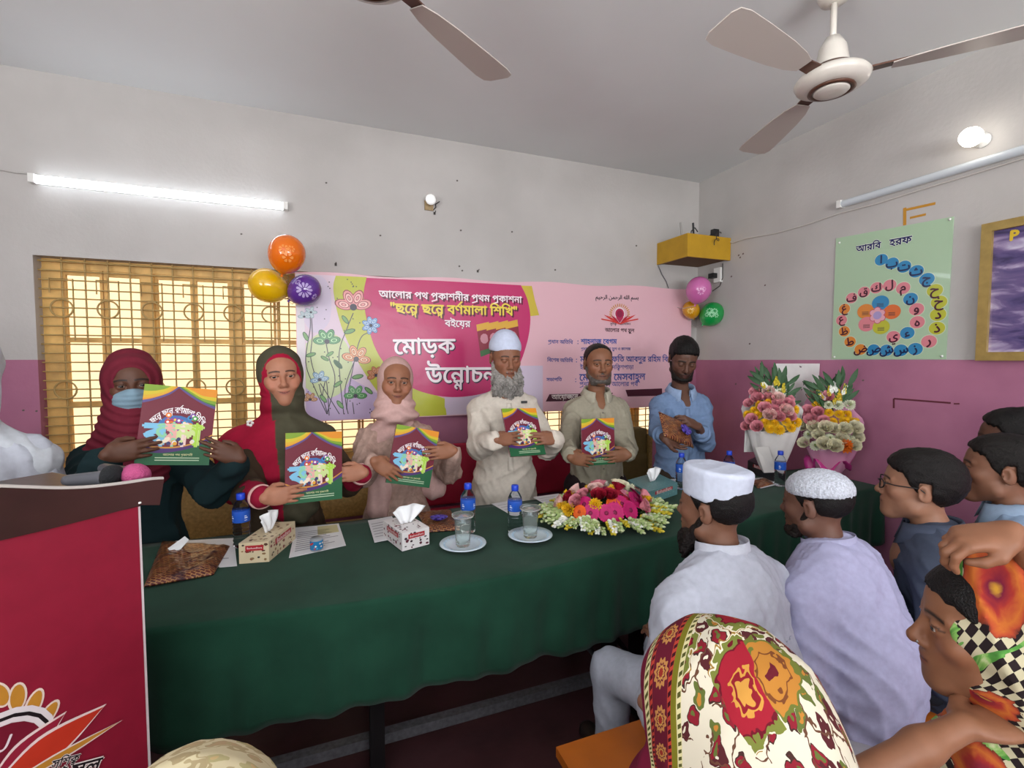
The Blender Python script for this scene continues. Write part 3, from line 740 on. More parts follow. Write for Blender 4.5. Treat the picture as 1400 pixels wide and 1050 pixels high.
cable('cable', [atY(x, y, YB - .006) for x, y in ((-40, 229), (0, 232), (20, 236), (45, 238))], .004, '#b5b2ae', 'thin grey cable running from the lit tube light along the back wall')
cc_ = [(994, 329), (1002, 332), (1020, 326), (1060, 319), (1100, 308), (1150, 291), (1200, 278), (1260, 259), (1330, 238), (1400, 216), (1440, 204)]
cable('cable', [atX(x, y, XR - .008) for x, y in cc_], .0045, '#c8c4be', 'long white cable running below the unlit tube light on the right wall')
# round lamp on the right wall
lc = atX(1330, 188, XR - .09); lo = empty('round_lamp', (XR - .001, lc.y, lc.z), 0, 'glowing round bulb lamp on the right wall above the unlit tube light', 'lamp')
RY = Matrix.Rotation(-PI / 2, 4, 'Y')
MB().lathe([(0, 0), (.035, 0), (.035, .012), (.022, .018), (.022, .05), (0, .05)], 20, RY).build('holder', WPL, lo)
MB().lathe([(.020, .048), (.030, .062), (.043, .085), (.046, .105), (.040, .13), (.022, .147), (0, .152)], 24, RY).build('bulb', mat('bulb_lit', '#ffffff', emit='#fff6e6', estr=6), lo)
# small bulb on the back wall
bc = atY(588, 274, YB - .05); bo = empty('wall_bulb', (bc.x, YB - .001, bc.z), 0, 'small white bulb in a stained holder on the back wall above the banner', 'lamp')
RX = Matrix.Rotation(PI / 2, 4, 'X')
MB().box((-.03, -.012, -.055), (.03, 0, .01)).build('backplate', mat('stained_board', '#a08a66', rough=.7, noise=.3, nscale=40), bo)
MB().lathe([(0, 0), (.016, .0), (.016, .03), (0, .03)], 14, RX @ Matrix.Translation((0, 0, .01))).build('holder', mat('brown_bakelite', '#6b4a30', rough=.4), bo)
MB().lathe([(.014, .035), (.03, .05), (.036, .068), (.030, .088), (.014, .098), (0, .10)], 20, RX).build('bulb', mat('bulb_white', '#f2f4f0', rough=.3, emit='#ffffff', estr=.35), bo)
MB().color('#2a2626').tube([(.03, -.006, -.05), (.048, -.012, -.03), (.045, -.014, -.01), (.075, -.012, .012)], .004, 6).build('wire', PLASTIC, bo)
# yellow corner shelf box
sx0 = atY(898, 350, YB).x; e0 = atY(937, 318, 3.03); e1 = atY(937, 350, 3.03)
sy0 = 3.03; sz1 = e0.z; sz0 = e1.z
YBOX = mat('ochre_painted_box', '#b98f1e', rough=.5, noise=.08, nscale=12)
so = empty('corner_shelf_box', ((sx0 + XR) / 2, (sy0 + YB) / 2, sz0), 0, 'ochre yellow open topped box fixed high in the room corner', 'shelf')
bx_ = so.location
def sb(nm, lo, hi, m): return MB().box(Vector(lo) - bx_, Vector(hi) - bx_).build(nm, m, so)
sb('side_board', (sx0, sy0, sz0), (sx0 + .018, YB - .002, sz1), YBOX); sb('front_board', (sx0 + .018, sy0, sz0), (XR - .004, sy0 + .018, sz1), YBOX)
sb('bottom_board', (sx0 + .02, sy0 + .02, sz0 + .01), (XR - .002, YB - .002, sz0 + .025), mat('box_bottom', '#6a4a30', rough=.7))
ro = empty('router', (sx0 + .16, sy0 + .15, sz0 + .026), 0, 'black router with upright aerials standing in the corner box', 'router')
MB().color('#1c1c1e').box((-.1, -.06, 0), (.1, .06, .03)).build('case', PLASTIC, ro)
for (x, y, t, c) in ((-.09, -.02, -.03, '#9a9894'), (.0, -.05, -.02, '#1c1c1e')): MB().color(c).tube([(x, y, .02), (x + t, y, .27)], .008, 8).build('aerial', PLASTIC, ro)
MB().color('#1c1c1e').tube([(-.06, -.06, .1), (-.045, -.06, .2), (-.01, -.06, .23), (.02, -.06, .2)], .005, 6).build('wire', PLASTIC, ro)
ad = empty('power_adapter', (XR - .1, sy0 + .09, sz0 + .026), 0, 'black power adapter with looped wires in the corner box', 'adapter')
MB().color('#202022').box((-.03, -.03, 0), (.03, .03, .19)).box((-.012, -.02, .19), (.04, .02, .235)).build('case', PLASTIC, ad)
MB().color('#1a1a1c').tube([Vector((-.06 + .02 * math.cos(k * .6) - .002 * k, -.125, .17 - .005 * k + .02 * math.sin(k * .6))) for k in range(18)], .003, 6).build('wire', PLASTIC, ad)
sw = empty('switch_board', (XR - .001, atX(984, 375, XR).y, atX(984, 378, XR).z), 0, 'small white socket with a black plug on the right wall under the corner box', 'switch')
MB().box((-.03, -.035, -.05), (0, .035, .07)).build('plate', WPL, sw)
MB().color('#171718').box((-.075, -.005, -.015), (-.03, .05, .025)).build('plug', PLASTIC, sw)
cable('cable', [atX(x, y, XR - .01) for x, y in ((988, 360), (988, 380), (984, 391), (974, 398))], .004, '#4a4644', 'dark cable hanging from the corner box beside the socket')
cable('cable', [atY(x, y, YB - .01) for x, y in ((900, 363), (905, 375), (911, 385), (914, 394))], .004, '#6a6a6e', 'grey cable dropping from the corner box to the banner')
# nails above the banner
for (x, y, w) in ((459, 362, 'above the banner flower print'), (653, 371, 'above the middle of the banner'), (594, 292, 'just below the small white bulb')):
    p = atY(x, y, YB); n_ = MB().color('#3a3430').tube([(0, 0, 0), (0, -.028, .002), (.002, -.032, .012)], .003, 6).box((-.007, -.004, -.008), (.007, 0, .01)).build('nail_hook', PLASTIC); n_.location = p
    tag(n_, 'small dark nail hook in the back wall ' + w, 'nail', 'nail hooks in the back wall')

# ---- balloons
def balloon(px, py, rpx, Y, col, tilt, label, group, deco=None):
    c = atY(px, py, Y); r = rpx * (c - CAMP).dot(FW) / FPX
    o = empty('balloon', c, 0, label, 'balloon', group)
    q = Matrix.Rotation(tilt[0], 4, 'Y') @ Matrix.Rotation(tilt[1], 4, 'X')
    prof = [(0, -1.22 * r), (.05 * r, -1.21 * r), (.075 * r, -1.16 * r), (.04 * r, -1.12 * r), (.16 * r, -1.07 * r)] + [(r * math.sin(a) * (1 - .05 * (1 + math.cos(a))), -r * 1.06 * math.cos(a)) for a in [PI * (.10 + .90 * k / 16) for k in range(17)]]
    m = bpy.data.materials.get('balloon_latex') or mat('balloon_latex', attr=True, rough=.16, trans=.0, spec=.6, coat=.5, sss=.15)
    MB().color(col).lathe(prof, 28, q).build('skin', m, o)
    MB().color(col).lathe([(0, -1.24 * r), (.09 * r, -1.25 * r), (.04 * r, -1.15 * r), (0, -1.14 * r)], 12, q).build('knot', m, o)
    kn = q @ Vector((0, 0, -1.2 * r)); wl = Vector((kn.x * .6, YB - .001 - c.y, kn.z + .02))
    MB().color('#c8c4be').tube([kn, (kn + wl) / 2 + Vector((0, 0, -.02)), wl], .0018, 5).build('string', PLASTIC, o)
    if deco:
        mb = MB().color(deco[0]); f = (CAMP - c).normalized(); rt = Vector((0, 0, 1)).cross(f).normalized(); up = f.cross(rt)
        def sp(u, v): return (f + rt * u + up * v).normalized() * r * 1.012
        for (cx, cy, s_, np_) in deco[1]:
            for k in range(np_):
                a = 2 * PI * k / np_; pts = []
                for t in range(8):
                    b = 2 * PI * t / 8; lx = s_ * (.62 + .36 * math.cos(b)); ly = s_ * .12 * math.sin(b) * (1.4 + math.cos(b)) * (9 / np_)
                    pts.append(sp(cx + lx * math.cos(a) - ly * math.sin(a), cy + lx * math.sin(a) + ly * math.cos(a)))
                mb.poly(pts)
        mb.build('printed_flower', mat('balloon_ink', attr=True, rough=.4), o)
    return o
G1, G2 = 'balloons at the left end of the banner', 'balloons at the right end of the banner'
balloon(392, 348, 25, YB - .30, '#e8720c', (PI * .08, .2), 'orange balloon with faint pale print, topmost of its bunch', G1, ('#f09848', [(-.15, .3, .3, 7), (.25, .35, .22, 6), (.05, -.15, .3, 6)]))
balloon(367, 391, 24, YB - .14, '#e3b30c', (-PI * .35, .2), 'plain yellow balloon hanging in front of the window grille', G1)
balloon(416, 397, 21.5, YB - .17, '#5f3592', (PI * .3, .2), 'purple balloon printed with a white flower', G1, ('#b9a4d8', [(0, .03, .55, 11), (.75, .55, .3, 8), (.8, -.5, .3, 8), (-.45, .62, .25, 8)]))
balloon(955, 397, 17.5, YB - .30, '#c76aa8', (0, .3), 'pink balloon under the yellow corner box', G2, ('#dfa0cc', [(.2, -.1, .3, 7), (.45, .1, .2, 6)]))
balloon(945, 424, 12, YB - .13, '#cf9412', (-.6, .2), 'small amber balloon tucked behind the pink and green ones', G2, ('#e8c468', [(-.1, -.1, .4, 8)]))
balloon(973, 430, 16.5, YB - .22, '#149444', (.7, .2), 'green balloon with white speckled print near the room corner', G2, ('#8fd8a4', [(-.2, .35, .3, 8), (.25, .3, .3, 8), (0, 0, .25, 8), (.4, -.1, .2, 6), (-.4, 0, .2, 6)]))

# ---- ceiling fans (at rest)
FANW = mat('fan_enamel', '#d9d4ca', rough=.3, noise=.03, nscale=20, coat=.3); FANB = mat('fan_brown', '#5a3a2c', rough=.35, metal=.2); BLADE = mat('fan_blade', '#c4bcb4', rough=.4)
def fan(loc, rot0, label):
    x, y, z = loc; o = empty('ceiling_fan', (x, y, z), 0, label, 'fan', 'ceiling fans'); top = H - z
    MB().lathe([(0, top), (.055, top), (.062, top - .05), (.05, top - .075), (.02, top - .085), (0, top - .085)], 24).build('canopy', FANW, o)
    MB().lathe([(.012, .12), (.012, top - .07)], 12).build('down_rod', FANW, o)
    MB().lathe([(0, .17), (.028, .17), (.05, .13), (.062, .06), (.066, .045), (0, .045)], 24).build('cup', FANW, o)
    MB().lathe([(0, .05), (.075, .05), (.085, .035), (.085, .03), (0, .03)], 28).build('motor_collar', FANB, o)
    MB().lathe([(.07, .03), (.125, .018), (.138, .0), (.13, -.018), (.10, -.034), (.082, -.036)], 36).build('motor_housing', FANW, o)
    MB().lathe([(.082, -.035), (.086, -.042), (.072, -.046), (.068, -.042)], 36).build('brown_ring', FANB, o)
    MB().lathe([(.069, -.041), (.06, -.05), (.03, -.055), (0, -.056)], 30).build('bottom_cover', FANW, o)
    for k in range(3):
        a = rot0 + k * 2 * PI / 3; q = Matrix.Rotation(a, 4, 'Z') @ Matrix.Rotation(math.radians(9), 4, 'X')
        vs = []; L0, L1 = .20, .70
        rows_ = [(.20, .030), (.26, .048), (.36, .062), (.52, .074), (.64, .080), (.685, .072), (.70, .045)]
        for zz in (0, .004):
            for (r, w) in rows_: vs += [q @ Vector((r, -w, zz)), q @ Vector((r, w, zz))]
        n = len(rows_) * 2; fs = []
        for i in range(len(rows_) - 1): fs += [(2 * i, 2 * i + 1, 2 * i + 3, 2 * i + 2)[::-1], (n + 2 * i, n + 2 * i + 1, n + 2 * i + 3, n + 2 * i + 2), (2 * i, 2 * i + 2, n + 2 * i + 2, n + 2 * i), (2 * i + 1, n + 2 * i + 1, n + 2 * i + 3, 2 * i + 3)]
        fs += [(0, n, n + 1, 1), (n - 2, n - 1, 2 * n - 1, 2 * n - 2)]
        bl_ = MB().add(vs, fs, False).build('blade', BLADE, o)
        MB().add([q @ Vector(p) for p in ((.09, -.03, .006), (.09, .03, .006), (.27, .022, .006), (.27, -.022, .006), (.09, -.03, .012), (.09, .03, .012), (.27, .022, .012), (.27, -.022, .012))],
                 [(0, 3, 2, 1), (4, 5, 6, 7), (0, 1, 5, 4), (1, 2, 6, 5), (2, 3, 7, 6), (3, 0, 4, 7)], False).build('blade_bracket', FANB, bl_)
    return o
f2 = atZ(1137, 110, 2.66); f1 = atZ(505, -44, 2.70)
tip2 = atZ(1330, 62, 2.66); fan(f2, math.atan2(tip2.y - f2.y, tip2.x - f2.x), 'white ceiling fan with a brown ringed motor near the right wall')
tip1 = atZ(668, 96, 2.70); fan(f1, math.atan2(tip1.y - f1.y, tip1.x - f1.x), 'ceiling fan cut off by the top edge, nearer the lit tube light')
# ------------------------------------------------------------------ things on the table
TT = TZ + .006
def paper(px4, label, lines=8, tint='#d3d3d6', patch=None):
    P = [atZ(x, y, TT) for x, y in px4]; c = sum(P, Vector()) / 4; o = empty('paper_sheet', (c.x, c.y, TT), 0, label, 'paper', 'papers on the table')
    q = [p - Vector(o.location) for p in P]; up = Vector((0, 0, .0015))
    MB().color(tint).add(q + [p + up for p in q], [(3, 2, 1, 0), (4, 5, 6, 7), (0, 1, 5, 4), (1, 2, 6, 5), (2, 3, 7, 6), (3, 0, 4, 7)], False).build('sheet', PRINT, o)
    mb = MB(); up = Vector((0, 0, .0018)); bil = lambda u, v: (q[0] * (1 - u) + q[1] * u) * (1 - v) + (q[3] * (1 - u) + q[2] * u) * v + up
    rr = random.Random(len(label)); mb.color('#85858c')
    for k in range(lines):
        v = .2 + .7 * k / lines; e = rr.uniform(.6, .92); mb.quad(bil(.08, v), bil(e, v), bil(e, v + .025), bil(.08, v + .025))
    if patch: mb.color(patch); mb.quad(bil(.5, .05), bil(.95, .05), bil(.95, .4), bil(.5, .4))
    mb.build('printed_lines', PRINT, o)
paper([(404, 722), (463, 716), (473, 746), (395, 763)], 'white printed sheet lying under the small blue tin', 10, patch='#bfb78a')
paper([(240, 740), (320, 736), (324, 774), (300, 776)], 'white sheet half hidden under the brown foil parcel and the bottle', 4)
paper([(503, 712), (536, 706), (548, 735), (512, 742)], 'white sheet tucked under the white tissue box', 6)
paper([(672, 689), (706, 683), (726, 700), (700, 705)], 'white sheet behind the bottle with the covered glass', 4)
paper([(729, 680), (764, 675), (780, 690), (752, 694)], 'white sheet against the flower arrangement in front of the kurta', 4)
paper([(1022, 655), (1052, 652), (1066, 662), (1040, 668)], 'white sheet beside the black tissue box', 3)
paper([(898, 656), (926, 655), (930, 664), (905, 666)], 'white sheet behind the teal tissue box', 2)

CLEAR = mat('clear_plastic', '#eef4fa', rough=.05, trans=1.0, ior=1.15, spec=.5)
WATER = mat('drinking_water', '#f4faff', rough=.02, trans=1.0, ior=1.2)
GLS = mat('clear_glass', '#f4faf8', rough=.04, trans=.93, ior=1.18)
_bot = None
def bottle(px, py, label, hgt=.205):
    global _bot
    p = atZ(px, py, TT)
    if _bot is None:
        o = empty('water_bottle', p, 0); k = 1
        prof = [(0, 0), (.026, .0), (.031, .006)]
        for i in range(5): z = .012 + i * .016; prof += [(.0315, z), (.0285, z + .007), (.0315, z + .014)]
        prof += [(.0315, .098), (.0315, .145), (.030, .155), (.022, .172), (.0135, .184), (.0125, .190)]
        MB().lathe(prof, 22).build('shell', CLEAR, o)
        MB().color('#2456b8').lathe([(.0322, .100), (.0324, .101), (.0324, .143), (.0322, .144)], 22).build('label', PRINT_GLOSS, o)
        mb = MB().color('#c9d8ee')
        for a0 in (3.6, 5.2, .6, 2.0):
            for (da, z0, z1) in ((.35, .116, .121), (.25, .124, .127), (.30, .108, .110)):
                mb.add([(.0329 * math.cos(a), .0329 * math.sin(a), z) for a in (a0, a0 + da / 2, a0 + da) for z in (z0, z1)], [(0, 2, 3, 1), (2, 4, 5, 3)], False)
        mb.build('label_print', PRINT_GLOSS, o)
        MB().color('#1f43c4').lathe([(0, .186), (.0155, .186), (.0158, .190), (.0158, .207), (.0145, .210), (0, .210)], 20).build('cap', PLASTIC, o)
        _bot = o
    else: o = copy_tree(_bot); o.location = p
    s_ = hgt / .205; o.scale = (s_, s_, s_)
    return tag(o, label, 'bottle', 'water bottles on the table')
bottle(331, 746, 'water bottle with a blue cap behind the cream tissue box', .205)
bottle(640, 727, 'blue capped water bottle behind the covered glass nearer the white tissue box', .205)
bottle(704, 728, 'blue capped water bottle behind the covered glass nearer the flowers', .2)
bottle(931, 668, 'water bottle in front of the man in the blue shirt', .20)
bottle(1066, 664, 'water bottle beside the black tissue box', .20)
bottle(996, 664, 'water bottle peeping over the plain white cap', .20)

def tissue_box(A, B, Cq, hgt, base, label, deco, red='#a8202c', txt=True):
    """A,B: bottom ends of the face nearest us; B,Cq: bottom ends of the other visible face (picture points)"""
    a, b, c = (atZ(x, y, TT) for x, y in (A, B, Cq)); d = a + (c - b); o = empty('tissue_box', ((a + c) / 2), 0, label, 'tissue box', 'tissue boxes on the table')
    L = Vector(o.location); q = [p - L for p in (a, b, c, d)]; up = Vector((0, 0, hgt))
    MB().color(base).add(q + [p + up for p in q], [(3, 2, 1, 0), (4, 5, 6, 7), (0, 1, 5, 4), (1, 2, 6, 5), (2, 3, 7, 6), (3, 0, 4, 7)], False).build('carton', PRINT, o)
    mb = MB(); rr = random.Random(sum(map(ord, label)))
    def face(p0, p1, up_, nrm, W, Hh, n, lab):
        ux = (p1 - p0); f = lambda u, v, e: p0 + ux * u + up_ * v + nrm * e
        for k in range(n):
            u, v = rr.uniform(.06, .94), rr.uniform(.06, .94); mb.color(rr.choice(deco)); r = rr.uniform(.003, .008); rx = r / W; ry = r / Hh * rr.uniform(.4, 1)
            an = rr.uniform(0, 6); mb.poly([f(u + rx * math.cos(an + t * 1.257), v + ry * math.sin(an + t * 1.257), .0006 + k * 4e-6) for t in range(5)])
        if lab:
            mb.color(red); mb.poly([f(u, v, .001) for u, v in ((lab[0], lab[1]), (lab[2], lab[1]), (lab[2], lab[3]), (lab[0], lab[3]))])
            mid = f((lab[0] + lab[2]) / 2, (lab[1] + lab[3]) / 2, .0014); un = ux.normalized(); vn = up_.normalized()
            mb.color('#f0e6e0'); draw_text(mb, 'Bashundhara', lambda x, y, n=0: mid + un * x + vn * y + nrm * n, width=W * (lab[2] - lab[0]) * .85)
    for i, j in ((0, 1), (1, 2), (2, 3), (3, 0)):
        W = (q[j] - q[i]).length; nr = (q[j] - q[i]).cross(Vector((0, 0, 1))).normalized()
        if nr.dot(q[i] + q[j]) < 0: nr = -nr
        face(q[i], q[j], up, nr, W, hgt, int(W * 170), (.22, .60, .82, .86) if txt else None)
    W = (q[1] - q[0]).length; Hh = (q[3] - q[0]).length
    face(q[0] + up, q[1] + up, q[3] - q[0], Vector((0, 0, 1)), W, Hh, int(W * Hh * 1800), (.58, .80, .95, .95) if False else None)
    mb.build('printed_pattern', PRINT, o)
    # tissue tuft
    c0 = sum(q, Vector()) / 4 + up; ux = (q[2] - q[1]).normalized(); vx = (q[1] - q[0]).normalized(); vs = []; n = 13
    for k in range(n):
        t = k / (n - 1) - .5
        for j in range(6):
            h = j / 5; w = .028 + .066 * h
            vs.append(c0 + ux * (t * w * 1.6 + .02 * h) + vx * (.008 * math.sin(t * 14 + h * 2) * (.4 + h) - .012 * h * h) + Vector((0, 0, .002 + .072 * h * (1 - .5 * t * t) - .02 * h * h * abs(t))))
    mt = MB().add(vs, [(k * 6 + j, k * 6 + j + 1, k * 6 + 7 + j, k * 6 + 6 + j) for k in range(n - 1) for j in range(5)], True).build('tissue', mat('tissue_paper', '#eceef0', rough=.9), o)
    sm_ = mt.modifiers.new('t', 'SOLIDIFY'); sm_.thickness = .0015
    return o
tissue_box((327, 771), (368, 768), (404, 737), .075, '#cdbd9c', 'cream patterned tissue box in front of the blue capped bottle', ('#5a3a2e', '#7a2a2a', '#3a3430', '#8a6a48'))
tissue_box((524, 734), (550, 754), (587, 744), .07, '#dcd8d8', 'white tissue box with dark red specks in front of the pink scarf', ('#5a2030', '#7a2840', '#3a2a34'))
tissue_box((858, 672), (886, 690), (926, 676), .065, '#5d8a8c', 'teal tissue box behind the flower arrangement', ('#6c999a', '#517c7e'))
tissue_box((1022, 645), (1058, 659), (1072, 650), .075, '#2b2a2e', 'black tissue box below the bouquets', ('#36353a', '#242328'))

# covered drinking glasses on saucers
CHINA = mat('blue_white_china', '#c9d9e4', rough=.15, coat=.4); CH2 = mat('china_pattern', '#9fb8cc', rough=.2)
for (px, py, w) in ((633, 748, 'nearer the white tissue box'), (725, 736, 'nearer the flower arrangement')):
    p = atZ(px, py, TT); o = empty('saucer', p, 0, 'pale blue china saucer under the covered glass ' + w, 'saucer', 'saucers with glasses')
    MB().lathe([(0, .001), (.045, .001), (.062, .006), (.088, .016), (.092, .017), (.090, .020), (.062, .011), (.045, .007), (0, .007)], 40).build('dish', CHINA, o)
    mb = MB()
    for k in range(28):
        a = 2 * PI * k / 28; mb.poly([(r * math.cos(a + da), r * math.sin(a + da), .0004 + (.011 if r < .07 else .0165)) for r, da in ((.066, 0), (.072, .06), (.082, 0), (.072, -.06))])
    mb.build('leaf_pattern', CH2, o)
    g = empty('drinking_glass', p + Vector((0, 0, .0075)), 0, 'ribbed glass with a glass lid standing on the saucer ' + w, 'glass', 'covered glasses')
    prof_o = [(0, 0), (.026, 0), (.028, .004), (.0335, .112), (.0325, .113)]; prof_i = [(.0325, .113), (.027, .010), (0, .009)]
    n = 36; mb = MB()
    def rib(pr, amp):
        vs = []; fs = []
        for (r, z) in pr:
            for j in range(n): a = 2 * PI * j / n; rr_ = r * (1 + amp * (1 if j % 3 == 0 else 0) * (0 < z < .1)); vs.append((rr_ * math.cos(a), rr_ * math.sin(a), z))
        for i in range(len(pr) - 1):
            for j in range(n): fs.append((i * n + j, i * n + (j + 1) % n, (i + 1) * n + (j + 1) % n, (i + 1) * n + j))
        return vs, fs
    mb.add(*rib([(0, 0), (.026, 0), (.028, .004), (.030, .04), (.032, .08), (.0335, .112), (.031, .113), (.029, .08), (.027, .04), (.0255, .012), (0, .010)], -.03), True)
    mb.build('tumbler', GLS, g)
    MB().lathe([(0, .114), (.040, .114), (.0445, .119), (.0445, .123), (.040, .122), (.036, .118), (.014, .118), (.012, .124), (0, .125)], 32).build('lid', GLS, g)

# wrapped parcels
def foil_material():
    m = bpy.data.materials.new('bronze_check_foil'); m.use_nodes = True; nt = m.node_tree; N = nt.nodes; L = nt.links; b = N['Principled BSDF']
    b.inputs['Roughness'].default_value = .28; b.inputs['Metallic'].default_value = .2
    tc = N.new('ShaderNodeTexCoord'); ck = N.new('ShaderNodeTexBrick'); ck.inputs['Scale'].default_value = 26; ck.offset = .5
    ck.inputs['Color1'].default_value = (*C('#4a161c'), 1); ck.inputs['Color2'].default_value = (*C('#6b2f22'), 1); ck.inputs['Mortar'].default_value = (*C('#a87848'), 1); ck.inputs['Mortar Size'].default_value = .04
    mp = N.new('ShaderNodeMapping'); mp.inputs['Rotation'].default_value = (0, 0, .5); L.new(tc.outputs['Object'], mp.inputs[0]); L.new(mp.outputs[0], ck.inputs['Vector'])
    nz = N.new('ShaderNodeTexNoise'); nz.inputs['Scale'].default_value = 22; L.new(tc.outputs['Object'], nz.inputs['Vector'])
    bp = N.new('ShaderNodeBump'); bp.inputs['Strength'].default_value = .7; bp.inputs['Distance'].default_value = .02; L.new(nz.outputs['Fac'], bp.inputs['Height']); L.new(bp.outputs[0], b.inputs['Normal'])
    mx = N.new('ShaderNodeMix'); mx.data_type = 'RGBA'; mx.inputs[7].default_value = (*C('#3a1c28'), 1)
    r = N.new('ShaderNodeMapRange'); r.inputs[1].default_value = .5; r.inputs[2].default_value = .75; L.new(nz.outputs['Fac'], r.inputs[0]); L.new(r.outputs[0], mx.inputs[0]); L.new(ck.outputs[0], mx.inputs[6]); L.new(mx.outputs[2], b.inputs['Base Color'])
    return m
FOIL = foil_material(); RIB = mat('purple_ribbon', '#4a3aa0', rough=.3, coat=.3)
def parcel_mesh(q, th, seed=1):
    """pillow-ish flat parcel on the quad q (local points)"""
    n = 14; rr = random.Random(seed); vs = []; off = [rr.uniform(0, 6) for _ in range(4)]
    for s_ in (0, 1):
        for i in range(n + 1):
            for j in range(n + 1):
                u, v = i / n, j / n; p = (q[0] * (1 - u) + q[1] * u) * (1 - v) + (q[3] * (1 - u) + q[2] * u) * v
                e = min(u, 1 - u, v, 1 - v); h = min(1, e * 7); wv = .0035 * math.sin(17 * u + off[0]) * math.sin(13 * v + off[1]) + .002 * math.sin(40 * u + 31 * v + off[2])
                z = (th * (.25 + .75 * h ** .5) + wv * h) if s_ else 0.0
                vs.append(p + Vector((0, 0, z)))
    fs = []; N1 = (n + 1) ** 2; idx = lambda s_, i, j: s_ * N1 + i * (n + 1) + j
    for i in range(n):
        for j in range(n): fs += [(idx(1, i, j), idx(1, i + 1, j), idx(1, i + 1, j + 1), idx(1, i, j + 1)), (idx(0, i, j), idx(0, i, j + 1), idx(0, i + 1, j + 1), idx(0, i + 1, j))]
        fs += [(idx(0, i, 0), idx(0, i + 1, 0), idx(1, i + 1, 0), idx(1, i, 0)), (idx(0, i + 1, n), idx(0, i, n), idx(1, i, n), idx(1, i + 1, n)), (idx(0, 0, i + 1), idx(0, 0, i), idx(1, 0, i), idx(1, 0, i + 1)), (idx(0, n, i), idx(0, n, i + 1), idx(1, n, i + 1), idx(1, n, i))]
    return vs, fs
def bow(parent, c, ux, uy, uz, s=1.0):
    mb = MB()
    for k in range(7):
        a = k * 2 * PI / 7; d = ux * math.cos(a) + uy * math.sin(a); pts = []
        for t in range(9):
            b = PI * t / 8; pts.append(c + d * (.03 * s * math.sin(b) * (1 + .2 * math.sin(k * 5))) + uz * (.004 + .012 * s * (1 - math.cos(b)) * .5 + .006 * s * math.sin(b)))
        w = uz.cross(d).normalized() * .008 * s
        mb.add([p + w for p in pts] + [p - w for p in pts], [(i, i + 1, 10 + i, 9 + i) for i in range(8)], True)
    b = mb.build('ribbon_bow', RIB, parent); sm_ = b.modifiers.new('t', 'SOLIDIFY'); sm_.thickness = .001
    return b
def parcel(px4, th, label, bowpos=None, seed=1):
    P = [atZ(x, y, TT) for x, y in px4]; c = sum(P, Vector()) / 4; o = empty('foil_parcel', (c.x, c.y, TT), 0, label, 'gift', 'foil wrapped parcels')
    q = [p - Vector(o.location) for p in P]; vs, fs = parcel_mesh(q, th, seed); mb = MB().add(vs, fs, True); mb.build('wrapping', FOIL, o)
    if bowpos:
        p = atZ(*bowpos, TT + th) - Vector(o.location); bow(o, p, Vector((1, 0, 0)), Vector((0, 1, 0)), Vector((0, 0, 1)), 1.2)
    return o
pa = parcel([(197, 803), (292, 786), (314, 748), (222, 741)], .02, 'flat bronze foil parcel beside the lectern')
pf_ = [Vector(p) for p in ((-.10, .10, .012), (-.04, .13, .05), (-.02, .10, .045), (-.05, .07, .012))]
MB().add(pf_ + [p + Vector((0, .002, .002)) for p in pf_], [(0, 1, 2, 3), (7, 6, 5, 4)], False).build('paper_flap', mat('tissue_paper'), pa)
parcel([(585, 728), (628, 725), (616, 698), (570, 702)], .018, 'bronze foil parcel with purple ribbon behind the white tissue box', (601, 712), 3)
parcel([(1036, 668), (1058, 662), (1046, 655), (1028, 659)], .015, 'small bronze foil parcel beside the plain white cap', None, 5)

# small tin
p = atZ(433, 752, TT); o = empty('small_tin', p, 0, 'small blue printed tin standing on a white sheet', 'tin')
MB().color('#8a8f94').lathe([(0, .002), (.0225, .002), (.0235, .004), (.0235, .046), (.0225, .048), (0, .048)], 24).build('can', PLASTIC, o)
mb = MB().color('#2a7ab0').lathe([(.0238, .008), (.0239, .009), (.0239, .040), (.0238, .041)], 24)
mb.build('wrap', PRINT_GLOSS, o)
mb = MB(); rr = random.Random(5)
for k in range(22):
    a = rr.uniform(0, 6.28); z = rr.uniform(.012, .037); mb.color(rr.choice(('#c03028', '#e8e4dc', '#1f4f8a', '#48a0c8')))
    mb.add([(.0243 * math.cos(a + da), .0243 * math.sin(a + da), z + dz) for da, dz in ((-.2, 0), (0, -.004), (.2, 0), (0, .004))], [(0, 1, 2, 3)], False)
mb.build('wrap_print', PRINT_GLOSS, o)

# ------------------------------------------------------------------ flowers
PET = mat('petal', attr=True, rough=.6, noise=.1, nscale=60, sss=.05)
def petal_flower(name, col, centre, n=18, R=.04, layers=2, cup=.25, wid=.16):
    mb = MB()
    for l in range(layers):
        mb.color([c * (1 - .12 * l) for c in C(col)]); r1 = R * (1 - .24 * l)
        for k in range(n):
            a = 2 * PI * (k + .5 * l) / n; ca, sa = math.cos(a), math.sin(a); w = r1 * wid * 1.5
            P = lambda r, t, z: (r * ca - t * sa, r * sa + t * ca, z)
            mb.add([P(r1 * .15, -w * .4, .003 + .003 * l), P(r1 * .15, w * .4, .003 + .003 * l), P(r1 * .65, w, cup * r1 * .5 + .004 * l), P(r1 * .65, -w, cup * r1 * .5 + .004 * l), P(r1, w * .35, cup * r1 * .45 + .004 * l), P(r1, -w * .35, cup * r1 * .45 + .004 * l)], [(0, 1, 2, 3), (3, 2, 4, 5)], True)
    mb.color(centre).lathe([(R * .24, .002), (R * .24, .008), (R * .15, .012), (0, .011)], 10)
    return mb
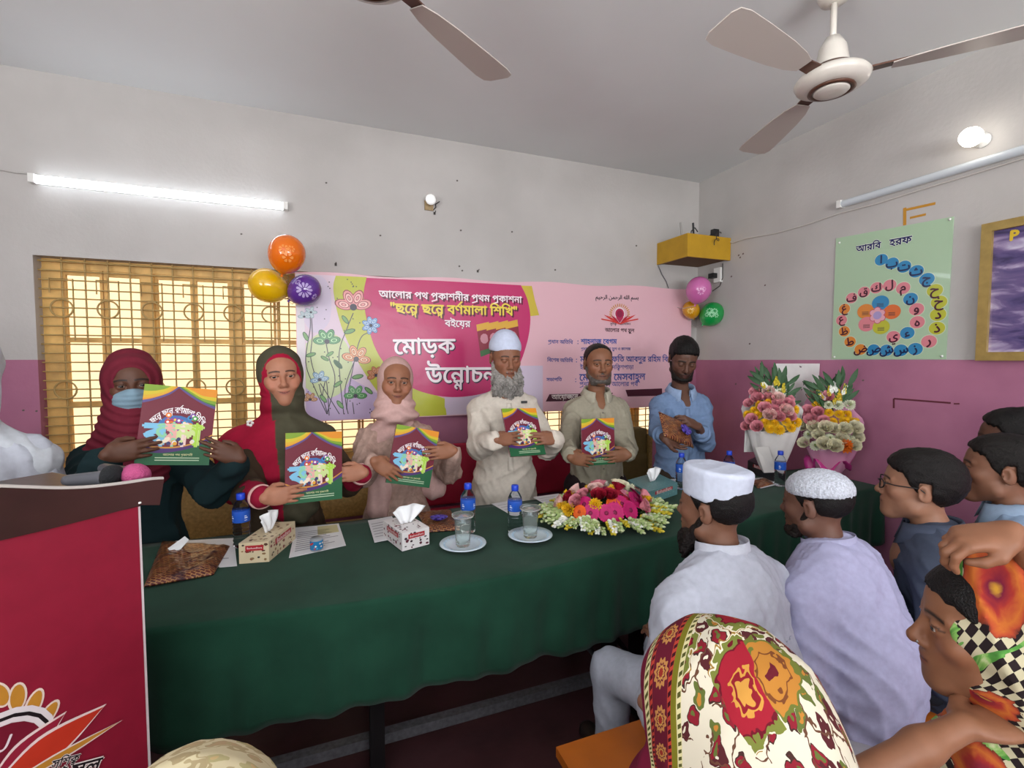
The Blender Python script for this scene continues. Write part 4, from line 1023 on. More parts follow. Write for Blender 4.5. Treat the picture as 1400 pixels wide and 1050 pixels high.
def rose_flower(col, R=.026):
    mb = MB(); c = C(col)
    for l in range(4):
        r = R * (1 - .2 * l); n = 5; mb.color([q * (1 - .07 * l) for q in c]); z0 = .0
        for k in range(n):
            a = 2 * PI * k / n + l * .6; vs = []
            for j in range(4):
                h = j / 3; rr_ = r * (.35 + .75 * math.sin(h * 1.5)) + .002 * (j == 3) * (3 - l)
                for t in (-.75, 0, .75): b = a + t; vs.append((rr_ * math.cos(b), rr_ * math.sin(b), z0 + R * 1.5 * h * (.9 + .05 * l) - (.002 if abs(t) > .5 and j == 3 else 0)))
            mb.add(vs, [(j * 3 + t, j * 3 + t + 1, j * 3 + t + 4, j * 3 + t + 3) for j in range(3) for t in range(2)], True)
    return mb
def mum_flower(col, R=.03, core=None):
    mb = MB(); c = C(col)
    for l in range(4):
        n = 14 - 2 * l; r1 = R * (1 - .2 * l); mb.color([min(1, q * (.9 + .06 * l)) for q in c]); z = .004 * l
        for k in range(n):
            a = 2 * PI * (k + .37 * l) / n; ca, sa = math.cos(a), math.sin(a); w = r1 * .2; P = lambda r, t, zz: (r * ca - t * sa, r * sa + t * ca, zz)
            mb.add([P(r1 * .2, -w * .5, z), P(r1 * .2, w * .5, z), P(r1 * .7, w, z + R * .28 + .2 * l * R), P(r1 * .7, -w, z + R * .28 + .2 * l * R), P(r1, 0, z + R * .25 + .25 * l * R)], [(0, 1, 2, 3), (3, 2, 4)], True)
    mb.color(core or [q * .8 for q in c]).lathe([(R * .22, .012), (R * .18, R * .75), (0, R * .85)], 8)
    return mb
def bud_sprig(col, tip, L=.10):
    mb = MB().color('#5a7a3a').tube([(0, 0, 0), (L * .5, 0, .012), (L, 0, .006)], .0025, 5)
    rr = random.Random(2)
    for k in range(16):
        t = .15 + .85 * k / 15; sg = (-1, 1)[k % 2]; x = L * t; an = sg * rr.uniform(.3, .7); dz = rr.uniform(-.1, .6); l = .030 * (1.1 - .5 * t); r = .0062 * (1.15 - .4 * t)
        d = Vector((math.cos(an), math.sin(an), dz)).normalized(); mb.color(tip if k % 3 == 0 else col)
        a = Vector((x, 0, .012)); mb.tube([a, a + d * l * .45, a + d * l * .8, a + d * l], [r * .5, r, r * .95, r * .2], 6)
    return mb
def leaf_mesh(col, L=.07, W=.018):
    mb = MB().color(col); vs = []
    for k in range(6):
        t = k / 5; w = W * math.sin(PI * (t * .92 + .04)); z = .018 * math.sin(t * 2.4); vs += [(L * t, -w, z), (L * t, 0, z - .003), (L * t, w, z)]
    return mb.add(vs, [(k * 3 + j, k * 3 + j + 1, k * 3 + 4 + j, k * 3 + 3 + j) for k in range(5) for j in range(2)], True)
PROTO = {}
def fl(parent, kind, loc, nrm, spin=0, s=1.0):
    mk = {'gerbera': lambda: petal_flower('g', '#c01468', '#7a1040', 20, .044), 'gerbera_red': lambda: petal_flower('g', '#a81030', '#5a0c20', 20, .040), 'gerbera_orange': lambda: petal_flower('g', '#e8641a', '#a83a10', 20, .036), 'gerbera_pink': lambda: petal_flower('g', '#e88ca8', '#c8a070', 18, .042),
          'rose_red': lambda: rose_flower('#9c0c2c'), 'rose_pink': lambda: rose_flower('#e0909c'), 'rose_pale': lambda: rose_flower('#ecc4bc', .028), 'rose_cream': lambda: rose_flower('#e6e0c0', .03), 'mum_yellow': lambda: mum_flower('#e8b81c', .032), 'mum_white': lambda: mum_flower('#e6e4d8', .03, '#a8b060'), 'mum_green': lambda: mum_flower('#d8dcc0', .032, '#7a8a3a'),
          'mum_orange': lambda: mum_flower('#d86a14', .045), 'sprig': lambda: bud_sprig('#a4b878', '#cdd8a8'), 'sprig_yellow': lambda: bud_sprig('#b9a820', '#d4c03a'), 'sprig_white': lambda: bud_sprig('#e4e8dc', '#f0f0ea'), 'leaf': lambda: leaf_mesh('#3f6a34'), 'leaf_dark': lambda: leaf_mesh('#2f5230', .10, .012)}[kind]
    nm = {'sprig': 'bud_sprig', 'leaf': 'leaf', 'gerbera': 'gerbera', 'rose': 'rose', 'mum': 'chrysanthemum'}[kind.split('_')[0]]
    if kind not in PROTO: o = mk().build(nm, PET, parent); PROTO[kind] = o
    else: o = bpy.data.objects.new(nm, PROTO[kind].data); link(o, parent)
    nrm = Vector(nrm).normalized(); q = (Matrix.Identity(4) if nrm.z > .999 else Vector((0, 0, 1)).rotation_difference(nrm).to_matrix().to_4x4()) @ Matrix.Rotation(spin, 4, 'Z')
    o.matrix_local = Matrix.Translation(loc) @ q @ Matrix.Scale(s, 4)
    return o
# dome arrangement
ca = atZ(826, 712, TT); fa = empty('flower_arrangement', ca, 0, 'low dome of magenta, yellow and pink flowers edged with pale buds on the table', 'flowers')
MB().lathe([(0, 0), (.12, 0), (.12, .03), (.08, .08), (0, .09)], 24).build('foam_base', mat('floral_foam', '#3f5a34', rough=.9, noise=.3, nscale=50), fa)
rr = random.Random(21); pts = []
RXa, RYa, HZ = .20, .135, .105
for ring, (e, n) in enumerate(((.0, 1), (.30, 6), (.56, 11), (.80, 16), (.98, 19))):
    for k in range(n): pts.append((e, 2 * PI * (k + .5 * (ring % 2)) / n + rr.uniform(-.12, .12)))
kinds = ['gerbera', 'mum_yellow', 'rose_red', 'gerbera_pink', 'mum_white', 'gerbera', 'rose_pale', 'rose_red', 'mum_green', 'gerbera', 'rose_pink', 'mum_yellow', 'gerbera_red', 'rose_cream']
for i, (e, a) in enumerate(pts):
    x = RXa * e * math.cos(a); y = RYa * e * math.sin(a); z = .035 + HZ * math.sqrt(max(0, 1 - (e * .92) ** 2))
    nr = Vector((x / RXa * .8, y / RYa * .8, .35 + .9 * (1 - e)))
    k = kinds[(i * 5 + i // 7) % len(kinds)]
    if e > .7 and y < 0: k = ('gerbera', 'gerbera', 'rose_pink', 'gerbera', 'mum_yellow', 'gerbera_orange', 'gerbera', 'gerbera')[i % 8]
    fl(fa, k, (x, y, z), nr, rr.uniform(0, 6), rr.uniform(.85, 1.1))
for k in range(96):
    a = 2 * PI * k / 96 + rr.uniform(-.06, .06); r0 = rr.uniform(.80, 1.05); x = (RXa * .92 + .02) * r0 * math.cos(a); y = (RYa * .95 + .02) * r0 * math.sin(a)
    o = fl(fa, ('sprig', 'sprig', 'sprig_yellow', 'sprig_white', 'sprig')[k % 5], (x, y, rr.uniform(.012, .05)), (0, 0, 1), a + rr.uniform(-.45, .45), rr.uniform(.85, 1.3))
for k in range(30):
    a = 2 * PI * k / 30 + .1; fl(fa, 'leaf', (RXa * 1.0 * math.cos(a), RYa * 1.0 * math.sin(a), .015), (0, 0, 1), a + rr.uniform(-.5, .5), rr.uniform(.9, 1.4))

# two tall bouquets standing at the right end of the table
def bouquet(px, py_base, Yp, top_px, wrapcol, label, seed, kinds, lean, wrap2, width, zc_px):
    base = atY(px, py_base, Yp); o = empty('flower_bouquet', (base.x, base.y, TT), math.radians(-42), label, 'bouquet', 'bouquets leaning on the right wall')
    topz = atY(px, top_px, Yp).z - TT; rr = random.Random(seed); zc = atY(px, zc_px, Yp).z - TT
    W = width
    # wrapper: a cone open to the front, taller at the back
    def wrap(name, col, r0, r1, z0, zf, zb, amp, mt):
        mb = MB().color(col); n = 48; rows_ = 8; vs = []
        for i in range(n + 1):
            a = 2 * PI * i / n; back = .5 + .5 * math.sin(a); zt = zf + (zb - zf) * back ** 1.5 + amp * math.sin(a * 7)
            for j in range(rows_ + 1):
                t = j / rows_; r = r0 + (r1 - r0) * t ** .7; z = z0 + (zt - z0) * t; r *= 1 + .06 * math.sin(a * 9) * t
                vs.append((r * math.cos(a) + lean[0] * t, r * .62 * math.sin(a) + lean[1] * t, z))
        mb.add(vs, [(i * (rows_ + 1) + j, (i + 1) * (rows_ + 1) + j, (i + 1) * (rows_ + 1) + j + 1, i * (rows_ + 1) + j + 1) for i in range(n) for j in range(rows_)], True)
        w = mb.build(name, mt, o); sm_ = w.modifiers.new('t', 'SOLIDIFY'); sm_.thickness = .002
        return w
    wrap('wrapper', wrapcol[0], .035, W, .02, zc - .115, topz * .80, .008, wrapcol[1])
    if wrap2:   # flared skirt of film at the neck
        mb = MB().color(wrap2); vs = []; n = 40
        for i in range(n + 1):
            a = 2 * PI * i / n
            for j in range(5): t = j / 4; r = .036 + .085 * t + .02 * t * math.sin(a * 5); vs.append((r * math.cos(a), r * .7 * math.sin(a), .11 - .02 * t + .05 * t * math.sin(a * 5 + 1) + (.0 if math.cos(a) < .6 else .03 * t)))
        mb.add(vs, [(i * 5 + j, (i + 1) * 5 + j, (i + 1) * 5 + j + 1, i * 5 + j + 1) for i in range(n) for j in range(4)], True); w = mb.build('film_skirt', mat('pink_film', attr=True, rough=.2, coat=.4), o)
        sm_ = w.modifiers.new('t', 'SOLIDIFY'); sm_.thickness = .001
        MB().color('#b02a78').tube([(.038 * math.cos(a), .032 * math.sin(a), .105) for a in [2 * PI * k / 16 for k in range(16)]], .008, 6, closed=True).build('ribbon', PET, o)
    else:
        ply = [Vector(p) for p in ((-.10, -.08, .20), (-.03, -.10, .215), (.015, -.10, .06), (-.05, -.09, .05))]
        MB().color('#d8d4d0').add(ply + [p + Vector((0, .003, 0)) for p in ply], [(0, 1, 2, 3), (7, 6, 5, 4), (0, 4, 5, 1), (1, 5, 6, 2), (2, 6, 7, 3), (3, 7, 4, 0)], False).build('paper_flap', PRINT, o)
    # heads laid out over the sloping face
    rows_ = 7
    for r in range(rows_):
        t = r / (rows_ - 1); z = zc - .10 + (topz * .74 - zc + .10) * t; w = W * (.98 - .42 * t * t - .12 * (1 - t)); n = max(3, int(w / .024))
        for k in range(n):
            u = -1 + 2 * (k + .5 * (r % 2)) / n + rr.uniform(-.06, .06); x = u * w * .95; y = -W * .55 * math.sqrt(max(.05, 1 - u * u)) * (1 - .75 * t) - .01 + .02 * t
            kd = kinds(r, rows_, u, rr)
            fl(o, kd, (x + lean[0] * (.4 + .6 * t), y + lean[1] * (.4 + .6 * t), z + rr.uniform(-.008, .008)), (u * .5, -1, .55 + .2 * t), rr.uniform(0, 6), rr.uniform(.95, 1.2))
    for k in range(46):
        u = rr.uniform(-.75, .75); x = u * W * .62; z = topz * rr.uniform(.62, .86)
        fl(o, 'leaf_dark', (x + lean[0], -.01 + lean[1] + rr.uniform(-.03, .02), z), Vector((rr.uniform(-.5, .5), -1, .2)), PI / 2 + rr.uniform(-.6, .6) - u * .6, rr.uniform(.7, 1.35))
    for k in range(9):
        u = -.6 + 1.2 * k / 8; fl(o, ('sprig_yellow', 'sprig_white')[k % 2], (u * W * .5 + lean[0], -.035 + lean[1], topz * rr.uniform(.66, .80)), Vector((0, -1, .3)), PI / 2 - u * .5 + rr.uniform(-.3, .3), .7)
    return o
def kb1(r, n, u, rr):
    if r <= 1: return 'mum_yellow' if u > -.6 else 'rose_pink'
    if r <= 4: return rr.choice(('rose_pink', 'rose_pink', 'rose_pale', 'mum_yellow') if u > -.2 else ('mum_yellow', 'mum_yellow', 'rose_pink'))
    return rr.choice(('rose_pink', 'rose_pale', 'mum_green'))
def kb2(r, n, u, rr):
    if r == 0: return 'mum_orange' if .15 < u < .6 else ('rose_cream' if rr.random() < .6 else 'mum_green')
    if r <= 2: return rr.choice(('rose_cream', 'mum_green', 'rose_cream'))
    if r <= 4: return rr.choice(('mum_yellow', 'mum_yellow', 'rose_pink')) if u > -.3 else 'rose_pink'
    return rr.choice(('rose_pink', 'mum_yellow', 'mum_green'))
NEWS = mat('printed_wrap_paper', attr=True, rough=.6, noise=.1, nscale=8)
b1_ = bouquet(1054, 652, 2.16, 498, ('#cfcbc8', NEWS), 'bouquet of yellow and pink roses in white printed paper', 4, kb1, (.0, .03), None, .165, 562)
b2_ = bouquet(1134, 652, 2.0, 505, ('#c98aa8', mat('pink_film', attr=True, rough=.2, coat=.4)), 'bouquet of cream and yellow flowers in pink film', 9, kb2, (.0, .02), '#c23a88', .170, 585)
# stepped sheets of the white printed wrapping paper behind the first bouquet
for k, (x0, y0, x1, y1) in enumerate(((1061, 497, 1121, 560), (1046, 523, 1085, 590), (1034, 540, 1075, 600), (1024, 552, 1066, 610), (1020, 563, 1060, 618))):
    Yq = 2.235 + .006 * k; P = [atY(x, y, Yq) for x, y in ((x0, y0), (x1, y0), (x1 - 4, y1), (x0 - 3, y1))]; bl_ = Vector(b1_.location)
    q = [Matrix.Rotation(math.radians(42), 3, 'Z') @ (p - bl_) for p in P]; mb = MB().color('#d6d4d2').add(q + [p + Vector((0, .002, 0)) for p in q], [(0, 1, 2, 3), (7, 6, 5, 4), (0, 4, 5, 1), (1, 5, 6, 2), (2, 6, 7, 3), (3, 7, 4, 0)], False)
    rr = random.Random(k)
    for t in range(9):
        u, v = rr.uniform(.08, .9), rr.uniform(.05, .9); c = (q[0] * (1 - u) + q[1] * u) * (1 - v) + (q[3] * (1 - u) + q[2] * u) * v + Vector((0, -.001, 0)); mb.color(rr.choice(('#3a3438', '#8a6a78', '#5a4a54')))
        an = rr.uniform(0, 3); l = rr.uniform(.006, .014); w = rr.uniform(.002, .006); mb.poly([c + Vector((math.cos(an) * a - math.sin(an) * b, 0, math.sin(an) * a + math.cos(an) * b)) for a, b in ((-l, -w), (l, -w * .4), (l, w), (-l, w * .5))])
    mb.build('wrapping_sheet', NEWS, b1_)
# ------------------------------------------------------------------ people: smooth implicit bodies turned into meshes
def smin(a, b, k):
    h = np.clip(.5 + .5 * (b - a) / k, 0, 1); return b + (a - b) * h - k * h * (1 - h)
class SDF:
    def __init__(s): s.ops = []; s.fr = None; s.post = []
    def frame(s, R=None, c=(0, 0, 0)):
        s.fr = None if R is None else (np.array(R, np.float32), np.array(c, np.float32)); return s
    def _add(s, fn, k, mode): s.ops.append((fn, k, mode, s.fr)); return s
    def ell(s, c, r, k=.02, sub=False, rx=0.0, rz=0.0):
        c = np.array(c, np.float32); r = np.array(r, np.float32); M = np.array(Matrix.Rotation(rz, 3, 'Z') @ Matrix.Rotation(rx, 3, 'X'), np.float32) if (rx or rz) else None
        def f(P):
            q = P - c
            if M is not None: q = q @ M
            q1 = q / r; k0 = np.sqrt((q1 * q1).sum(1)); q2 = q1 / r; k1 = np.sqrt((q2 * q2).sum(1)) + 1e-9
            return k0 * (k0 - 1) / k1
        return s._add(f, k, 's' if sub else 'u')
    def cap(s, a, b, ra, rb=None, k=.02, sub=False, fy=1.0):
        a = np.array(a, np.float32); b = np.array(b, np.float32); ra = float(ra); rb = float(rb) if rb is not None else None; rb = ra if rb is None else rb; ab = b - a; L2 = np.float32((ab * ab).sum() + 1e-12)
        def f(P):
            q = P - a; t = np.clip((q @ ab) / L2, 0, 1); d = q - t[:, None] * ab
            if fy != 1.0: d = d.copy(); d[:, 1] /= fy
            return (np.sqrt((d * d).sum(1)) - (ra + (rb - ra) * t)) * min(1, fy)
        return s._add(f, k, 's' if sub else 'u')
    def chain(s, pts, rs, k=.02, k0=None):
        for i in range(len(pts) - 1): s.cap(pts[i], pts[i + 1], rs[i], rs[i + 1], k if (i or k0 is None) else k0)
        return s
    def box(s, c, hf, rnd, k=.01, sub=False):
        c = np.array(c, float); hf = np.array(hf, float) - rnd
        def f(P):
            q = np.abs(P - c) - hf; return np.sqrt((np.maximum(q, 0) ** 2).sum(1)) + np.minimum(q.max(1), 0) - rnd
        return s._add(f, k, 's' if sub else 'u')
    def cyl(s, c, rx, ry, hh, rnd, k=.01, tilt=0.0, taper=0.0):
        c = np.array(c, float); M = np.array(Matrix.Rotation(tilt, 3, 'X'))
        def f(P):
            q = (P - c) @ M; m = 1 + taper * q[:, 2] / hh; rad = np.sqrt((q[:, 0] / (rx * m)) ** 2 + (q[:, 1] / (ry * m)) ** 2)
            d0 = (rad - 1) * min(rx, ry) + rnd; d1 = np.abs(q[:, 2]) - hh + rnd
            return np.sqrt(np.maximum(d0, 0) ** 2 + np.maximum(d1, 0) ** 2) + np.minimum(np.maximum(d0, d1), 0) - rnd
        return s._add(f, k, 'u')
    def cut(s, fn, k=.004): return s._add(fn, k, 'c')      # keep where fn < 0
    def __call__(s, P):
        d = None
        for fn, k, mode, fr in s.ops:
            Q = P if fr is None else (P - fr[1]) @ fr[0]
            e = fn(Q)
            if d is None: d = e
            elif mode == 'u': d = smin(d, e, k)
            elif mode == 's': d = -smin(-d, e, k)
            else: d = -smin(-d, -e, k)
        for fn in s.post: d = d + fn(P)
        return d
def wrinkle(seed, amp, f, st=(1, 1, 1)):
    r = np.random.RandomState(seed); D = r.normal(size=(4, 3)) * np.array(st); D /= np.linalg.norm(D, axis=1)[:, None]; D = D.astype(np.float32); ph = [float(q) for q in r.uniform(0, 6.28, 8)]
    def g(P):
        w = np.sin(P @ D[0] * f * .45 + ph[0]) * 1.4 + np.sin(P @ D[1] * f * .33 + ph[1])
        v = np.sin(P @ D[2] * f + w + ph[2]); u = np.sin(P @ D[3] * f * 1.6 + w * .8 + ph[3])
        return amp * (.7 * (2 * np.sqrt(np.abs(v) + .02) - 1.2) + .3 * u)
    return g
def polygonise(sdf, lo, hi, h):
    lo = np.array(lo, float); hi = np.array(hi, float); B = 8
    nb = np.maximum(1, np.ceil((hi - lo) / (h * B)).astype(int)); n = nb * B + 1
    g = np.stack(np.meshgrid(*[np.arange(k) for k in nb], indexing='ij'), -1).reshape(-1, 3)
    dc = sdf(lo + (g + .5) * B * h); keep = np.abs(dc) < h * 7.6 + .008
    sign = np.where(dc < 0, -1.0, 1.0).reshape(nb)
    D = np.ones(n); D[:-1, :-1, :-1] = np.repeat(np.repeat(np.repeat(sign, B, 0), B, 1), B, 2)
    M = np.zeros(n, bool)
    for (i, j, k) in g[keep]: M[i * B:(i + 1) * B + 1, j * B:(j + 1) * B + 1, k * B:(k + 1) * B + 1] = True
    ii = np.argwhere(M); out = np.empty(len(ii))
    for a in range(0, len(ii), 150000): out[a:a + 150000] = sdf((lo + ii[a:a + 150000] * h).astype(np.float32))
    D[M] = out
    D[0], D[-1] = np.abs(D[0]) + 1e-6, np.abs(D[-1]) + 1e-6; D[:, 0], D[:, -1] = np.abs(D[:, 0]) + 1e-6, np.abs(D[:, -1]) + 1e-6; D[:, :, 0], D[:, :, -1] = np.abs(D[:, :, 0]) + 1e-6, np.abs(D[:, :, -1]) + 1e-6
    S = D < 0
    cnt = np.zeros(tuple(k - 1 for k in n), np.int8); OFF = [(a, b, c) for a in (0, 1) for b in (0, 1) for c in (0, 1)]
    for (a, b, c) in OFF: cnt += S[a:n[0] - 1 + a, b:n[1] - 1 + b, c:n[2] - 1 + c]
    act = np.argwhere((cnt > 0) & (cnt < 8)); idx = -np.ones(cnt.shape, np.int64); idx[tuple(act.T)] = np.arange(len(act))
    cv = np.stack([D[act[:, 0] + a, act[:, 1] + b, act[:, 2] + c] for a, b, c in OFF], 1); acc = np.zeros((len(act), 3)); num = np.zeros(len(act)); O = np.array(OFF, float)
    for p in range(8):
        for q in range(p + 1, 8):
            if np.abs(O[p] - O[q]).sum() != 1: continue
            m = (cv[:, p] < 0) != (cv[:, q] < 0); t = np.where(m, cv[:, p] / (cv[:, p] - cv[:, q] + 1e-12), 0)
            acc += m[:, None] * (O[p] + t[:, None] * (O[q] - O[p])); num += m
    V = lo + (act + acc / num[:, None]) * h; F = []
    for ax in range(3):
        A = [slice(None)] * 3; Bs = [slice(None)] * 3; A[ax] = slice(0, n[ax] - 1); Bs[ax] = slice(1, n[ax])
        e = np.argwhere(S[tuple(A)] != S[tuple(Bs)]); o1, o2 = [(1, 2), (2, 0), (0, 1)][ax]
        e = e[(e[:, o1] > 0) & (e[:, o2] > 0) & (e[:, o1] < n[o1] - 1) & (e[:, o2] < n[o2] - 1)]
        def at_(d1, d2): q = e.copy(); q[:, o1] -= d1; q[:, o2] -= d2; return idx[tuple(q.T)]
        Q = np.stack([at_(1, 1), at_(0, 1), at_(0, 0), at_(1, 0)], 1); fl_ = ~S[tuple(e.T)]; Q[fl_] = Q[fl_][:, ::-1]; F.append(Q)
    return V, np.concatenate(F)
def np_mesh(name, V, F, m, parent, col=None, uvw=None):
    me = bpy.data.meshes.new(name); V = np.asarray(V, np.float32); F = np.asarray(F, np.int32)
    me.vertices.add(len(V)); me.vertices.foreach_set('co', V.ravel()); me.loops.add(F.size); me.loops.foreach_set('vertex_index', F.ravel())
    me.polygons.add(len(F)); me.polygons.foreach_set('loop_start', np.arange(0, F.size, 4, dtype=np.int32)); me.polygons.foreach_set('loop_total', np.full(len(F), 4, np.int32))
    me.polygons.foreach_set('use_smooth', np.ones(len(F), bool)); me.update(); me.validate()
    me.materials.append(m)
    if col is not None:
        ca = me.color_attributes.new('Col', 'FLOAT_COLOR', 'POINT'); a = np.ones((len(V), 4), np.float32); a[:, :3] = col; ca.data.foreach_set('color', a.ravel())
    if uvw is not None:
        at = me.attributes.new('pat', 'FLOAT_VECTOR', 'POINT'); at.data.foreach_set('vector', np.asarray(uvw, np.float32).ravel())
    o = bpy.data.objects.new(name, me); link(o, parent); return o
def solid(c, n): return np.tile(np.array(C(c), np.float32), (n, 1))
def soft(name, sdf, lo, hi, h, m, parent, col='#888888', uvw=None):
    V, F = polygonise(sdf, lo, hi, h)
    cc_ = col(V) if callable(col) else solid(col, len(V))
    return np_mesh(name, V, F, m, parent, cc_, uvw(V) if uvw else None)
def rotm(yaw=0, pitch=0, roll=0):
    """head turn: yaw left/right, pitch down positive, roll sideways (degrees)"""
    return np.array(Matrix.Rotation(math.radians(yaw), 3, 'Z') @ Matrix.Rotation(math.radians(pitch), 3, 'X') @ Matrix.Rotation(math.radians(roll), 3, 'Y'))

def head_sdf(S, fem=False, lid=1.0, smile=0.0, nose=1.0, fat=0.0, ears=True, neck=True):
    w = .98 if fem else 1.0
    S.ell((0, .018, .028), (.074, .094, .083), .02)
    S.ell((0, -.033, .034), (.060, .056, .055), .03)
    S.ell((0, -.034, -.030), (.062 * w + fat, .056, .070), .03)
    for sg in (-1, 1):
        S.cap((sg * (.050 * w + fat), -.010, -.068), (0, -.064, -.096), .022, .020, .03)
        S.ell((sg * (.043 + fat), -.058, -.020), (.020 + fat * .5, .022, .019), .02)
    S.ell((0, -.076, -.098), (.024 * w, .019, .018), .02); S.ell((0, -.070, -.060), (.034, .028, .034), .02)
    for sg in (-1, 1):
        S.ell((sg * .031, -.099, .003), (.021, .017, .0135), .012, sub=True)
        S.cap((sg * .012, -.0845, .021), (sg * .045, -.070, .021), .0085 if not fem else .007, .007, .012)
    S.cap((0, -.086, .012), (0, -.106, -.026), .0072, .0100 * nose, .010); S.ell((0, -.107, -.031), (.0115 * nose, .0115, .0105), .008)
    for sg in (-1, 1): S.ell((sg * .0115 * nose, -.097, -.036), (.0075, .0085, .007), .006)
    for sg in (-1, 1): S.ell((sg * .0055, -.104, -.0415), (.0032, .004, .0035), .002, sub=True)
    u = .011 * smile; wd = .021 + .004 * smile
    S.ell((0, -.0920, -.0580), (wd, .0085, .0052), .007); S.ell((0, -.0895, -.0690), (wd * .84, .0090, .0062), .007)
    for sg in (-1, 1):
        S.cap((0, -.1045, -.0640), (sg * wd, -.096, -.0635 + u), .0022, .0018, .002, sub=True)
        if smile > .4: S.ell((sg * .040, -.074, -.040), (.017, .014, .014), .014)
    for sg in (-1, 1):
        S.ell((sg * .031, -.0785, .003), (.0150, .0150, .0150), .004)
        if lid > .1: S.ell((sg * .031, -.095, .0020), (.0138, .0125, .0050 * lid), .0015, sub=True)
    if ears:
        for sg in (-1, 1):
            S.ell((sg * .0765, .014, -.008), (.0085, .019, .031), .006, rx=.25, rz=sg * .35); S.ell((sg * .085, .006, -.006), (.007, .010, .018), .004, sub=True)
    if neck: S.chain([(0, .018, -.070), (0, .030, -.15), (0, .036, -.23)], [.050 if fem else .055, .049 if fem else .055, .058], .02, .03)
    return S
def face_colour(skin, lip, brow='#1a1412', brow_w=1.0, stub=None, lash=True, smile=0.0):
    sk = np.array(C(skin)); lp = np.array(C(lip)); bw = np.array(C(brow))
    def f(Q):
        x, y, z = np.abs(Q[:, 0]), Q[:, 1], Q[:, 2]; c = np.tile(sk, (len(Q), 1))
        fr = y < -.05
        ch = np.exp(-((x - .042) ** 2 + (z + .025) ** 2) / .0005) * fr; c *= (1 + ch[:, None] * np.array([.10, -.03, -.03]))
        if stub:
            m = np.clip((-.045 - z) / .012, 0, 1) * (y < .0) * (z > -.13) * np.clip((.058 - x) / .01 + 1, 0, 1); m *= .75; c = c * (1 - m[:, None]) + np.array(C(stub)) * m[:, None]
        m = np.clip(1.6 - 1.5 * np.sqrt((x / .0235) ** 2 + ((z + .0635) / .0098) ** 2), 0, .75) * (y < -.084); c = c * (1 - m[:, None]) + lp * m[:, None]
        m = (np.abs(z + .0640 - .011 * smile * (x / .022) ** 2) < .0017) & (x < .021 + .005 * smile) & (y < -.075); c[m] = c[m] * .35
        zb = .0255 - 2.2 * (x - .026) ** 2 * 4
        m = np.clip(1.4 - np.abs(z - zb) / (.0034 * brow_w), 0, 1) * (x > .010) * (x < .050) * fr; c = c * (1 - m[:, None]) + bw * m[:, None]
        if lash:
            d = np.sqrt(((x - .031) / .0155) ** 2 + ((z - .0035) / .0066) ** 2); m = (np.abs(d - 1.0) < .14) & (z > .0025) & fr; c[m] = c[m] * .25
        return c
    return f
def eyes(parent, R, c, gaze=(0, 0), iris='#20130d', k=1.1):
    if isinstance(gaze, Person):
        v = gaze.vec(CAMP - (Vector(gaze.o.location) + Matrix.Rotation(gaze.rot, 3, 'Z') @ Vector(gaze.hc))) @ gaze.R; gaze = (float(v[0] / -v[1]), float(v[2] / -v[1]))
    for sg in (-1, 1):
        V = []; col = []; n, m = 16, 12; gd = np.array([gaze[0], -1, gaze[1]], float); gd /= np.linalg.norm(gd)
        for i in range(m + 1):
            for j in range(n):
                a = PI * i / m; b = 2 * PI * j / n; p = np.array([math.sin(a) * math.cos(b), -math.cos(a), math.sin(a) * math.sin(b)])
                V.append(p); an = math.acos(max(-1, min(1, p @ gd))); col.append(C('#0c0806') if an < .28 else (C(iris) if an < .60 else C('#a49b92')))
        V = np.array(V) * .0129 + np.array([sg * .031, -.0785, .003]); V = (V * k) @ R.T + c
        F = [(i * n + j, i * n + (j + 1) % n, (i + 1) * n + (j + 1) % n, (i + 1) * n + j) for i in range(m) for j in range(n)]
        np_mesh('eye', V, F, mat('eye_gloss', attr=True, rough=.1), parent, np.array(col, np.float32))

def hand_frame(fx, fz): 
    fx = np.array(fx, float); fx /= np.linalg.norm(fx); fz = np.array(fz, float); fz -= fx * (fz @ fx); fz /= np.linalg.norm(fz); return fx, fz
def hand_sdf(S, wrist, fx, fy, fz, elbow, curl=(.18, .25, .2), thumb='hold', s=1.0, spread=.06, fore=True, thick=1.0):
    """wrist at origin of the frame (fx fingers, fy out of the palm, fz thumb side)"""
    R = np.stack([fx, fy, fz], 1); w = np.array(wrist, float)
    if fore:
        e = np.array(elbow, float); S.frame(); S.chain([w - (w - e) * .0 + 0 * w, w + (e - w) * .35, e], [.0235 * thick * s, .0265 * thick, .026 * thick], .02)
    S.frame(R, w)
    S.ell((.045 * s, .003 * s, -.001), (.050 * s, .0135 * s, .038 * s), .015 if fore else .01)
    K = [(.086, -.001, .027, .070), (.090, -.003, .009, .079), (.085, -.002, -.010, .072), (.076, .001, -.027, .056)]
    for i, (kx, ky, kz, L) in enumerate(K):
        a = np.array([.012, 0, kz * .55]) * s; b = np.array([kx, ky, kz]) * s; S.cap(a, b, .011 * s, .0100 * s, .012)
    for i, (kx, ky, kz, L) in enumerate(K):
        p = np.array([kx, ky, kz]) * s; az = spread * (1.5 - i); ang = 0; r = (.0092, .0092, .0088, .0078)[i] * s
        for j, fr_ in enumerate((.46, .30, .24)):
            ang += curl[j] * (1 + .10 * i); d = np.array([math.cos(ang), math.sin(ang), az * math.cos(ang)]); d /= np.linalg.norm(d); q = p + d * L * fr_ * s
            S.cap(p, q, r, r * .90, .0035 if j else .005); p = q; r *= .90
    T = {'hold': [(.018, .004, .028), (.042, .024, .044), (.066, .031, .046), (.086, .032, .042)], 'front': [(.018, .002, .028), (.044, -.002, .048), (.068, -.004, .056), (.088, .0, .058)],
         'pinch': [(.018, .006, .028), (.045, .022, .040), (.070, .032, .036), (.090, .034, .026)]}[thumb]
    S.chain([np.array(p) * s for p in T], [.0135 * s, .0115 * s, .0102 * s, .0082 * s], .004, .012)
    S.frame(); return S
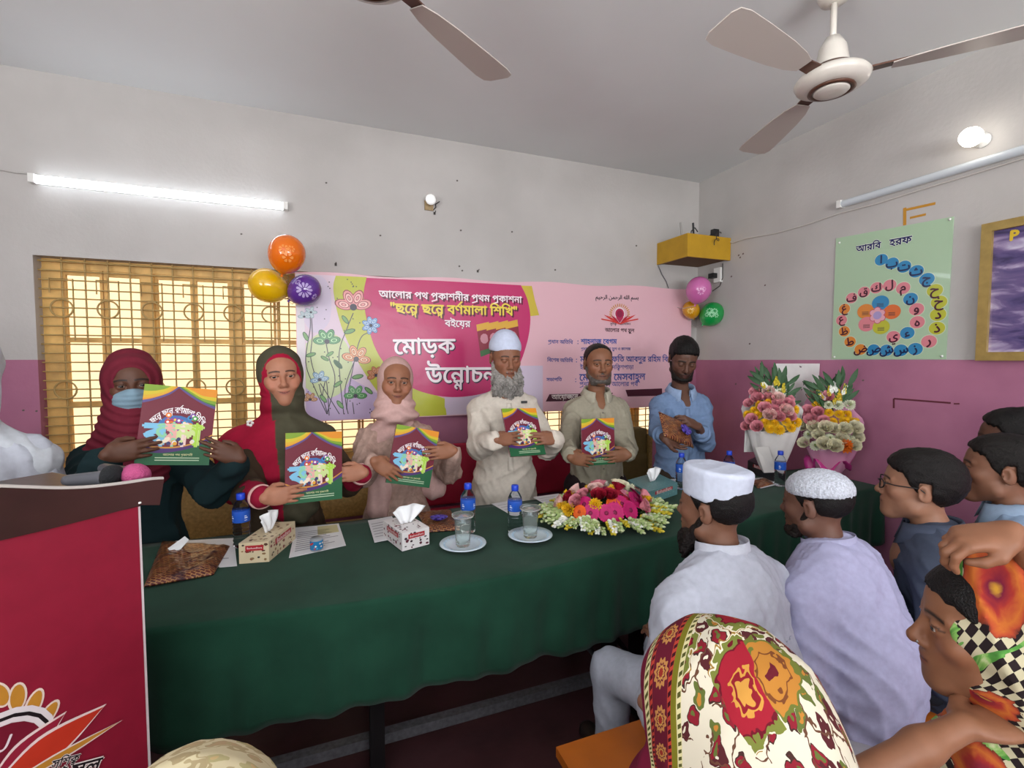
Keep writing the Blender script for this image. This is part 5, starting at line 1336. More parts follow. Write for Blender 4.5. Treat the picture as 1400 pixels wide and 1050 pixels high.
def ik(Sh, W, l1, l2, pole):
    Sh = np.array(Sh, float); W = np.array(W, float); d = W - Sh; L = np.linalg.norm(d)
    if L > (l1 + l2) * .98: k = L / ((l1 + l2) * .98); l1 *= k; l2 *= k
    u = d / L; a = (l1 * l1 - l2 * l2 + L * L) / (2 * L); h = math.sqrt(max(1e-6, l1 * l1 - a * a)); p = np.array(pole, float); p -= u * (p @ u); p /= np.linalg.norm(p)
    return Sh + u * a + p * h
def bounds(pts, pad): P = np.array(pts, float); return P.min(0) - pad, P.max(0) + pad
def merge(parts):
    Vs, Fs, Cs, n = [], [], [], 0
    for V, F, c in parts: Vs.append(V); Fs.append(F + n); Cs.append(c); n += len(V)
    return np.concatenate(Vs), np.concatenate(Fs), np.concatenate(Cs)

class Person:
    """root at the floor; local frame faces -Y; head centre at (0+hx, hy, hz)"""
    def __init__(s, label, world_head, rotz, skin, lip, group=None, fem=False, hz_scale=1.1, head_off=(0, -.025), turn=(0, 0, 0)):
        s.rot = rotz; s.skin = skin; s.lip = lip; s.fem = fem
        R2 = Matrix.Rotation(rotz, 3, 'Z'); off = R2 @ Vector((head_off[0], head_off[1], 0)); wh = Vector(world_head)
        s.o = empty('person', (wh.x - off.x, wh.y - off.y, 0), rotz, label, 'person', group)
        s.hc = np.array([head_off[0], head_off[1], wh.z]); s.R = rotm(*turn); s.parts = []; s.k = hz_scale
        s.sz = wh.z - (.252 if fem else .238); s.Rk = s.R / s.k
    def loc(s, w):   # world point -> local
        v = Matrix.Rotation(-s.rot, 3, 'Z') @ (Vector(w) - Vector(s.o.location)); return np.array(v)
    def vec(s, w): return np.array(Matrix.Rotation(-s.rot, 3, 'Z') @ Vector(w))
    def H(s, S): return S.frame(s.R * s.k if False else s.R, s.hc)
    def head(s, h=.0036, col=None, **kw):
        S = SDF(); S.frame(s.Rk, s.hc); head_sdf(S, fem=s.fem, neck=False, **kw); S.frame()
        a = s.R @ (np.array([0, .018, -.062]) * s.k) + s.hc; b = np.array([s.hc[0] * .9, s.hc[1] * .6 + .03, s.sz - .01]); r = .044 if s.fem else .049
        S.chain([a, (a + b) / 2 + np.array([0, .004, 0]), b], [r, r, r + .012], .02, .03)
        lo, hi = s.hc - .158, s.hc + .158; lo[2] = s.sz - .06; V, F = polygonise(S, lo, hi, h)
        Q = (V - s.hc) @ s.Rk; c = (col or face_colour(s.skin, s.lip, smile=kw.get('smile', 0)))(Q); s.parts.append((V, F, c)); return s
    def add(s, S, lo, hi, h, col=None):
        V, F = polygonise(S, lo, hi, h); s.parts.append((V, F, solid(col or s.skin, len(V)))); return s
    def core(s, pts_legs, sh=.15, h=.022):
        """plain torso and legs under the clothes"""
        S = SDF(); z = s.sz; hx, hy = s.hc[0], s.hc[1]; hip = np.array(pts_legs[0][0]) if pts_legs else np.array([0, 0, z - .5])
        S.chain([(hx, hy + .03, z + .06), (hx * .8, hy * .8 + .02, z - .06), (hip[0] * 0, hip[1] * .8 + .2 * hy, (z + hip[2]) / 2), (0, hip[1], hip[2] + .02)], [.05, .095, .085, .10], .05)
        S.cap((hx - sh * .8, hy * .85 + .02, z - .03), (hx + sh * .8, hy * .85 + .02, z - .03), .045, .045, .05)
        for lg in pts_legs: S.chain(lg, [.075, .055, .035, .03][:len(lg)], .03)
        P = [p for lg in pts_legs for p in lg] + [tuple(s.hc)]; lo, hi = bounds(P, .26); lo[2] = max(lo[2], -.02); s.add(S, lo, hi, h); return s
    def finish(s):
        V, F, c = merge(s.parts); np_mesh('body', V, F, SKIN, s.o, c); return s.o
    def soft_head(s, name, S, lo, hi, h, m, col, uvw=None):
        """garment modelled in head space"""
        V, F = polygonise(S, lo, hi, h); cc_ = col(V) if callable(col) else solid(col, len(V)); u = uvw(V) if uvw else None
        return np_mesh(name, (V * s.k) @ s.R.T + s.hc, F, m, s.o, cc_, u)

def hair_cut(ys, zs): return lambda P: np.interp(P[:, 1], ys, zs) + .005 * np.sin(P[:, 0] * 330 + 2 + 3 * np.sin(P[:, 0] * 90)) * np.sin(P[:, 1] * 210 + 1) - .10 * np.maximum(0, np.abs(P[:, 0]) - .035) * (P[:, 1] < -.05) - P[:, 2]
def hair_sdf(line=None, vol=0.0, top=0.0, seed=1, amp=.0022, soft_=.014):
    amp *= .55
    S = SDF(); S.ell((0, .022, .032 + top * .3), (.081 + vol, .101 + vol, .085 + vol + top), .01); S.ell((0, -.030, .050 + top), (.064 + vol, .060, .050 + top), .03)
    S.cut(line or hair_cut([-.13, -.088, -.07, -.045, -.028, -.004, .0, .028, .034, .06, .13], [.088, .084, .066, .058, .018, -.012, .022, .022, -.03, -.055, -.065]), soft_)
    S.post += [wrinkle(seed, amp, 260, (1, .35, 1)), wrinkle(seed + 5, amp, 120, (1, .5, 1))]
    return S
def cloth_torso(S, sz, w=1.0, d=1.0, hx=0.0, hy=0.0, lean=0.0, hip=(0, 0), hipz=None, hem=None, hemr=.20, sl=.0, belly=0.0, shw=1.0):
    """clothed trunk from shoulders to hem; (hx,hy) neck base, hip the pelvis centre"""
    hipz = sz - .52 if hipz is None else hipz; A = np.array([hx, hy, sz]); Hc = np.array([hip[0], hip[1], hipz])
    at = lambda t: A + (Hc - A) * t
    c1, c2, c3 = at(.26), at(.64), at(1.0)
    S.cap((hx - .115 * w * shw, hy + .005, sz - .050 - sl), (hx + .115 * w * shw, hy + .005, sz - .050 - sl), .058, .058, .05, fy=.95)
    for sg in (-1, 1): S.cap((hx + sg * .035, hy + .014, sz + .008), (hx + sg * .125 * w * shw, hy + .006, sz - .032 - sl), .034, .032, .04)
    S.ell(c1, (.165 * w, .118 * d, .19), .07); S.ell(c2, (.152 * w, .114 * d + belly, .20), .08); S.ell(c3, (.168 * w, .126 * d, .18), .08)
    if hem is not None: S.cap((Hc[0], Hc[1], hipz), (Hc[0], Hc[1], hem), .165 * w, hemr, .08, fy=.80)
    return S
def frontY(S, xs, zs, y0=-.45, y1=.0):
    out = []
    for x, z in zip(xs, zs):
        ys = np.linspace(y0, y1, 160); d = S(np.stack([np.full(160, x), ys, np.full(160, z)], 1)); k = np.argmax(d < 0); out.append(ys[k] if d[k] < 0 else np.nan)
    return out
def strip_on(S, parent, name, pts, wid, col, m=None, lift=.003, y0=-.45, horiz=False):
    """flat band lying on the front of a garment along (x,z) points"""
    xs = [p[0] for p in pts]; zs = [p[1] for p in pts]; L = []; n = len(pts)
    yl = frontY(S, [x - wid / 2 for x in xs], zs, y0); yc = frontY(S, xs, zs, y0); yr = frontY(S, [x + wid / 2 for x in xs], zs, y0); vs = []
    for i in range(n):
        for x, y in ((xs[i] - wid / 2, yl[i]), (xs[i], yc[i]), (xs[i] + wid / 2, yr[i])):
            vs.append((x, (y if y == y else -.1) - lift, zs[i]))
    o = MB().color(col).add(vs, [(i * 3 + j, i * 3 + j + 1, i * 3 + 4 + j, i * 3 + 3 + j) for i in range(n - 1) for j in range(2)], True).build(name, m or CLOTH, parent)
    md = o.modifiers.new('t', 'SOLIDIFY'); md.thickness = .0025; return o
def collar(parent, c, r, col, flap=True, gap=.28, tilt=0.0, name='collar', h=.032):
    r += .007
    n = 30; vs = []; rows_ = 0; c = Vector(c); T = Matrix.Rotation(tilt, 3, 'X')
    for i in range(n + 1):
        t = i / n; a = -PI / 2 + gap / 2 + (2 * PI - gap) * t; fr_ = max(0, 1 - min(t, 1 - t) * 5.0)
        pr = [(r * 1.05, -.012), (r, h * .5), (r * .97, h)]
        if flap: pr += [(r * 1.04, h + .004), (r * 1.14, h * .45), (r * 1.30 + .012 * fr_, -.008 - .030 * fr_)]
        rows_ = len(pr)
        for (q, z) in pr: vs.append(c + T @ Vector((q * math.cos(a), q * math.sin(a) * 1.02, z - .018 * fr_ * (not flap) * 0 - .010 * max(0, -math.sin(a)))))
    o = MB().color(col).add(vs, [(i * rows_ + j, (i + 1) * rows_ + j, (i + 1) * rows_ + j + 1, i * rows_ + j + 1) for i in range(n) for j in range(rows_ - 1)], True).build(name, CLOTH, parent)
    md = o.modifiers.new('t', 'SOLIDIFY'); md.thickness = .003; return o
# ------------------------------------------------------------------ the books on show
BOOKM = mat('book_cover_print', attr=True, rough=.42, spec=.3)
BW, BH, BT = .205, .262, .008
def make_book(c, bu, bv, label, s=1.0):
    """c centre of the front cover, bu right, bv up as seen by us"""
    bu = Vector(bu).normalized(); bv = Vector(bv); bv = (bv - bu * bv.dot(bu)).normalized(); bn = bu.cross(bv)
    o = bpy.data.objects.new('picture_book', None); link(o); tag(o, label, 'book', 'rhyme books held up for the launch')
    M4 = Matrix((bu, bv, bn)).transposed().to_4x4(); M4.translation = Vector(c) - bn * BT; o.matrix_world = M4
    W, Hh = BW * s / 2, BH * s / 2
    MB().color('#d8d4cc').box((-W + .002, -Hh + .002, .001), (W - .002, Hh - .002, BT - .001)).build('pages', PRINT, o)
    MB().color('#6b1c2e').box((-W, -Hh, 0), (W, Hh, .001)).build('back_cover', PRINT_GLOSS, o)
    MB().color('#6b1c2e').box((-W, -Hh, BT - .001), (W, Hh, BT)).build('front_cover', BOOKM, o)
    mb = MB(); e = [0]
    def P(u, v, l): return (u * W, v * Hh, BT + .0003 * l)
    def poly(pts, c_, l): mb.color(c_); mb.poly([P(u, v, l) for u, v in pts])
    def el(u, v, a, b, c_, l, n=14): poly([(u + a * math.cos(2 * PI * t / n), v + b * math.sin(2 * PI * t / n)) for t in range(n)], c_, l)
    # yellow-green curtains at the top
    for k, (c_, q) in enumerate((('#3f7a34', 0), ('#7a9a2c', .10), ('#c9b428', .20), ('#d88a24', .32))):
        poly(curve([(-1, 1), (-.1 - q * .6, 1)], 2) + curve([(-.1 - q * .6, 1), (-.35 - q * .4, .78 + q * .4), (-.75, .62 + q * .7), (-1, .56 + q * .85)], 5)[1:], ('#d88a24', '#d0a428', '#c9b428', '#7a9a2c')[k], 1 + k)
        poly(curve([(-.1 + q * .6, 1), (1, 1)], 2) + curve([(1, .50 + q * .9), (.6, .62 + q * .6), (.2 + q * .4, .82 + q * .3), (-.1 + q * .6, 1)], 5)[:-1], c_, 1 + k)
    poly(curve([(-1, .60), (-.75, .66), (-.35, .82), (-.1, 1.0)], 5) + curve([(-.05, 1.0), (-.32, .78), (-.75, .60), (-1, .53)], 5), '#5a4a80', 6)
    poly(curve([(1, .54), (.6, .66), (.2, .85), (-.1, 1)], 5) + curve([(-.14, 1), (.18, .80), (.6, .60), (1, .47)], 5), '#5a4a80', 6)
    # green foot with a violet swoosh
    poly(curve([(-1, -.58), (-.5, -.66), (0, -.62), (.5, -.50), (1, -.30)], 5) + [(1, -1), (-1, -1)], '#1f5a38', 2)
    poly(curve([(-1, -.46), (-.6, -.56), (0, -.55), (.55, -.42), (1, -.22)], 5) + curve([(1, -.34), (.5, -.54), (0, -.66), (-.5, -.70), (-1, -.62)], 5), '#4a2a6a', 3)
    poly(curve([(-1, -.42), (-.6, -.53), (0, -.53), (.55, -.40), (1, -.19)], 5) + curve([(1, -.23), (.55, -.44), (0, -.57), (-.6, -.57), (-1, -.46)], 5), '#c98a3a', 4)
    # arched white title
    pcs, w = text_layout('ছে{নদ} ছে{নদ} ব{ণ~}মালা িশিখ'); k = 2.0 / w; mb.color('#efe6e8'); Rr = 1.25
    for vs, tr in pcs:
        if not tr: continue
        for n_, sx in enumerate((-.03, .03)):
            q = []
            for x, y in vs:
                t = (x + sx - w / 2) * k / Rr; r = Rr + (y - .3) * k * 1.15; q.append((r * math.sin(t) * W * .80, (r * math.cos(t) - Rr + .46) * Hh * .86, BT + .0003 * 7 + n_ * .00005))
            mb.add(q, tr, False)
    mb.color('#b8a0b8'); draw_text(mb, 'েছাটেদর ছড়া ও ছিবর বই', lambda x, y, n=0: (x, .33 * Hh + y, BT + .0021 + n), width=W * .75)
    # bright picture cluster and big coloured title word
    el(-.05, -.02, .50, .28, '#3a6aa8', 5); el(-.05, -.10, .42, .24, '#7a2a4a', 6)
    rr = random.Random(4)
    for i in range(26):
        u, v = rr.uniform(-.35, .48), rr.uniform(-.08, .28); el(u, v, .085, .068, rr.choice(('#d8a020', '#3a8ac0', '#b83038', '#4a9a48', '#e0d8d0', '#7a4a9a', '#e07a28')), 8 + i * .12, 9); el(u, v, .04, .032, rr.choice(('#20304a', '#e8c030', '#f0e8e0')), 8.06 + i * .12, 7)
    for i, (g_, c_, u) in enumerate((('ব', '#7ab8d8', -.56), ('ণ', '#8ac8a0', -.28), ('ম', '#e0a8a0', .0), ('া', '#e8d0c8', .17), ('ল', '#c8d890', .32), ('া', '#a8d048', .54))):
        mb.color(c_); draw_text(mb, g_, lambda x, y, n=0, u=u, i=i: (u * W + x, -.24 * Hh + y, BT + .0036 + n + i * .00004), height=.105 * s, bold=.05)
    for i in range(16): el(rr.uniform(-.5, .45), rr.uniform(-.46, -.34), .06, .05, rr.choice(('#c83a3a', '#e8d8c0', '#e0a030', '#d8e0e8', '#3a3a6a')), 13 + i * .1, 8)
    mb.color('#d8d8a0'); draw_text(mb, 'আেলার পথ {প^}কাশনী', lambda x, y, n=0: (x + .1 * W, -.74 * Hh + y, BT + .0015 + n), width=W * .8)
    mb.color('#a8c0a0')
    for v in (-.83, -.89): mb.add([P(-.5, v, 5), P(.7, v, 5), P(.7, v + .025, 5), P(-.5, v + .025, 5)], [(0, 1, 2, 3)], False)
    mb.build('cover_print', BOOKM, o)
    return dict(o=o, c=np.array(c), bu=np.array(bu), bv=np.array(bv), bn=np.array(bn), s=s)
def book_px(px, py, Y, roll, yaw, pitch, label, s=1.0):
    """roll: turn in the picture plane, yaw/pitch: turning of the cover (degrees); 0 faces the camera side of the room"""
    c = atY(px, py, Y); R = Matrix.Rotation(math.radians(yaw), 3, 'Z') @ Matrix.Rotation(math.radians(-pitch), 3, 'X') @ Matrix.Rotation(math.radians(roll), 3, 'Y')
    return make_book(c, R @ Vector((1, 0, 0)), R @ Vector((0, 0, 1)), label, s)
def grip(b, side, t, inset=.0, ang=0.0, lift=.013):
    """hand pose at the picture-left (-1) or picture-right (+1) edge of a book; t height along the edge; returns world wrist, fx, fy, fz"""
    ca, sa = math.cos(ang), math.sin(ang); fx = -side * b['bu'] * ca + b['bv'] * sa; fz = b['bv'] * ca + side * b['bu'] * sa
    e = b['c'] + b['bu'] * side * BW * b['s'] / 2 + b['bv'] * t * BH * b['s'] / 2
    return e - fx * (.112 - inset) + b['bn'] * lift, fx, -b['bn'], fz
def arm(p, hand, Sh, pole, l1=.27, l2=.245, curl=(.06, .12, .10), thumb='hold', s=.93, h=.0042, thick=1.0, col=None, fore=True):
    """adds a hand and forearm to the body mesh; hand in world coordinates; returns local (shoulder, elbow, wrist)"""
    W = p.loc(hand[0]); fx, fy, fz = (p.vec(v) for v in hand[1:]); Wb = W - fx * .0
    E_ = ik(Sh, Wb, l1, l2, pole); S = SDF(); hand_sdf(S, W, fx, fy, fz, E_, curl, thumb, s, thick=thick)
    tip = W + fx * .18 * s; lo, hi = bounds([W, tip, W + (E_ - W) * .9, W + fz * .08, W - fz * .06, W + fy * .06, W - fy * .04], .05)
    S.frame(); p.add(S, lo, hi, h, col)
    return np.array(Sh), E_, W
def sleeve(S, a, r0=.062, r1=.052, r2=.040, cuff=.03, k=.03):
    """sleeve along shoulder-elbow-wrist ending cuff metres before the wrist"""
    Sh, E_, W = a; d = (W - E_); L = np.linalg.norm(d); S.cap(Sh, E_, r0, r1, k); S.cap(E_, E_ + d * max(0, 1 - cuff / L), r1, r2, k); return S
def cuff(parent, a, r, col, cuff_=.03, wid=.03, name='cuff'):
    Sh, E_, W = a; d = Vector(W - E_).normalized(); c = Vector(W) - d * cuff_; q = d.to_track_quat('Z', 'Y').to_matrix().to_4x4()
    o = MB().color(col).lathe([(r * .8, .0), (r, .0), (r * 1.02, -wid), (r * .8, -wid * 1.1)], 24, Matrix.Translation(c) @ q).build(name, CLOTH, parent); return o
def legs_standing(sz, w=.085, hip=None): z = sz - .53 if hip is None else hip; return [[(sg * w, .0, z), (sg * w, -.01, z * .52), (sg * w, .02, .09), (sg * w, -.08, .04)] for sg in (-1, 1)]
def shoes(parent, sz, col='#2a2220', w=.085):
    for sg in (-1, 1):
        S = SDF(); S.cap((sg * w, .03, .045), (sg * w, -.13, .035), .045, .036, .02); S.cap((sg * w, .03, .05), (sg * w, .02, .11), .04, .038, .02); S.cut(lambda P: -P[:, 2], .004)
        soft('shoe', S, (sg * w - .08, -.20, -.02), (sg * w + .08, .10, .16), .014, PLASTIC, parent, col)
BB = ((-.50, -.46, .0), (.50, .32, 1.75))
def garment(p, name, S, h=.0095, col='#888888', lo=None, hi=None, m=None, uvw=None):
    return soft(name, S, lo or BB[0], hi or BB[1], h, m or CLOTH, p.o, col, uvw)
# ================================================================== the six people standing behind the table
ROW = 'people standing behind the table'
# ---- woman in a maroon headscarf and blue-grey mask
b = book_px(243, 582, 2.13, 8, 18, 6, 'picture book held by the masked woman, nearest the window', 1.12)
p = Person('woman in a maroon headscarf, blue-grey face mask and dark robe holding a book', atY(181, 525, 2.42), math.radians(12), '#5b3a2b', '#6a3b34', ROW, True, turn=(4, 4, -3))
p.head(h=.0031, lid=.8, ears=False); hz = p.hc[2]; sz = p.sz
aL = arm(p, grip(b, -1, -.62, .03, .25), (-.150, .01, sz - .06), (-.34, .30, -1), thick=.95); aR = arm(p, grip(b, 1, -.55, .0, .35), (.150, .01, sz - .06), (-.1, .2, -1), thick=.95)
eyes(p.o, p.R, p.hc, p); p.core(legs_standing(sz)); p.finish()
S = SDF(); cloth_torso(S, sz, .98, 1.0, hem=.12, hemr=.19); sleeve(S, aL, .072, .070, .055, .05); sleeve(S, aR, .072, .070, .055, .05); S.post.append(wrinkle(3, .009, 46, (1, 1, .5))); garment(p, 'robe', S, .011, '#14272a')
S = SDF(); S.ell((0, .022, .012), (.098, .115, .120), .02); S.ell((0, .0, -.10), (.085, .085, .085), .05); S.cap((0, -.035, -.13), (0, -.075, -.32), .085, .09, .06); S.cap((-.06, 0, -.17), (-.12, -.0, -.26), .06, .055, .05); S.cap((.06, 0, -.17), (.12, -.0, -.26), .06, .055, .05)
S.ell((0, -.13, .005), (.060, .105, .062), .012, sub=True)
S.post.append(lambda P: .0032 * np.sin(np.sqrt(P[:, 0] ** 2 * 1.0 + (P[:, 2] - .02) ** 2) * 210 + 6 * P[:, 1]) * (P[:, 1] < .06)); p.soft_head('headscarf', S, (-.22, -.19, -.44), (.22, .16, .15), .0055, CLOTH, '#6b2130')
S = SDF(); S.ell((0, -.050, -.052), (.066, .066, .058), .02); S.ell((0, -.10, -.030), (.022, .022, .026), .02); S.cut(lambda P: P[:, 1] + .012 + .0 * P[:, 2]); S.cut(lambda P: P[:, 2] + .012 - .20 * np.maximum(0, .03 - np.abs(P[:, 0])))
S.post.append(lambda P: .0013 * np.sin(P[:, 2] * 330 + 260 * np.abs(P[:, 0]) * (P[:, 2] + .05))); p.soft_head('face_mask', S, (-.09, -.14, -.13), (.09, .02, .02), .004, mat('mask_fabric', attr=True, rough=.9), '#7b96a6')
shoes(p.o, sz)
# ---- woman in olive and red
b = book_px(430, 638, 2.16, 3, 14, 8, 'picture book held low by the woman in olive and red', 1.1)
p = Person('woman in an olive headscarf with a bright red shawl over one shoulder holding a book', atY(384, 514, 2.50), math.radians(6), '#a8735a', '#8e4a44', ROW, True, turn=(3, 2, -4))
p.head(h=.0031, lid=.75, smile=.7, ears=False, fat=.003); sz = p.sz
aL = arm(p, grip(b, -1, -.72, .035, .05), (-.150, .01, sz - .06), (-.34, .30, -1)); aR = arm(p, grip(b, 1, -.3, .01, .0, -.02), (.150, .01, sz - .06), (.34, .30, -1))
eyes(p.o, p.R, p.hc, p); p.core(legs_standing(sz)); p.finish()
S = SDF(); cloth_torso(S, sz, 1.0, 1.1, hem=.12, hemr=.20); sleeve(S, aL, .074, .072, .062, .16); sleeve(S, aR, .074, .070, .055, .16); S.post.append(wrinkle(8, .009, 44, (1, 1, .4))); garment(p, 'robe', S, .011, '#3d3024')
for a in (aL, aR):
    S = SDF(); d = a[2] - a[1]; L = np.linalg.norm(d); S.cap(a[1] + d * .25, a[1] + d * (1 - .03 / L),   .060, .044, .02); S.post.append(wrinkle(4, .004, 60)); lo, hi = bounds([a[1], a[2]], .11); garment(p, 'red_cuff_sleeve', S, .009, '#8a1430', tuple(lo), tuple(hi))
    cuff(p.o, a, .049, '#c9a09a', .035, .012, 'lace_edge')
cxy = lambda: None
S = SDF(); Hs = p.hc
S.frame(p.Rk, p.hc); S.ell((0, .024, .014), (.094, .112, .118), .02); S.ell((0, .0, -.11), (.088, .085, .075), .05); S.frame()
S.cap((-.05, -.0, sz - .0), (-.175, .0, sz - .075), .075, .085, .06); S.cap((.05, -.0, sz - .0), (.175, .0, sz - .075), .075, .085, .06); S.ell((0, -.04, sz - .16), (.19, .13, .20), .07); S.cap((-.19, -.01, sz - .10), (-.205, -.05, sz - .24), .09, .08, .05)
S.cap((.02, -.09, sz - .2), (.05, -.10, sz - .34), .11, .10, .06)
S.frame(p.Rk, p.hc); S.ell((0, -.125, -.014), (.061, .098, .083), .010, sub=True); S.frame()
S.post.append(lambda P: .0045 * np.sin(60 * (P[:, 2] + .75 * np.abs(P[:, 0] - .03)) + 2.2 * np.sin(P[:, 0] * 13)) * (P[:, 2] < Hs[2] - .09)); S.post.append(lambda P: .002 * np.sin(190 * (P[:, 0] ** 2 + (P[:, 2] - Hs[2]) ** 2) ** .5) * (P[:, 2] > Hs[2] - .09))
def c2(P):
    Q = (P - Hs) @ p.Rk; out = np.tile(np.array(C('#4b4838')), (len(P), 1)); red = np.array(C('#9c1634'))
    m = (Q[:, 2] > -.115) & (np.sqrt(((Q[:, 0]) / .062) ** 2 + ((Q[:, 2] + .012) / .090) ** 2) < 1.22) & (Q[:, 1] < -.035) & (Q[:, 2] > -.03 - .9 * Q[:, 0] * 0); out[m & (Q[:, 2] > -.045)] = red
    m = (P[:, 0] < -.035 - .10 * (sz - .02 - P[:, 2])) & (P[:, 2] < sz + .05) & (P[:, 2] > sz - .42) & (P[:, 1] < .10); out[m] = red
    m = (Q[:, 0] < -.052) & (Q[:, 2] < -.02) & (Q[:, 1] < .05); out[m] = red
    return out
soft('headscarf', S, (-.36, -.30, sz - .52), (.36, .22, Hs[2] + .17), .0062, CLOTH, p.o, c2)
mb = MB().color('#e8e4e0'); pc_ = p.loc(atY(342, 577, 2.40)); yy = frontY(S, [pc_[0]], [pc_[2]])[0]
for k in range(5): a = k * 1.257; mb.lathe([(0, 0), (.007, .001), (.006, .004), (0, .005)], 8, Matrix.Translation((pc_[0] + .009 * math.cos(a), (yy if yy == yy else -.15) - .002, pc_[2] + .010 * math.sin(a))) @ Matrix.Rotation(PI / 2, 4, 'X'))
mb.build('white_brooch', PLASTIC, p.o); shoes(p.o, sz)
# ---- woman in pale pink
b = book_px(565, 624, 2.30, 14, 8, 8, 'picture book held tilted by the woman in pale pink', 1.05)
p = Person('woman in a pale pink headscarf and beige pink tunic holding a tilted book', atY(541, 522, 2.66), math.radians(-1), '#93634a', '#7e4038', ROW, True, turn=(0, 2, 3))
p.head(h=.0031, lid=.8, smile=.6, ears=False, fat=.004); sz = p.sz
aL = arm(p, grip(b, -1, -.60, .03, -.45), (-.150, .01, sz - .06), (-.34, .30, -1)); aR = arm(p, grip(b, 1, .25, .02, -.25), (.150, .01, sz - .06), (.34, .30, -1))
eyes(p.o, p.R, p.hc, p); p.core(legs_standing(sz)); p.finish()
S = SDF(); cloth_torso(S, sz, .97, 1.08, hem=.35, hemr=.23); sleeve(S, aL, .068, .060, .046, .035); sleeve(S, aR, .068, .062, .048, .035); S.post.append(wrinkle(11, .009, 50, (1, 1, .5)))
EMB = mat('embroidered_cloth', attr=True, rough=.85, noise=.16, nscale=45, bump=.5, bscale=70)
garment(p, 'tunic', S, .0095, '#a98c80', m=EMB)
S = SDF(); Hs = p.hc; S.frame(p.Rk, p.hc); S.ell((0, .022, .012), (.088, .108, .114), .02); S.ell((0, .01, -.065), (.082, .085, .065), .03); S.ell((0, -.02, -.112), (.096, .088, .050), .03); S.ell((0, -.02, -.158), (.116, .10, .045), .03); S.frame()
S.cap((-.04, -.03, sz - .02), (-.10, -.085, sz - .42), .072, .065, .04); S.cap((.05, 0, sz - .01), (.15, .02, sz - .10), .06, .06, .05); S.cap((.15, .02, sz - .06), (.20, -.03, sz - .34), .06, .075, .05); S.cap((-.05, 0, sz - .01), (-.15, .02, sz - .08), .06, .06, .05)
S.frame(p.Rk, p.hc); S.ell((0, -.125, -.014), (.058, .097, .081), .010, sub=True); S.frame()
S.post.append(lambda P: .0050 * np.sin(95 * (P[:, 2] + .35 * np.abs(P[:, 0]) + .012 * np.sin(P[:, 0] * 25))) * (P[:, 2] < Hs[2] - .09) * (P[:, 2] > sz - .08)); S.post.append(lambda P: .004 * np.sin(P[:, 0] * 95 + 8 * P[:, 2]) * (P[:, 2] < sz - .06))
soft('headscarf', S, (-.32, -.24, sz - .54), (.34, .20, Hs[2] + .15), .0058, CLOTH, p.o, '#c4a09a')
S = SDF(); S.ell((0, .016, .010), (.0845, .104, .106), .02); S.ell((0, -.13, -.016), (.050, .095, .074), .006, sub=True); S.cut(lambda P: .02 - P[:, 2]); p.soft_head('under_cap', S, (-.1, -.12, -.0), (.1, .13, .13), .005, CLOTH, '#2c2220')
shoes(p.o, sz)
# ---- man in a white kurta
b = book_px(716, 590, 2.30, 2, 6, 28, 'picture book held by the bearded man in the white kurta', 1.0)
p = Person('bearded man in a white kurta and white cap looking down at a book', atY(691, 489, 2.62), math.radians(-6), '#865a44', '#74443a', ROW, False, turn=(3, 12, 0))
p.head(h=.0031, lid=0, nose=1.1); sz = p.sz
aL = arm(p, grip(b, -1, -.30, .045, .05), (-.150, .01, sz - .06), (-.34, .30, -1)); aR = arm(p, grip(b, 1, -.36, .035, .05), (.150, .01, sz - .06), (.34, .30, -1))
p.core(legs_standing(sz)); p.finish()
S = SDF(); cloth_torso(S, sz, 1.04, 1.1, hem=.45, hemr=.22, belly=.015); sleeve(S, aL, .070, .068, .054, .03); sleeve(S, aR, .070, .068, .054, .03); S.post += [wrinkle(21, .009, 40, (1, 1, .4)), wrinkle(22, .004, 80)]; garment(p, 'kurta', S, .0092, '#c9c0b4')
zz = np.linspace(sz - .02, sz - .40, 22); strip_on(S, p.o, 'placket', [(0.0, z) for z in zz], .030, '#cdc4b8')
for k in range(4):
    z = sz - .05 - .085 * k; y = frontY(S, [0], [z])[0]; MB().color('#b8b0a6').lathe([(0, 0), (.006, .001), (.005, .003), (0, .0035)], 10, Matrix.Translation((0, y - .006, z)) @ Matrix.Rotation(PI / 2, 4, 'X')).build('button', PLASTIC, p.o)
collar(p.o, (0, .004, sz + .046), .070, '#c9c0b4', False, .25, .15)
pc_ = p.loc(atY(726, 553, 2.4)); y = frontY(S, [pc_[0]], [pc_[2]])[0]; MB().color('#151515').box((pc_[0] - .012, y - .014, pc_[2] - .007), (pc_[0] + .024, y - .001, pc_[2] + .007)).build('clip_microphone', PLASTIC, p.o)
for sg in (-1, 1):
    S = SDF(); S.chain([(sg * .085, 0, sz - .55), (sg * .085, -.01, .45), (sg * .09, .02, .07)], [.105, .085, .07], .03); soft('trouser_leg', S, (sg * .085 - .14, -.16, 0), (sg * .085 + .14, .16, sz - .4), .018, CLOTH, p.o, '#bdb5aa')
S = SDF(); S.ell((0, .018, .056), (.0845, .1035, .078), .01); S.ell((0, .02, .11), (.05, .06, .035), .03); S.cut(lambda P: .038 - .10 * (P[:, 1]) - P[:, 2], .003); S.post.append(lambda P: .0008 * np.sin(P[:, 2] * 500) * np.sin(np.arctan2(P[:, 1], P[:, 0]) * 40)); p.soft_head('prayer_cap', S, (-.1, -.11, .0), (.1, .14, .16), .0042, CLOTH, '#c3cbe0')
S = hair_sdf(vol=-.004, seed=3, amp=.001); S.cut(lambda P: P[:, 2] - .05); p.soft_head('hair', S, (-.1, -.1, -.1), (.1, .14, .09), .0045, HAIR, '#4a4440')
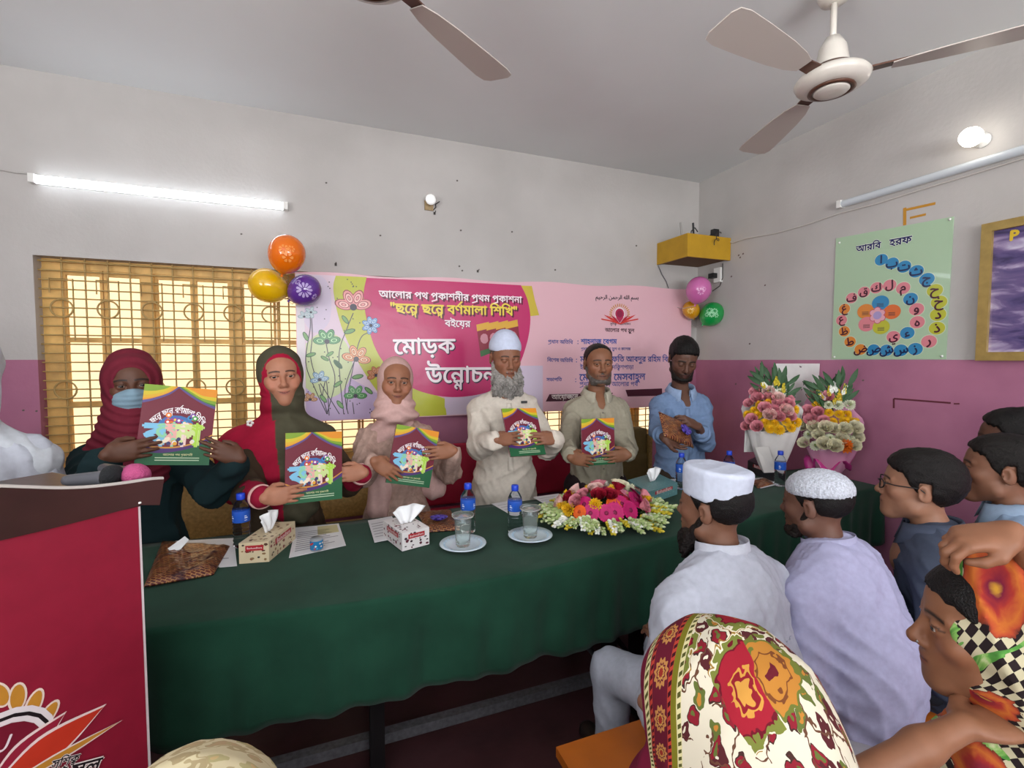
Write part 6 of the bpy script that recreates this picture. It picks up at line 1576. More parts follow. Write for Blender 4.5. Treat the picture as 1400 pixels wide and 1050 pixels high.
def beard(p, col, L=.06, w=1.0, seed=5, mous=True, amp=.004):
    S = SDF(); S.ell((0, -.070, -.106 - L * .35), (.050 * w, .036, .038 + L * .55), .02)
    if L > 0:
        for sg in (-1, 1): S.cap((sg * .035 * w, -.06, -.10), (sg * .048 * w, -.075, -.14 - L * .5), .026, .012, .02)
        S.cap((0, -.08, -.12), (.006, -.095, -.17 - L * .6), .028, .010, .02)
    for sg in (-1, 1): S.cap((sg * .068, .0, -.025), (sg * .042 * w, -.055, -.098), .010, .022, .02)
    if mous:
        for sg in (-1, 1): S.cap((0, -.099, -.049), (sg * .027, -.088, -.062), .0052, .005, .005)
    S.ell((0, -.106, -.064), (.019, .02, .0085), .006, sub=True)
    S.post.append(lambda P: amp * np.sin(P[:, 0] * 420 + 14 * np.sin(P[:, 2] * 45 + seed) + 9 * np.sin(P[:, 1] * 80)) * np.clip((-.05 - P[:, 2]) / .05, .1, 1.6)); S.post.append(wrinkle(seed, amp * 1.3, 130, (1, 1, .5)))
    return p.soft_head('beard', S, (-.12, -.17, -.22 - max(L, 0)), (.12, .05, .0), .004, HAIR, col)
beard(p, '#918d88', .070, 1.45, amp=.006); shoes(p.o, sz)
# ---- man in a grey-beige shirt
b = book_px(818, 604, 2.28, 0, -4, 4, 'picture book held upright by the man in the beige shirt', .98)
p = Person('man in a grey beige shirt with short grey beard holding a book upright', atY(818, 497, 2.60), math.radians(-13), '#82573f', '#6e3f34', ROW, False, turn=(-3, 4, 0))
p.head(h=.0031, lid=.45, nose=1.15, col=face_colour(p.skin, p.lip, '#241c18', 1.1, '#6a4c3c')); sz = p.sz
aL = arm(p, grip(b, -1, -.72, .035, -.25), (-.150, .01, sz - .06), (-.34, .30, -1)); aR = arm(p, grip(b, 1, -.66, .035, -.05), (.150, .01, sz - .06), (.34, .30, -1))
eyes(p.o, p.R, p.hc, p); p.core(legs_standing(sz)); p.finish()
S = SDF(); cloth_torso(S, sz, 1.04, 1.1, belly=.02); sleeve(S, aL, .066, .060, .045, .03); sleeve(S, aR, .066, .060, .045, .03); S.cut(lambda P: (sz - .66) - P[:, 2]); S.ell((0, -.10, sz + .045), (.030, .075, .085), .01, sub=True); S.post += [wrinkle(31, .007, 50), wrinkle(32, .004, 95)]; garment(p, 'shirt', S, .009, '#96907f')
strip_on(S, p.o, 'placket', [(0.0, z) for z in np.linspace(sz - .06, sz - .5, 24)], .032, '#98927f')
for k in range(5):
    z = sz - .06 - .085 * k; y = frontY(S, [0], [z])[0]; MB().color('#6f6a60').lathe([(0, 0), (.0055, .001), (.005, .003), (0, .0035)], 10, Matrix.Translation((0, y - .006, z)) @ Matrix.Rotation(PI / 2, 4, 'X')).build('button', PLASTIC, p.o)
strip_on(S, p.o, 'breast_pocket', [(.095, z) for z in np.linspace(sz - .16, sz - .29, 8)], .105, '#9a9482')
collar(p.o, (0, .004, sz + .046), .070, '#a8a291', True, .8, .2)
for a in (aL, aR): cuff(p.o, a, .043, '#9a9483', .028, .05)
S = hair_sdf(hair_cut([-.13, -.088, -.065, -.045, -.028, -.004, .0, .028, .034, .06, .13], [.112, .105, .092, .062, .018, -.02, .022, .022, -.03, -.055, -.065]), vol=-.002, seed=7, amp=.0018, soft_=.03); p.soft_head('hair', S, (-.1, -.12, -.1), (.1, .14, .14), .0042, HAIR, '#17130f')
beard(p, '#57514c', -.036, .92, 4, True, .0012)
for sg in (-1, 1):
    S = SDF(); S.chain([(sg * .085, 0, sz - .55), (sg * .085, -.01, .45), (sg * .09, .02, .07)], [.125, .085, .065], .03); soft('trouser_leg', S, (sg * .085 - .15, -.18, 0), (sg * .085 + .15, .18, sz - .4), .018, CLOTH, p.o, '#2b2224')
S = SDF(); d = Vector(aR[2] - aR[1]).normalized(); wc = Vector(aR[2]) - d * .012; MB().color('#2a2a2e').lathe([(.028, -.008), (.031, -.007), (.031, .007), (.028, .008)], 20, Matrix.Translation(wc) @ d.to_track_quat('Z', 'Y').to_matrix().to_4x4()).build('watch', STEEL, p.o)
shoes(p.o, sz)
# ---- young man in a blue shirt unwrapping a parcel
p = Person('young man in a light blue shirt looking down at the foil parcel in his hands', atY(934, 491, 2.56), math.radians(-20), '#5e4033', '#573430', ROW, False, turn=(-6, 26, 4))
p.head(h=.0031, lid=0, nose=1.1, col=face_colour(p.skin, p.lip, '#120d0b', 1.3, '#2a1c16')); sz = p.sz - .02; p.sz = sz
pc0 = atY(924, 588, 2.26); bu = Vector((.93, .05, -.36)).normalized(); bv = Vector((.30, .62, .72)); bv = (bv - bu * bv.dot(bu)).normalized(); bn = bu.cross(bv)
go = empty('foil_parcel', pc0, 0, 'bronze foil parcel with purple ribbon in the young man\'s hands', 'gift', 'foil wrapped parcels')
q = [bu * a + bv * c_ for a, c_ in ((-.13, -.09), (.13, -.09), (.13, .09), (-.13, .09))]; vs, fs = parcel_mesh([Vector((a, c_, 0)) for a, c_ in ((-.12, -.085), (.12, -.085), (.12, .085), (-.12, .085))], .018, 8)
Mq = Matrix((bu, bv, bn)).transposed(); mb = MB().add([Mq @ Vector(v) for v in vs], fs, True); mb.build('wrapping', FOIL, go); bow(go, bu * .05 + bn * .018, bu, bv, bn, 1.3)
bk = dict(c=np.array(pc0), bu=np.array(bu), bv=np.array(bv), bn=np.array(bn), s=1.0)
w1 = np.array(pc0) - np.array(bu) * .02 - np.array(bv) * .085 - np.array(bn) * .02 - np.array(bu) * .07; fxw = np.array(bu)
aL = arm(p, (w1, np.array(bu), np.array(bn), -np.array(bv)), (-.150, .01, sz - .06), (-.34, .30, -1), thumb='front', curl=(.25, .3, .25))
w2 = np.array(pc0) + np.array(bu) * .185 + np.array(bv) * .08 + np.array(bn) * .03; aR = arm(p, (w2, -np.array(bu) * .8 - np.array(bn) * .2 - np.array(bv) * .3, -np.array(bn) * 1.0, np.array(bv)), (.150, .01, sz - .06), (.34, .30, -1), thumb='pinch', curl=(.5, .5, .4))
p.core(legs_standing(sz)); p.finish()
S = SDF(); cloth_torso(S, sz, 1.06, 1.02, hem=None); sleeve(S, aL, .064, .058, .052, .10); sleeve(S, aR, .064, .058, .052, .10); S.cut(lambda P: (sz - .66) - P[:, 2]); S.ell((0, -.10, sz + .045), (.026, .07, .07), .01, sub=True); S.post += [wrinkle(41, .007, 46), wrinkle(42, .004, 90)]; garment(p, 'shirt', S, .009, '#6f86a8')
strip_on(S, p.o, 'placket', [(0.0, z) for z in np.linspace(sz - .06, sz - .5, 24)], .030, '#7188aa'); collar(p.o, (0, .0, sz + .046), .072, '#8ba0bf', True, .7, .25)
for a in (aL, aR): cuff(p.o, a, .056, '#7188aa', .095, .035, 'rolled_cuff')
S = hair_sdf(hair_cut([-.13, -.088, -.07, -.045, -.028, -.004, .0, .028, .034, .06, .13], [.075, .070, .060, .050, .018, -.012, .022, .022, -.03, -.055, -.065]), vol=.004, top=.014, seed=9, amp=.003); p.soft_head('hair', S, (-.11, -.14, -.1), (.11, .15, .17), .0045, HAIR, '#0d0a09')
beard(p, '#15100d', -.035, .95, 3, True, .0015)
for sg in (-1, 1):
    S = SDF(); S.chain([(sg * .085, 0, sz - .55), (sg * .085, -.01, .45), (sg * .09, .02, .07)], [.12, .085, .065], .03); soft('trouser_leg', S, (sg * .085 - .15, -.18, 0), (sg * .085 + .15, .18, sz - .4), .018, CLOTH, p.o, '#3a3028')
shoes(p.o, sz)
# ------------------------------------------------------------------ chairs behind the table and benches in front
RED = mat('red_chair_cover', '#9c1836', rough=.8, noise=.12, nscale=10, bump=.1, bscale=200); TANW = mat('speckled_tan_wood', '#a88a52', rough=.6, noise=.25, nscale=60); OLV = mat('olive_vinyl', '#7a6a40', rough=.5, noise=.08, nscale=20)
def chair(px, py, Y, rz, m, frame, label, group, w=.46, top=.90, round_=False):
    c = atY(px, py, Y); o = empty('dining_chair', (c.x, c.y, 0), rz, label, 'chair', group)
    def soft_box(nm, lo, hi, r=.02):
        S = SDF(); lo = np.array(lo); hi = np.array(hi); S.box((lo + hi) / 2, (hi - lo) / 2, r, .01); return soft(nm, S, lo - .03, hi + .03, .012, m, o, '#888888')
    soft_box('seat', (-w / 2, -.22, .42), (w / 2, .20, .49)); 
    if round_:
        S = SDF(); S.cyl((0, .21, top - .22), w / 2, .03, .26, .02, .01); S.box((0, .21, .62), (w / 2, .025, .12), .02, .02); soft('backrest', S, (-w / 2 - .03, .15, .45), (w / 2 + .03, .27, top + .08), .012, m, o, '#888888')
    else: soft_box('backrest', (-w / 2, .185, .50), (w / 2, .235, top))
    for sx in (-1, 1):
        MB().box((sx * (w / 2 - .02) - .018, -.20, 0), (sx * (w / 2 - .02) + .018, -.165, .43)).build('leg', frame, o)
        MB().box((sx * (w / 2 - .02) - .018, .17, 0), (sx * (w / 2 - .02) + .018, .205, .43)).build('leg', frame, o)
        MB().box((sx * (w / 2 + .012) - .014, .17, .42), (sx * (w / 2 + .012) + .014, .225, top - .02)).build('back_post', frame, o)
    return o
CB = 'chairs behind the table'
chair(272, 690, 2.86, .1, TANW, TANW, 'tan wooden chair behind the gap between the masked woman and the woman in red', CB, .42, .86)
chair(470, 690, 2.98, .0, TANW, TANW, 'tan wooden chair behind the woman in pale pink', CB, .42, .84)
chair(622, 660, 3.02, .0, RED, DARK, 'red covered chair between the pink scarf and the white kurta', CB, .50, .92)
chair(762, 660, 3.02, .0, RED, DARK, 'red covered chair between the white kurta and the beige shirt', CB, .48, .92)
chair(868, 640, 2.98, -.15, OLV, TANW, 'olive vinyl chair between the beige shirt and the blue shirt', CB, .42, .93, True)
ORG = mat('orange_laminate', '#b8621c', rough=.4, noise=.12, nscale=8); BRN = mat('bench_iron', '#2c2624', rough=.5, metal=.4)
def bench(x0, x1, y0, y1, z, rz, label, cx, cy):
    o = empty('bench', (cx, cy, 0), rz, label, 'bench', 'audience benches')
    MB().box((x0, y0, z - .03), (x1, y1, z)).build('seat_board', ORG, o)
    for x in (x0 + .1, (x0 + x1) / 2, x1 - .1):
        for y in (y0 + .04, y1 - .04): MB().box((x - .018, y - .018, 0), (x + .018, y + .018, z - .03)).build('leg', BRN, o)
    MB().box((x0 + .1, y0 + .03, .14), (x1 - .1, y0 + .05, .17)).build('stretcher', BRN, o)
    return o
bench(-1.06, 1.0, -.17, .17, .35, 0, 'orange topped bench under the row of seated men', 1.68, 1.06)
bench(-.5, .9, -.16, .16, .36, 0, 'orange topped bench under the women in patterned scarves', .72, .42)
# ================================================================== the seated audience, seen from behind
AUD = 'seated audience in front of the table'
def seated(label, head, phi, skin, lip, fem=False, turn=(0, 0, 0), off=(0, -.06), k=1.08):
    p = Person(label, head, PI + math.radians(phi), skin, lip, AUD, fem, k, off, turn); p.sz += .042 if not fem else 0; return p
LEGS = lambda kn=-.38: [[(sg * .09, .05, .47), (sg * .13, kn, .37), (sg * .13, kn + .02, .10), (sg * .13, kn - .08, .04)] for sg in (-1, 1)]
def lap_arms(p, sw=.165):
    """arms resting on the thighs; returns local joints"""
    out = []; sz = p.sz; hx, hy = p.hc[0], p.hc[1]
    for sg in (-1, 1):
        Sh = np.array([hx + sg * sw, hy + .05, sz - .06]); W = np.array([sg * .08, -.16, .56]); E_ = ik(Sh, W, .28, .25, (sg * .6, .5, -.6)); S = SDF()
        hand_sdf(S, W, np.array([-sg * .25, -.95, -.1]) / np.linalg.norm([.25, .95, .1]), np.array([0, -.1, -1.0]), np.array([-sg * .95, .25, 0]), E_, (.2, .3, .3), 'front', .95)
        lo, hi = bounds([E_, W, W + np.array([0, -.2, 0])], .07); p.add(S, lo, hi, .0065); out.append((Sh, E_, W))
    return out
def shirt_back(p, arms, col, w=1.0, d=1.0, seed=1, r=(.066, .060, .046), cuff_=.03, hipz=.52, name='shirt', h=.0085, amp=.006, shw=1.2):
    S = SDF(); sz = p.sz; cloth_torso(S, sz, w, d, p.hc[0], p.hc[1] * .8 + .03, hip=(0, .05), hipz=hipz, hem=.40, hemr=.165 * w, shw=shw)
    for a in arms: sleeve(S, a, r[0], r[1], r[2], cuff_)
    S.post += [wrinkle(seed, amp, 42), wrinkle(seed + 1, amp * .6, 85)]
    o = soft(name, S, (-.46, -.42, .22), (.46, .38, sz + .12), h, CLOTH, p.o, col); return S
def trousers(p, col, name='trouser_leg'):
    for sg in (-1, 1):
        S = SDF(); S.chain([(sg * .085, .04, .47), (sg * .13, -.38, .365), (sg * .13, -.37, .10)], [.105, .072, .060], .03); S.post.append(wrinkle(3 + sg, .005, 55)); soft(name, S, (sg * .11 - .16, -.52, .02), (sg * .11 + .16, .20, .68), .011, CLOTH, p.o, col)
def shoes2(p, col='#2a2220'):
    for sg in (-1, 1):
        S = SDF(); S.cap((sg * .13, -.36, .045), (sg * .13, -.52, .035), .045, .036, .02); S.cut(lambda P: -P[:, 2], .004); soft('shoe', S, (sg * .13 - .08, -.60, -.02), (sg * .13 + .08, -.28, .14), .014, PLASTIC, p.o, col)
NAPE = hair_cut([-.13, -.088, -.07, -.045, -.028, -.004, .0, .028, .034, .06, .13], [.084, .080, .066, .058, .018, -.03, .022, .022, -.05, -.092, -.098])
def back_seam(S, p, pts, col):
    """thin seam on the back of a garment"""
    P = []
    for x, z in pts:
        y = frontY(S, [x], [z], .45, -.1)[0]
        if y == y: P.append((x, y + .001, z))
    if len(P) > 2: MB().color(col).tube(P, .0016, 5).build('seam', CLOTH, p.o)

# ---- man in the plain white cap
p = seated('bearded man in a plain white pillbox cap and white kurta seen from behind', atD(974, 692, 1.50), 6, '#744f3d', '#6a3c34', turn=(14, 2, 0), k=1.0)
p.head(h=.0034, lid=.8, nose=1.1); ar = lap_arms(p, .19); p.core(LEGS()); p.finish(); sz = p.sz
S = shirt_back(p, ar, '#adb0bd', 1.14, 1.12, 51, (.076, .074, .058), .03, name='kurta')
back_seam(S, p, [(x, sz - .155 + .02 * math.cos(x * 9)) for x in np.linspace(-.19, .19, 30)], '#9a9dab')
collar(p.o, (p.hc[0], p.hc[1] * .70 + .024, sz + .050), .072, '#bcbfcb', False, .3, .12, h=.055)
trousers(p, '#b4b8c6'); shoes2(p)
S = SDF(); S.cyl((0, .014, .078), .0865, .104, .050, .014, .01, -.10, .03); S.post.append(wrinkle(61, .0018, 45)); p.soft_head('pillbox_cap', S, (-.12, -.13, .0), (.12, .16, .16), .0042, CLOTH, '#c2c8d8')
S = hair_sdf(NAPE, vol=.001, seed=13, amp=.0022); S.cut(lambda P: P[:, 2] - .062); p.soft_head('hair', S, (-.11, -.12, -.12), (.11, .15, .10), .004, HAIR, '#100c0b')
beard(p, '#17110f', .012, 1.0, 6, True, .003); eyes(p.o, p.R, p.hc, k=p.k)
# ---- man in the lace cap
p = seated('man in a white lace skullcap and lavender kurta seen from behind', atD(1114, 688, 1.64), 14, '#68473a', '#5e352e', turn=(0, 6, 0), off=(0, -.09), k=.98)
p.head(h=.0034, lid=.8, nose=1.1, fat=.004); ar = lap_arms(p, .20); p.core(LEGS()); p.finish(); sz = p.sz
S = shirt_back(p, ar, '#a3a2c0', 1.24, 1.2, 57, (.078, .074, .058), .03, name='kurta', amp=.007)
collar(p.o, (p.hc[0], p.hc[1] * .70 + .024, sz + .050), .074, '#a5a4c2', False, .3, .2, h=.050)
trousers(p, '#9e9db8'); shoes2(p)
S = SDF(); S.ell((0, .018, .052), (.088, .106, .070), .01); S.cut(lambda P: .036 - .02 * P[:, 1] - P[:, 2], .003); S.post.append(lambda P: .0016 * np.sin(P[:, 0] * 330) * np.sin(P[:, 1] * 330)); p.soft_head('lace_cap', S, (-.12, -.12, .0), (.12, .16, .14), .0038, mat('lace_cotton', attr=True, rough=.9, noise=.25, nscale=160, bump=.8, bscale=220), '#c9cdd8')
S = hair_sdf(NAPE, vol=.0, seed=17, amp=.002); S.cut(lambda P: P[:, 2] - .055); p.soft_head('hair', S, (-.11, -.12, -.12), (.11, .15, .10), .004, HAIR, '#100c0b')
beard(p, '#1c1411', -.02, .95, 8, True, .002)
# ---- young man with glasses
p = seated('young man with black glasses in a dark blue shirt, side view', atD(1256, 665, 1.68), 28, '#8f6650', '#7c483e', turn=(2, -2, 0), k=1.03)
p.head(h=.0034, lid=1.0, nose=1.05); ar = lap_arms(p); p.core(LEGS()); p.finish(); sz = p.sz; eyes(p.o, p.R, p.hc, k=p.k)
S = shirt_back(p, ar, '#3f4656', 1.02, 1.02, 63, (.064, .060, .05), .15, shw=1.05); collar(p.o, (p.hc[0], p.hc[1] * .70 + .024, sz + .050), .070, '#444b5c', True, .6, .12); trousers(p, '#2a2c34'); shoes2(p)
S = hair_sdf(hair_cut([-.13, -.088, -.07, -.045, -.028, -.004, .0, .028, .034, .06, .13], [.070, .066, .058, .050, .014, -.012, .026, .026, -.03, -.070, -.085]), vol=.006, top=.010, seed=19, amp=.0032); p.soft_head('hair', S, (-.12, -.14, -.12), (.12, .16, .16), .004, HAIR, '#120e0d')
mb = MB().color('#141212'); kk = p.k
hl = lambda x, y, z: Vector(p.R @ (np.array([x, y, z]) * kk) + p.hc)
for sg in (-1, 1):
    mb.tube([hl(sg * .033 + .022 * math.cos(t) * (1 - .1 * (abs(math.sin(t)) > .8)), -.104 + .012 * abs(math.cos(t)) * (math.cos(t) * sg > 0), .0 + .016 * math.sin(t)) for t in [2 * PI * i / 16 for i in range(16)]], .0022, 6, closed=True)
    mb.tube([hl(sg * .056, -.094, .006), hl(sg * .074, -.06, .006), hl(sg * .080, .0, .008), hl(sg * .080, .02, -.008)], .0020, 6)
mb.tube([hl(-.011, -.106, .004), hl(0, -.110, .006), hl(.011, -.106, .004)], .0020, 6); mb.build('glasses', PLASTIC, p.o)
# ---- moustached man
p = seated('moustached man in a pale blue shirt at the right edge', atD(1368, 642, 1.80), 26, '#7f5743', '#6f4034', turn=(2, 0, 0))
p.head(h=.0036, lid=.8, nose=1.15, fat=.004); ar = lap_arms(p, .18); p.core(LEGS()); p.finish(); sz = p.sz; eyes(p.o, p.R, p.hc, k=p.k)
S = shirt_back(p, ar, '#7f93ac', 1.06, 1.06, 67, (.068, .064, .052), .03, shw=1.1); collar(p.o, (p.hc[0], p.hc[1] * .70 + .024, sz + .050), .076, '#8ea2ba', True, .9, .12); trousers(p, '#2c2a2e'); shoes2(p)
S = hair_sdf(hair_cut([-.13, -.088, -.07, -.045, -.028, -.004, .0, .028, .034, .06, .13], [.078, .072, .064, .050, .010, -.02, .024, .024, -.03, -.065, -.078]), vol=.005, top=.006, seed=23, amp=.003); p.soft_head('hair', S, (-.12, -.14, -.12), (.12, .16, .16), .0042, HAIR, '#15110f')
S = SDF()
for sg in (-1, 1): S.cap((0, -.101, -.049), (sg * .027, -.089, -.058), .0062, .0045, .005)
S.post.append(wrinkle(3, .0012, 260)); p.soft_head('moustache', S, (-.05, -.13, -.08), (.05, -.07, -.03), .0028, HAIR, '#120d0b')
# ---- man behind him
p = seated('dark haired man half hidden behind the moustached man', atD(1384, 603, 2.0), 28, '#5a3a2c', '#4c2a26', turn=(0, 2, 0))
p.head(h=.0042, lid=.8, nose=1.1); ar = lap_arms(p); p.core(LEGS()); p.finish(); sz = p.sz
S = shirt_back(p, ar, '#5a4a4c', .86, .95, 71, (.056, .052, .044), h=.011, shw=.95); collar(p.o, (p.hc[0], p.hc[1] * .70 + .024, sz + .050), .070, '#5f4f51', True, .6, .12); trousers(p, '#26242a'); shoes2(p)
S = hair_sdf(vol=.006, top=.008, seed=29, amp=.003); p.soft_head('hair', S, (-.12, -.14, -.12), (.12, .16, .16), .0048, HAIR, '#0f0c0b')
S = SDF(); 
for sg in (-1, 1): S.cap((0, -.101, -.049), (sg * .026, -.090, -.057), .006, .0045, .005)
p.soft_head('moustache', S, (-.05, -.13, -.08), (.05, -.07, -.03), .003, HAIR, '#0f0b0a')

# ------------------------------------------------------------------ patterned scarves (colour from the cloth's own print coordinates)
def nmath(N, L, op, a, b=None, c=None):
    n = N.new('ShaderNodeMath'); n.operation = op
    for i, v in enumerate((a, b, c)):
        if v is None: continue
        if isinstance(v, (int, float)): n.inputs[i].default_value = v
        else: L.new(v, n.inputs[i])
    return n.outputs[0]
def nmix(N, L, f, a, b):
    m = N.new('ShaderNodeMix'); m.data_type = 'RGBA'
    for sock, v in ((0, f), (6, a), (7, b)):
        if isinstance(v, (int, float)): m.inputs[sock].default_value = v
        elif isinstance(v, str): m.inputs[sock].default_value = (*C(v), 1)
        else: L.new(v, m.inputs[sock])
    return m.outputs[2]
def nramp(N, L, f, stops, const=True):
    r = N.new('ShaderNodeValToRGB'); r.color_ramp.interpolation = 'CONSTANT' if const else 'LINEAR'; L.new(f, r.inputs[0]); e = r.color_ramp.elements
    while len(e) > 1: e.remove(e[-1])
    e[0].position = stops[0][0]; e[0].color = (*C(stops[0][1]), 1)
    for p_, c_ in stops[1:]: q = e.new(p_); q.color = (*C(c_), 1)
    return r.outputs[0]
def scarf_base(name):
    m = bpy.data.materials.new(name); m.use_nodes = True; nt = m.node_tree; N, L = nt.nodes, nt.links; b = N['Principled BSDF']; b.inputs['Roughness'].default_value = .85; b.inputs['Specular IOR Level'].default_value = .2
    a = N.new('ShaderNodeAttribute'); a.attribute_name = 'pat'; sx = N.new('ShaderNodeSeparateXYZ'); L.new(a.outputs['Vector'], sx.inputs[0]); return m, N, L, b, a.outputs['Vector'], sx.outputs[0], sx.outputs[1]
def vor(N, L, vec, scale, feat='F1', out='Distance', rnd=1.0):
    v = N.new('ShaderNodeTexVoronoi'); v.feature = feat; v.voronoi_dimensions = '2D'; v.inputs['Scale'].default_value = scale; v.inputs['Randomness'].default_value = rnd; L.new(vec, v.inputs['Vector']); return v
def paisley(border=True):
    m, N, L, b, vec, u, v = scarf_base('paisley_print' if border else 'paisley_field')
    nz = N.new('ShaderNodeTexNoise'); nz.inputs['Scale'].default_value = 22; nz.inputs['Detail'].default_value = 4; L.new(vec, nz.inputs['Vector']); wv = N.new('ShaderNodeVectorMath'); wv.operation = 'MULTIPLY_ADD'; L.new(nz.outputs['Color'], wv.inputs[0]); wv.inputs[1].default_value = (.03, .03, 0); L.new(vec, wv.inputs[2])
    big = vor(N, L, wv.outputs[0], 10.0, rnd=.85); d = big.outputs['Distance']; sep = N.new('ShaderNodeSeparateColor'); L.new(big.outputs['Color'], sep.inputs[0])
    wob = nmath(N, L, 'MULTIPLY', nmath(N, L, 'SINE', nmath(N, L, 'MULTIPLY', vor(N, L, vec, 60).outputs['Distance'], 9.0)), .03); dd = nmath(N, L, 'ADD', d, wob)
    red = nramp(N, L, dd, [(0, '#b8843a'), (.07, '#7a1420'), (.12, '#b8843a'), (.15, '#8e1828'), (.31, '#5e0e1c'), (.34, '#6a7030'), (.40, '#cfc6b0'), (.42, '#8a6a2c'), (.46, '#c9c1ad')])
    gold = nramp(N, L, dd, [(0, '#5a1420'), (.05, '#a8702c'), (.16, '#6a3a1c'), (.19, '#a8702c'), (.28, '#5e6428'), (.33, '#c9c1ad')])
    nz2 = N.new('ShaderNodeTexNoise'); nz2.inputs['Scale'].default_value = 55; L.new(vec, nz2.inputs['Vector']); wv2 = N.new('ShaderNodeVectorMath'); wv2.operation = 'MULTIPLY_ADD'; L.new(nz2.outputs['Color'], wv2.inputs[0]); wv2.inputs[1].default_value = (.028, .028, 0); L.new(vec, wv2.inputs[2])
    small = vor(N, L, wv2.outputs[0], 46, rnd=1.0); sd = small.outputs['Distance']; sc = N.new('ShaderNodeSeparateColor'); L.new(small.outputs['Color'], sc.inputs[0])
    cA = nramp(N, L, sd, [(0, '#c9c1ad'), (.10, '#4a1c20'), (.38, '#c9c1ad')]); cB = nramp(N, L, sd, [(0, '#a8702c'), (.14, '#56602c'), (.34, '#c9c1ad')]); cD = nramp(N, L, sd, [(0, '#56602c'), (.12, '#7a1826'), (.30, '#3c2420'), (.36, '#c9c1ad')])
    field = nmix(N, L, nmath(N, L, 'GREATER_THAN', sc.outputs[0], .4), cA, cD); field = nmix(N, L, nmath(N, L, 'GREATER_THAN', sc.outputs[1], .68), field, cB)
    vein = nmath(N, L, 'MULTIPLY', nmath(N, L, 'LESS_THAN', vor(N, L, wv2.outputs[0], 24, 'DISTANCE_TO_EDGE').outputs['Distance'], .025), nmath(N, L, 'GREATER_THAN', nz.outputs['Fac'], .45))
    field = nmix(N, L, vein, field, '#5a3a2a')
    pick = nmath(N, L, 'GREATER_THAN', sep.outputs[0], .55); flower_ = nmix(N, L, pick, gold, red); near = nmath(N, L, 'LESS_THAN', dd, nmath(N, L, 'ADD', nmath(N, L, 'MULTIPLY', pick, .11), .33)); keep = nmath(N, L, 'MULTIPLY', near, nmath(N, L, 'GREATER_THAN', sep.outputs[1], .25))
    col = nmix(N, L, keep, field, flower_) if border else nmix(N, L, .62, field, '#c9b98c')
    if border:
        w = .017; fr = nmath(N, L, 'FRACT', nmath(N, L, 'MULTIPLY', v, 1 / .036)); rope = nmath(N, L, 'GREATER_THAN', nmath(N, L, 'FRACT', nmath(N, L, 'ADD', nmath(N, L, 'MULTIPLY', v, 1 / .0075), nmath(N, L, 'MULTIPLY', u, 60))), .5)
        base = nramp(N, L, nmath(N, L, 'MULTIPLY', u, 8.0), [(0, '#6a1430'), (.19, '#c9c090'), (.27, '#5c1226'), (.285, '#a83a2c'), (.33, '#5c1226'), (.55, '#a83a2c'), (.60, '#6f6a1c'), (.67, '#c9c090'), (.73, '#c9c1ad')])
        isrope = nramp(N, L, nmath(N, L, 'MULTIPLY', u, 8.0), [(0, '#000000'), (.20, '#ffffff'), (.26, '#000000'), (.68, '#ffffff'), (.72, '#000000')]); isdot = nramp(N, L, nmath(N, L, 'MULTIPLY', u, 8.0), [(0, '#000000'), (.29, '#ffffff'), (.325, '#000000'), (.555, '#ffffff'), (.595, '#000000')])
        base = nmix(N, L, nmath(N, L, 'MULTIPLY', isrope, rope), base, '#4a4a20'); base = nmix(N, L, nmath(N, L, 'MULTIPLY', isdot, rope), base, '#3a0c18')
        du = nmath(N, L, 'SUBTRACT', u, .0555); dv = nmath(N, L, 'MULTIPLY', nmath(N, L, 'SUBTRACT', fr, .5), .036); rad = nmath(N, L, 'SQRT', nmath(N, L, 'ADD', nmath(N, L, 'MULTIPLY', du, du), nmath(N, L, 'MULTIPLY', dv, dv)))
        ang = nmath(N, L, 'ARCTAN2', dv, du); rad2 = nmath(N, L, 'MULTIPLY', rad, nmath(N, L, 'ADD', 1.0, nmath(N, L, 'MULTIPLY', nmath(N, L, 'SINE', nmath(N, L, 'MULTIPLY', ang, 11)), .12)))
        med = nramp(N, L, nmath(N, L, 'MULTIPLY', rad2, 50), [(0, '#8a2a20'), (.18, '#b88a4a'), (.28, '#5c1226'), (.36, '#b07a44'), (.55, '#5c1226')]); base = nmix(N, L, nmath(N, L, 'LESS_THAN', rad2, .0125), base, med)
        col = nmix(N, L, nmath(N, L, 'LESS_THAN', u, .0915), col, base)
    L.new(col, b.inputs['Base Color']); return m
PAIS = paisley(True); PAIS2 = paisley(False)
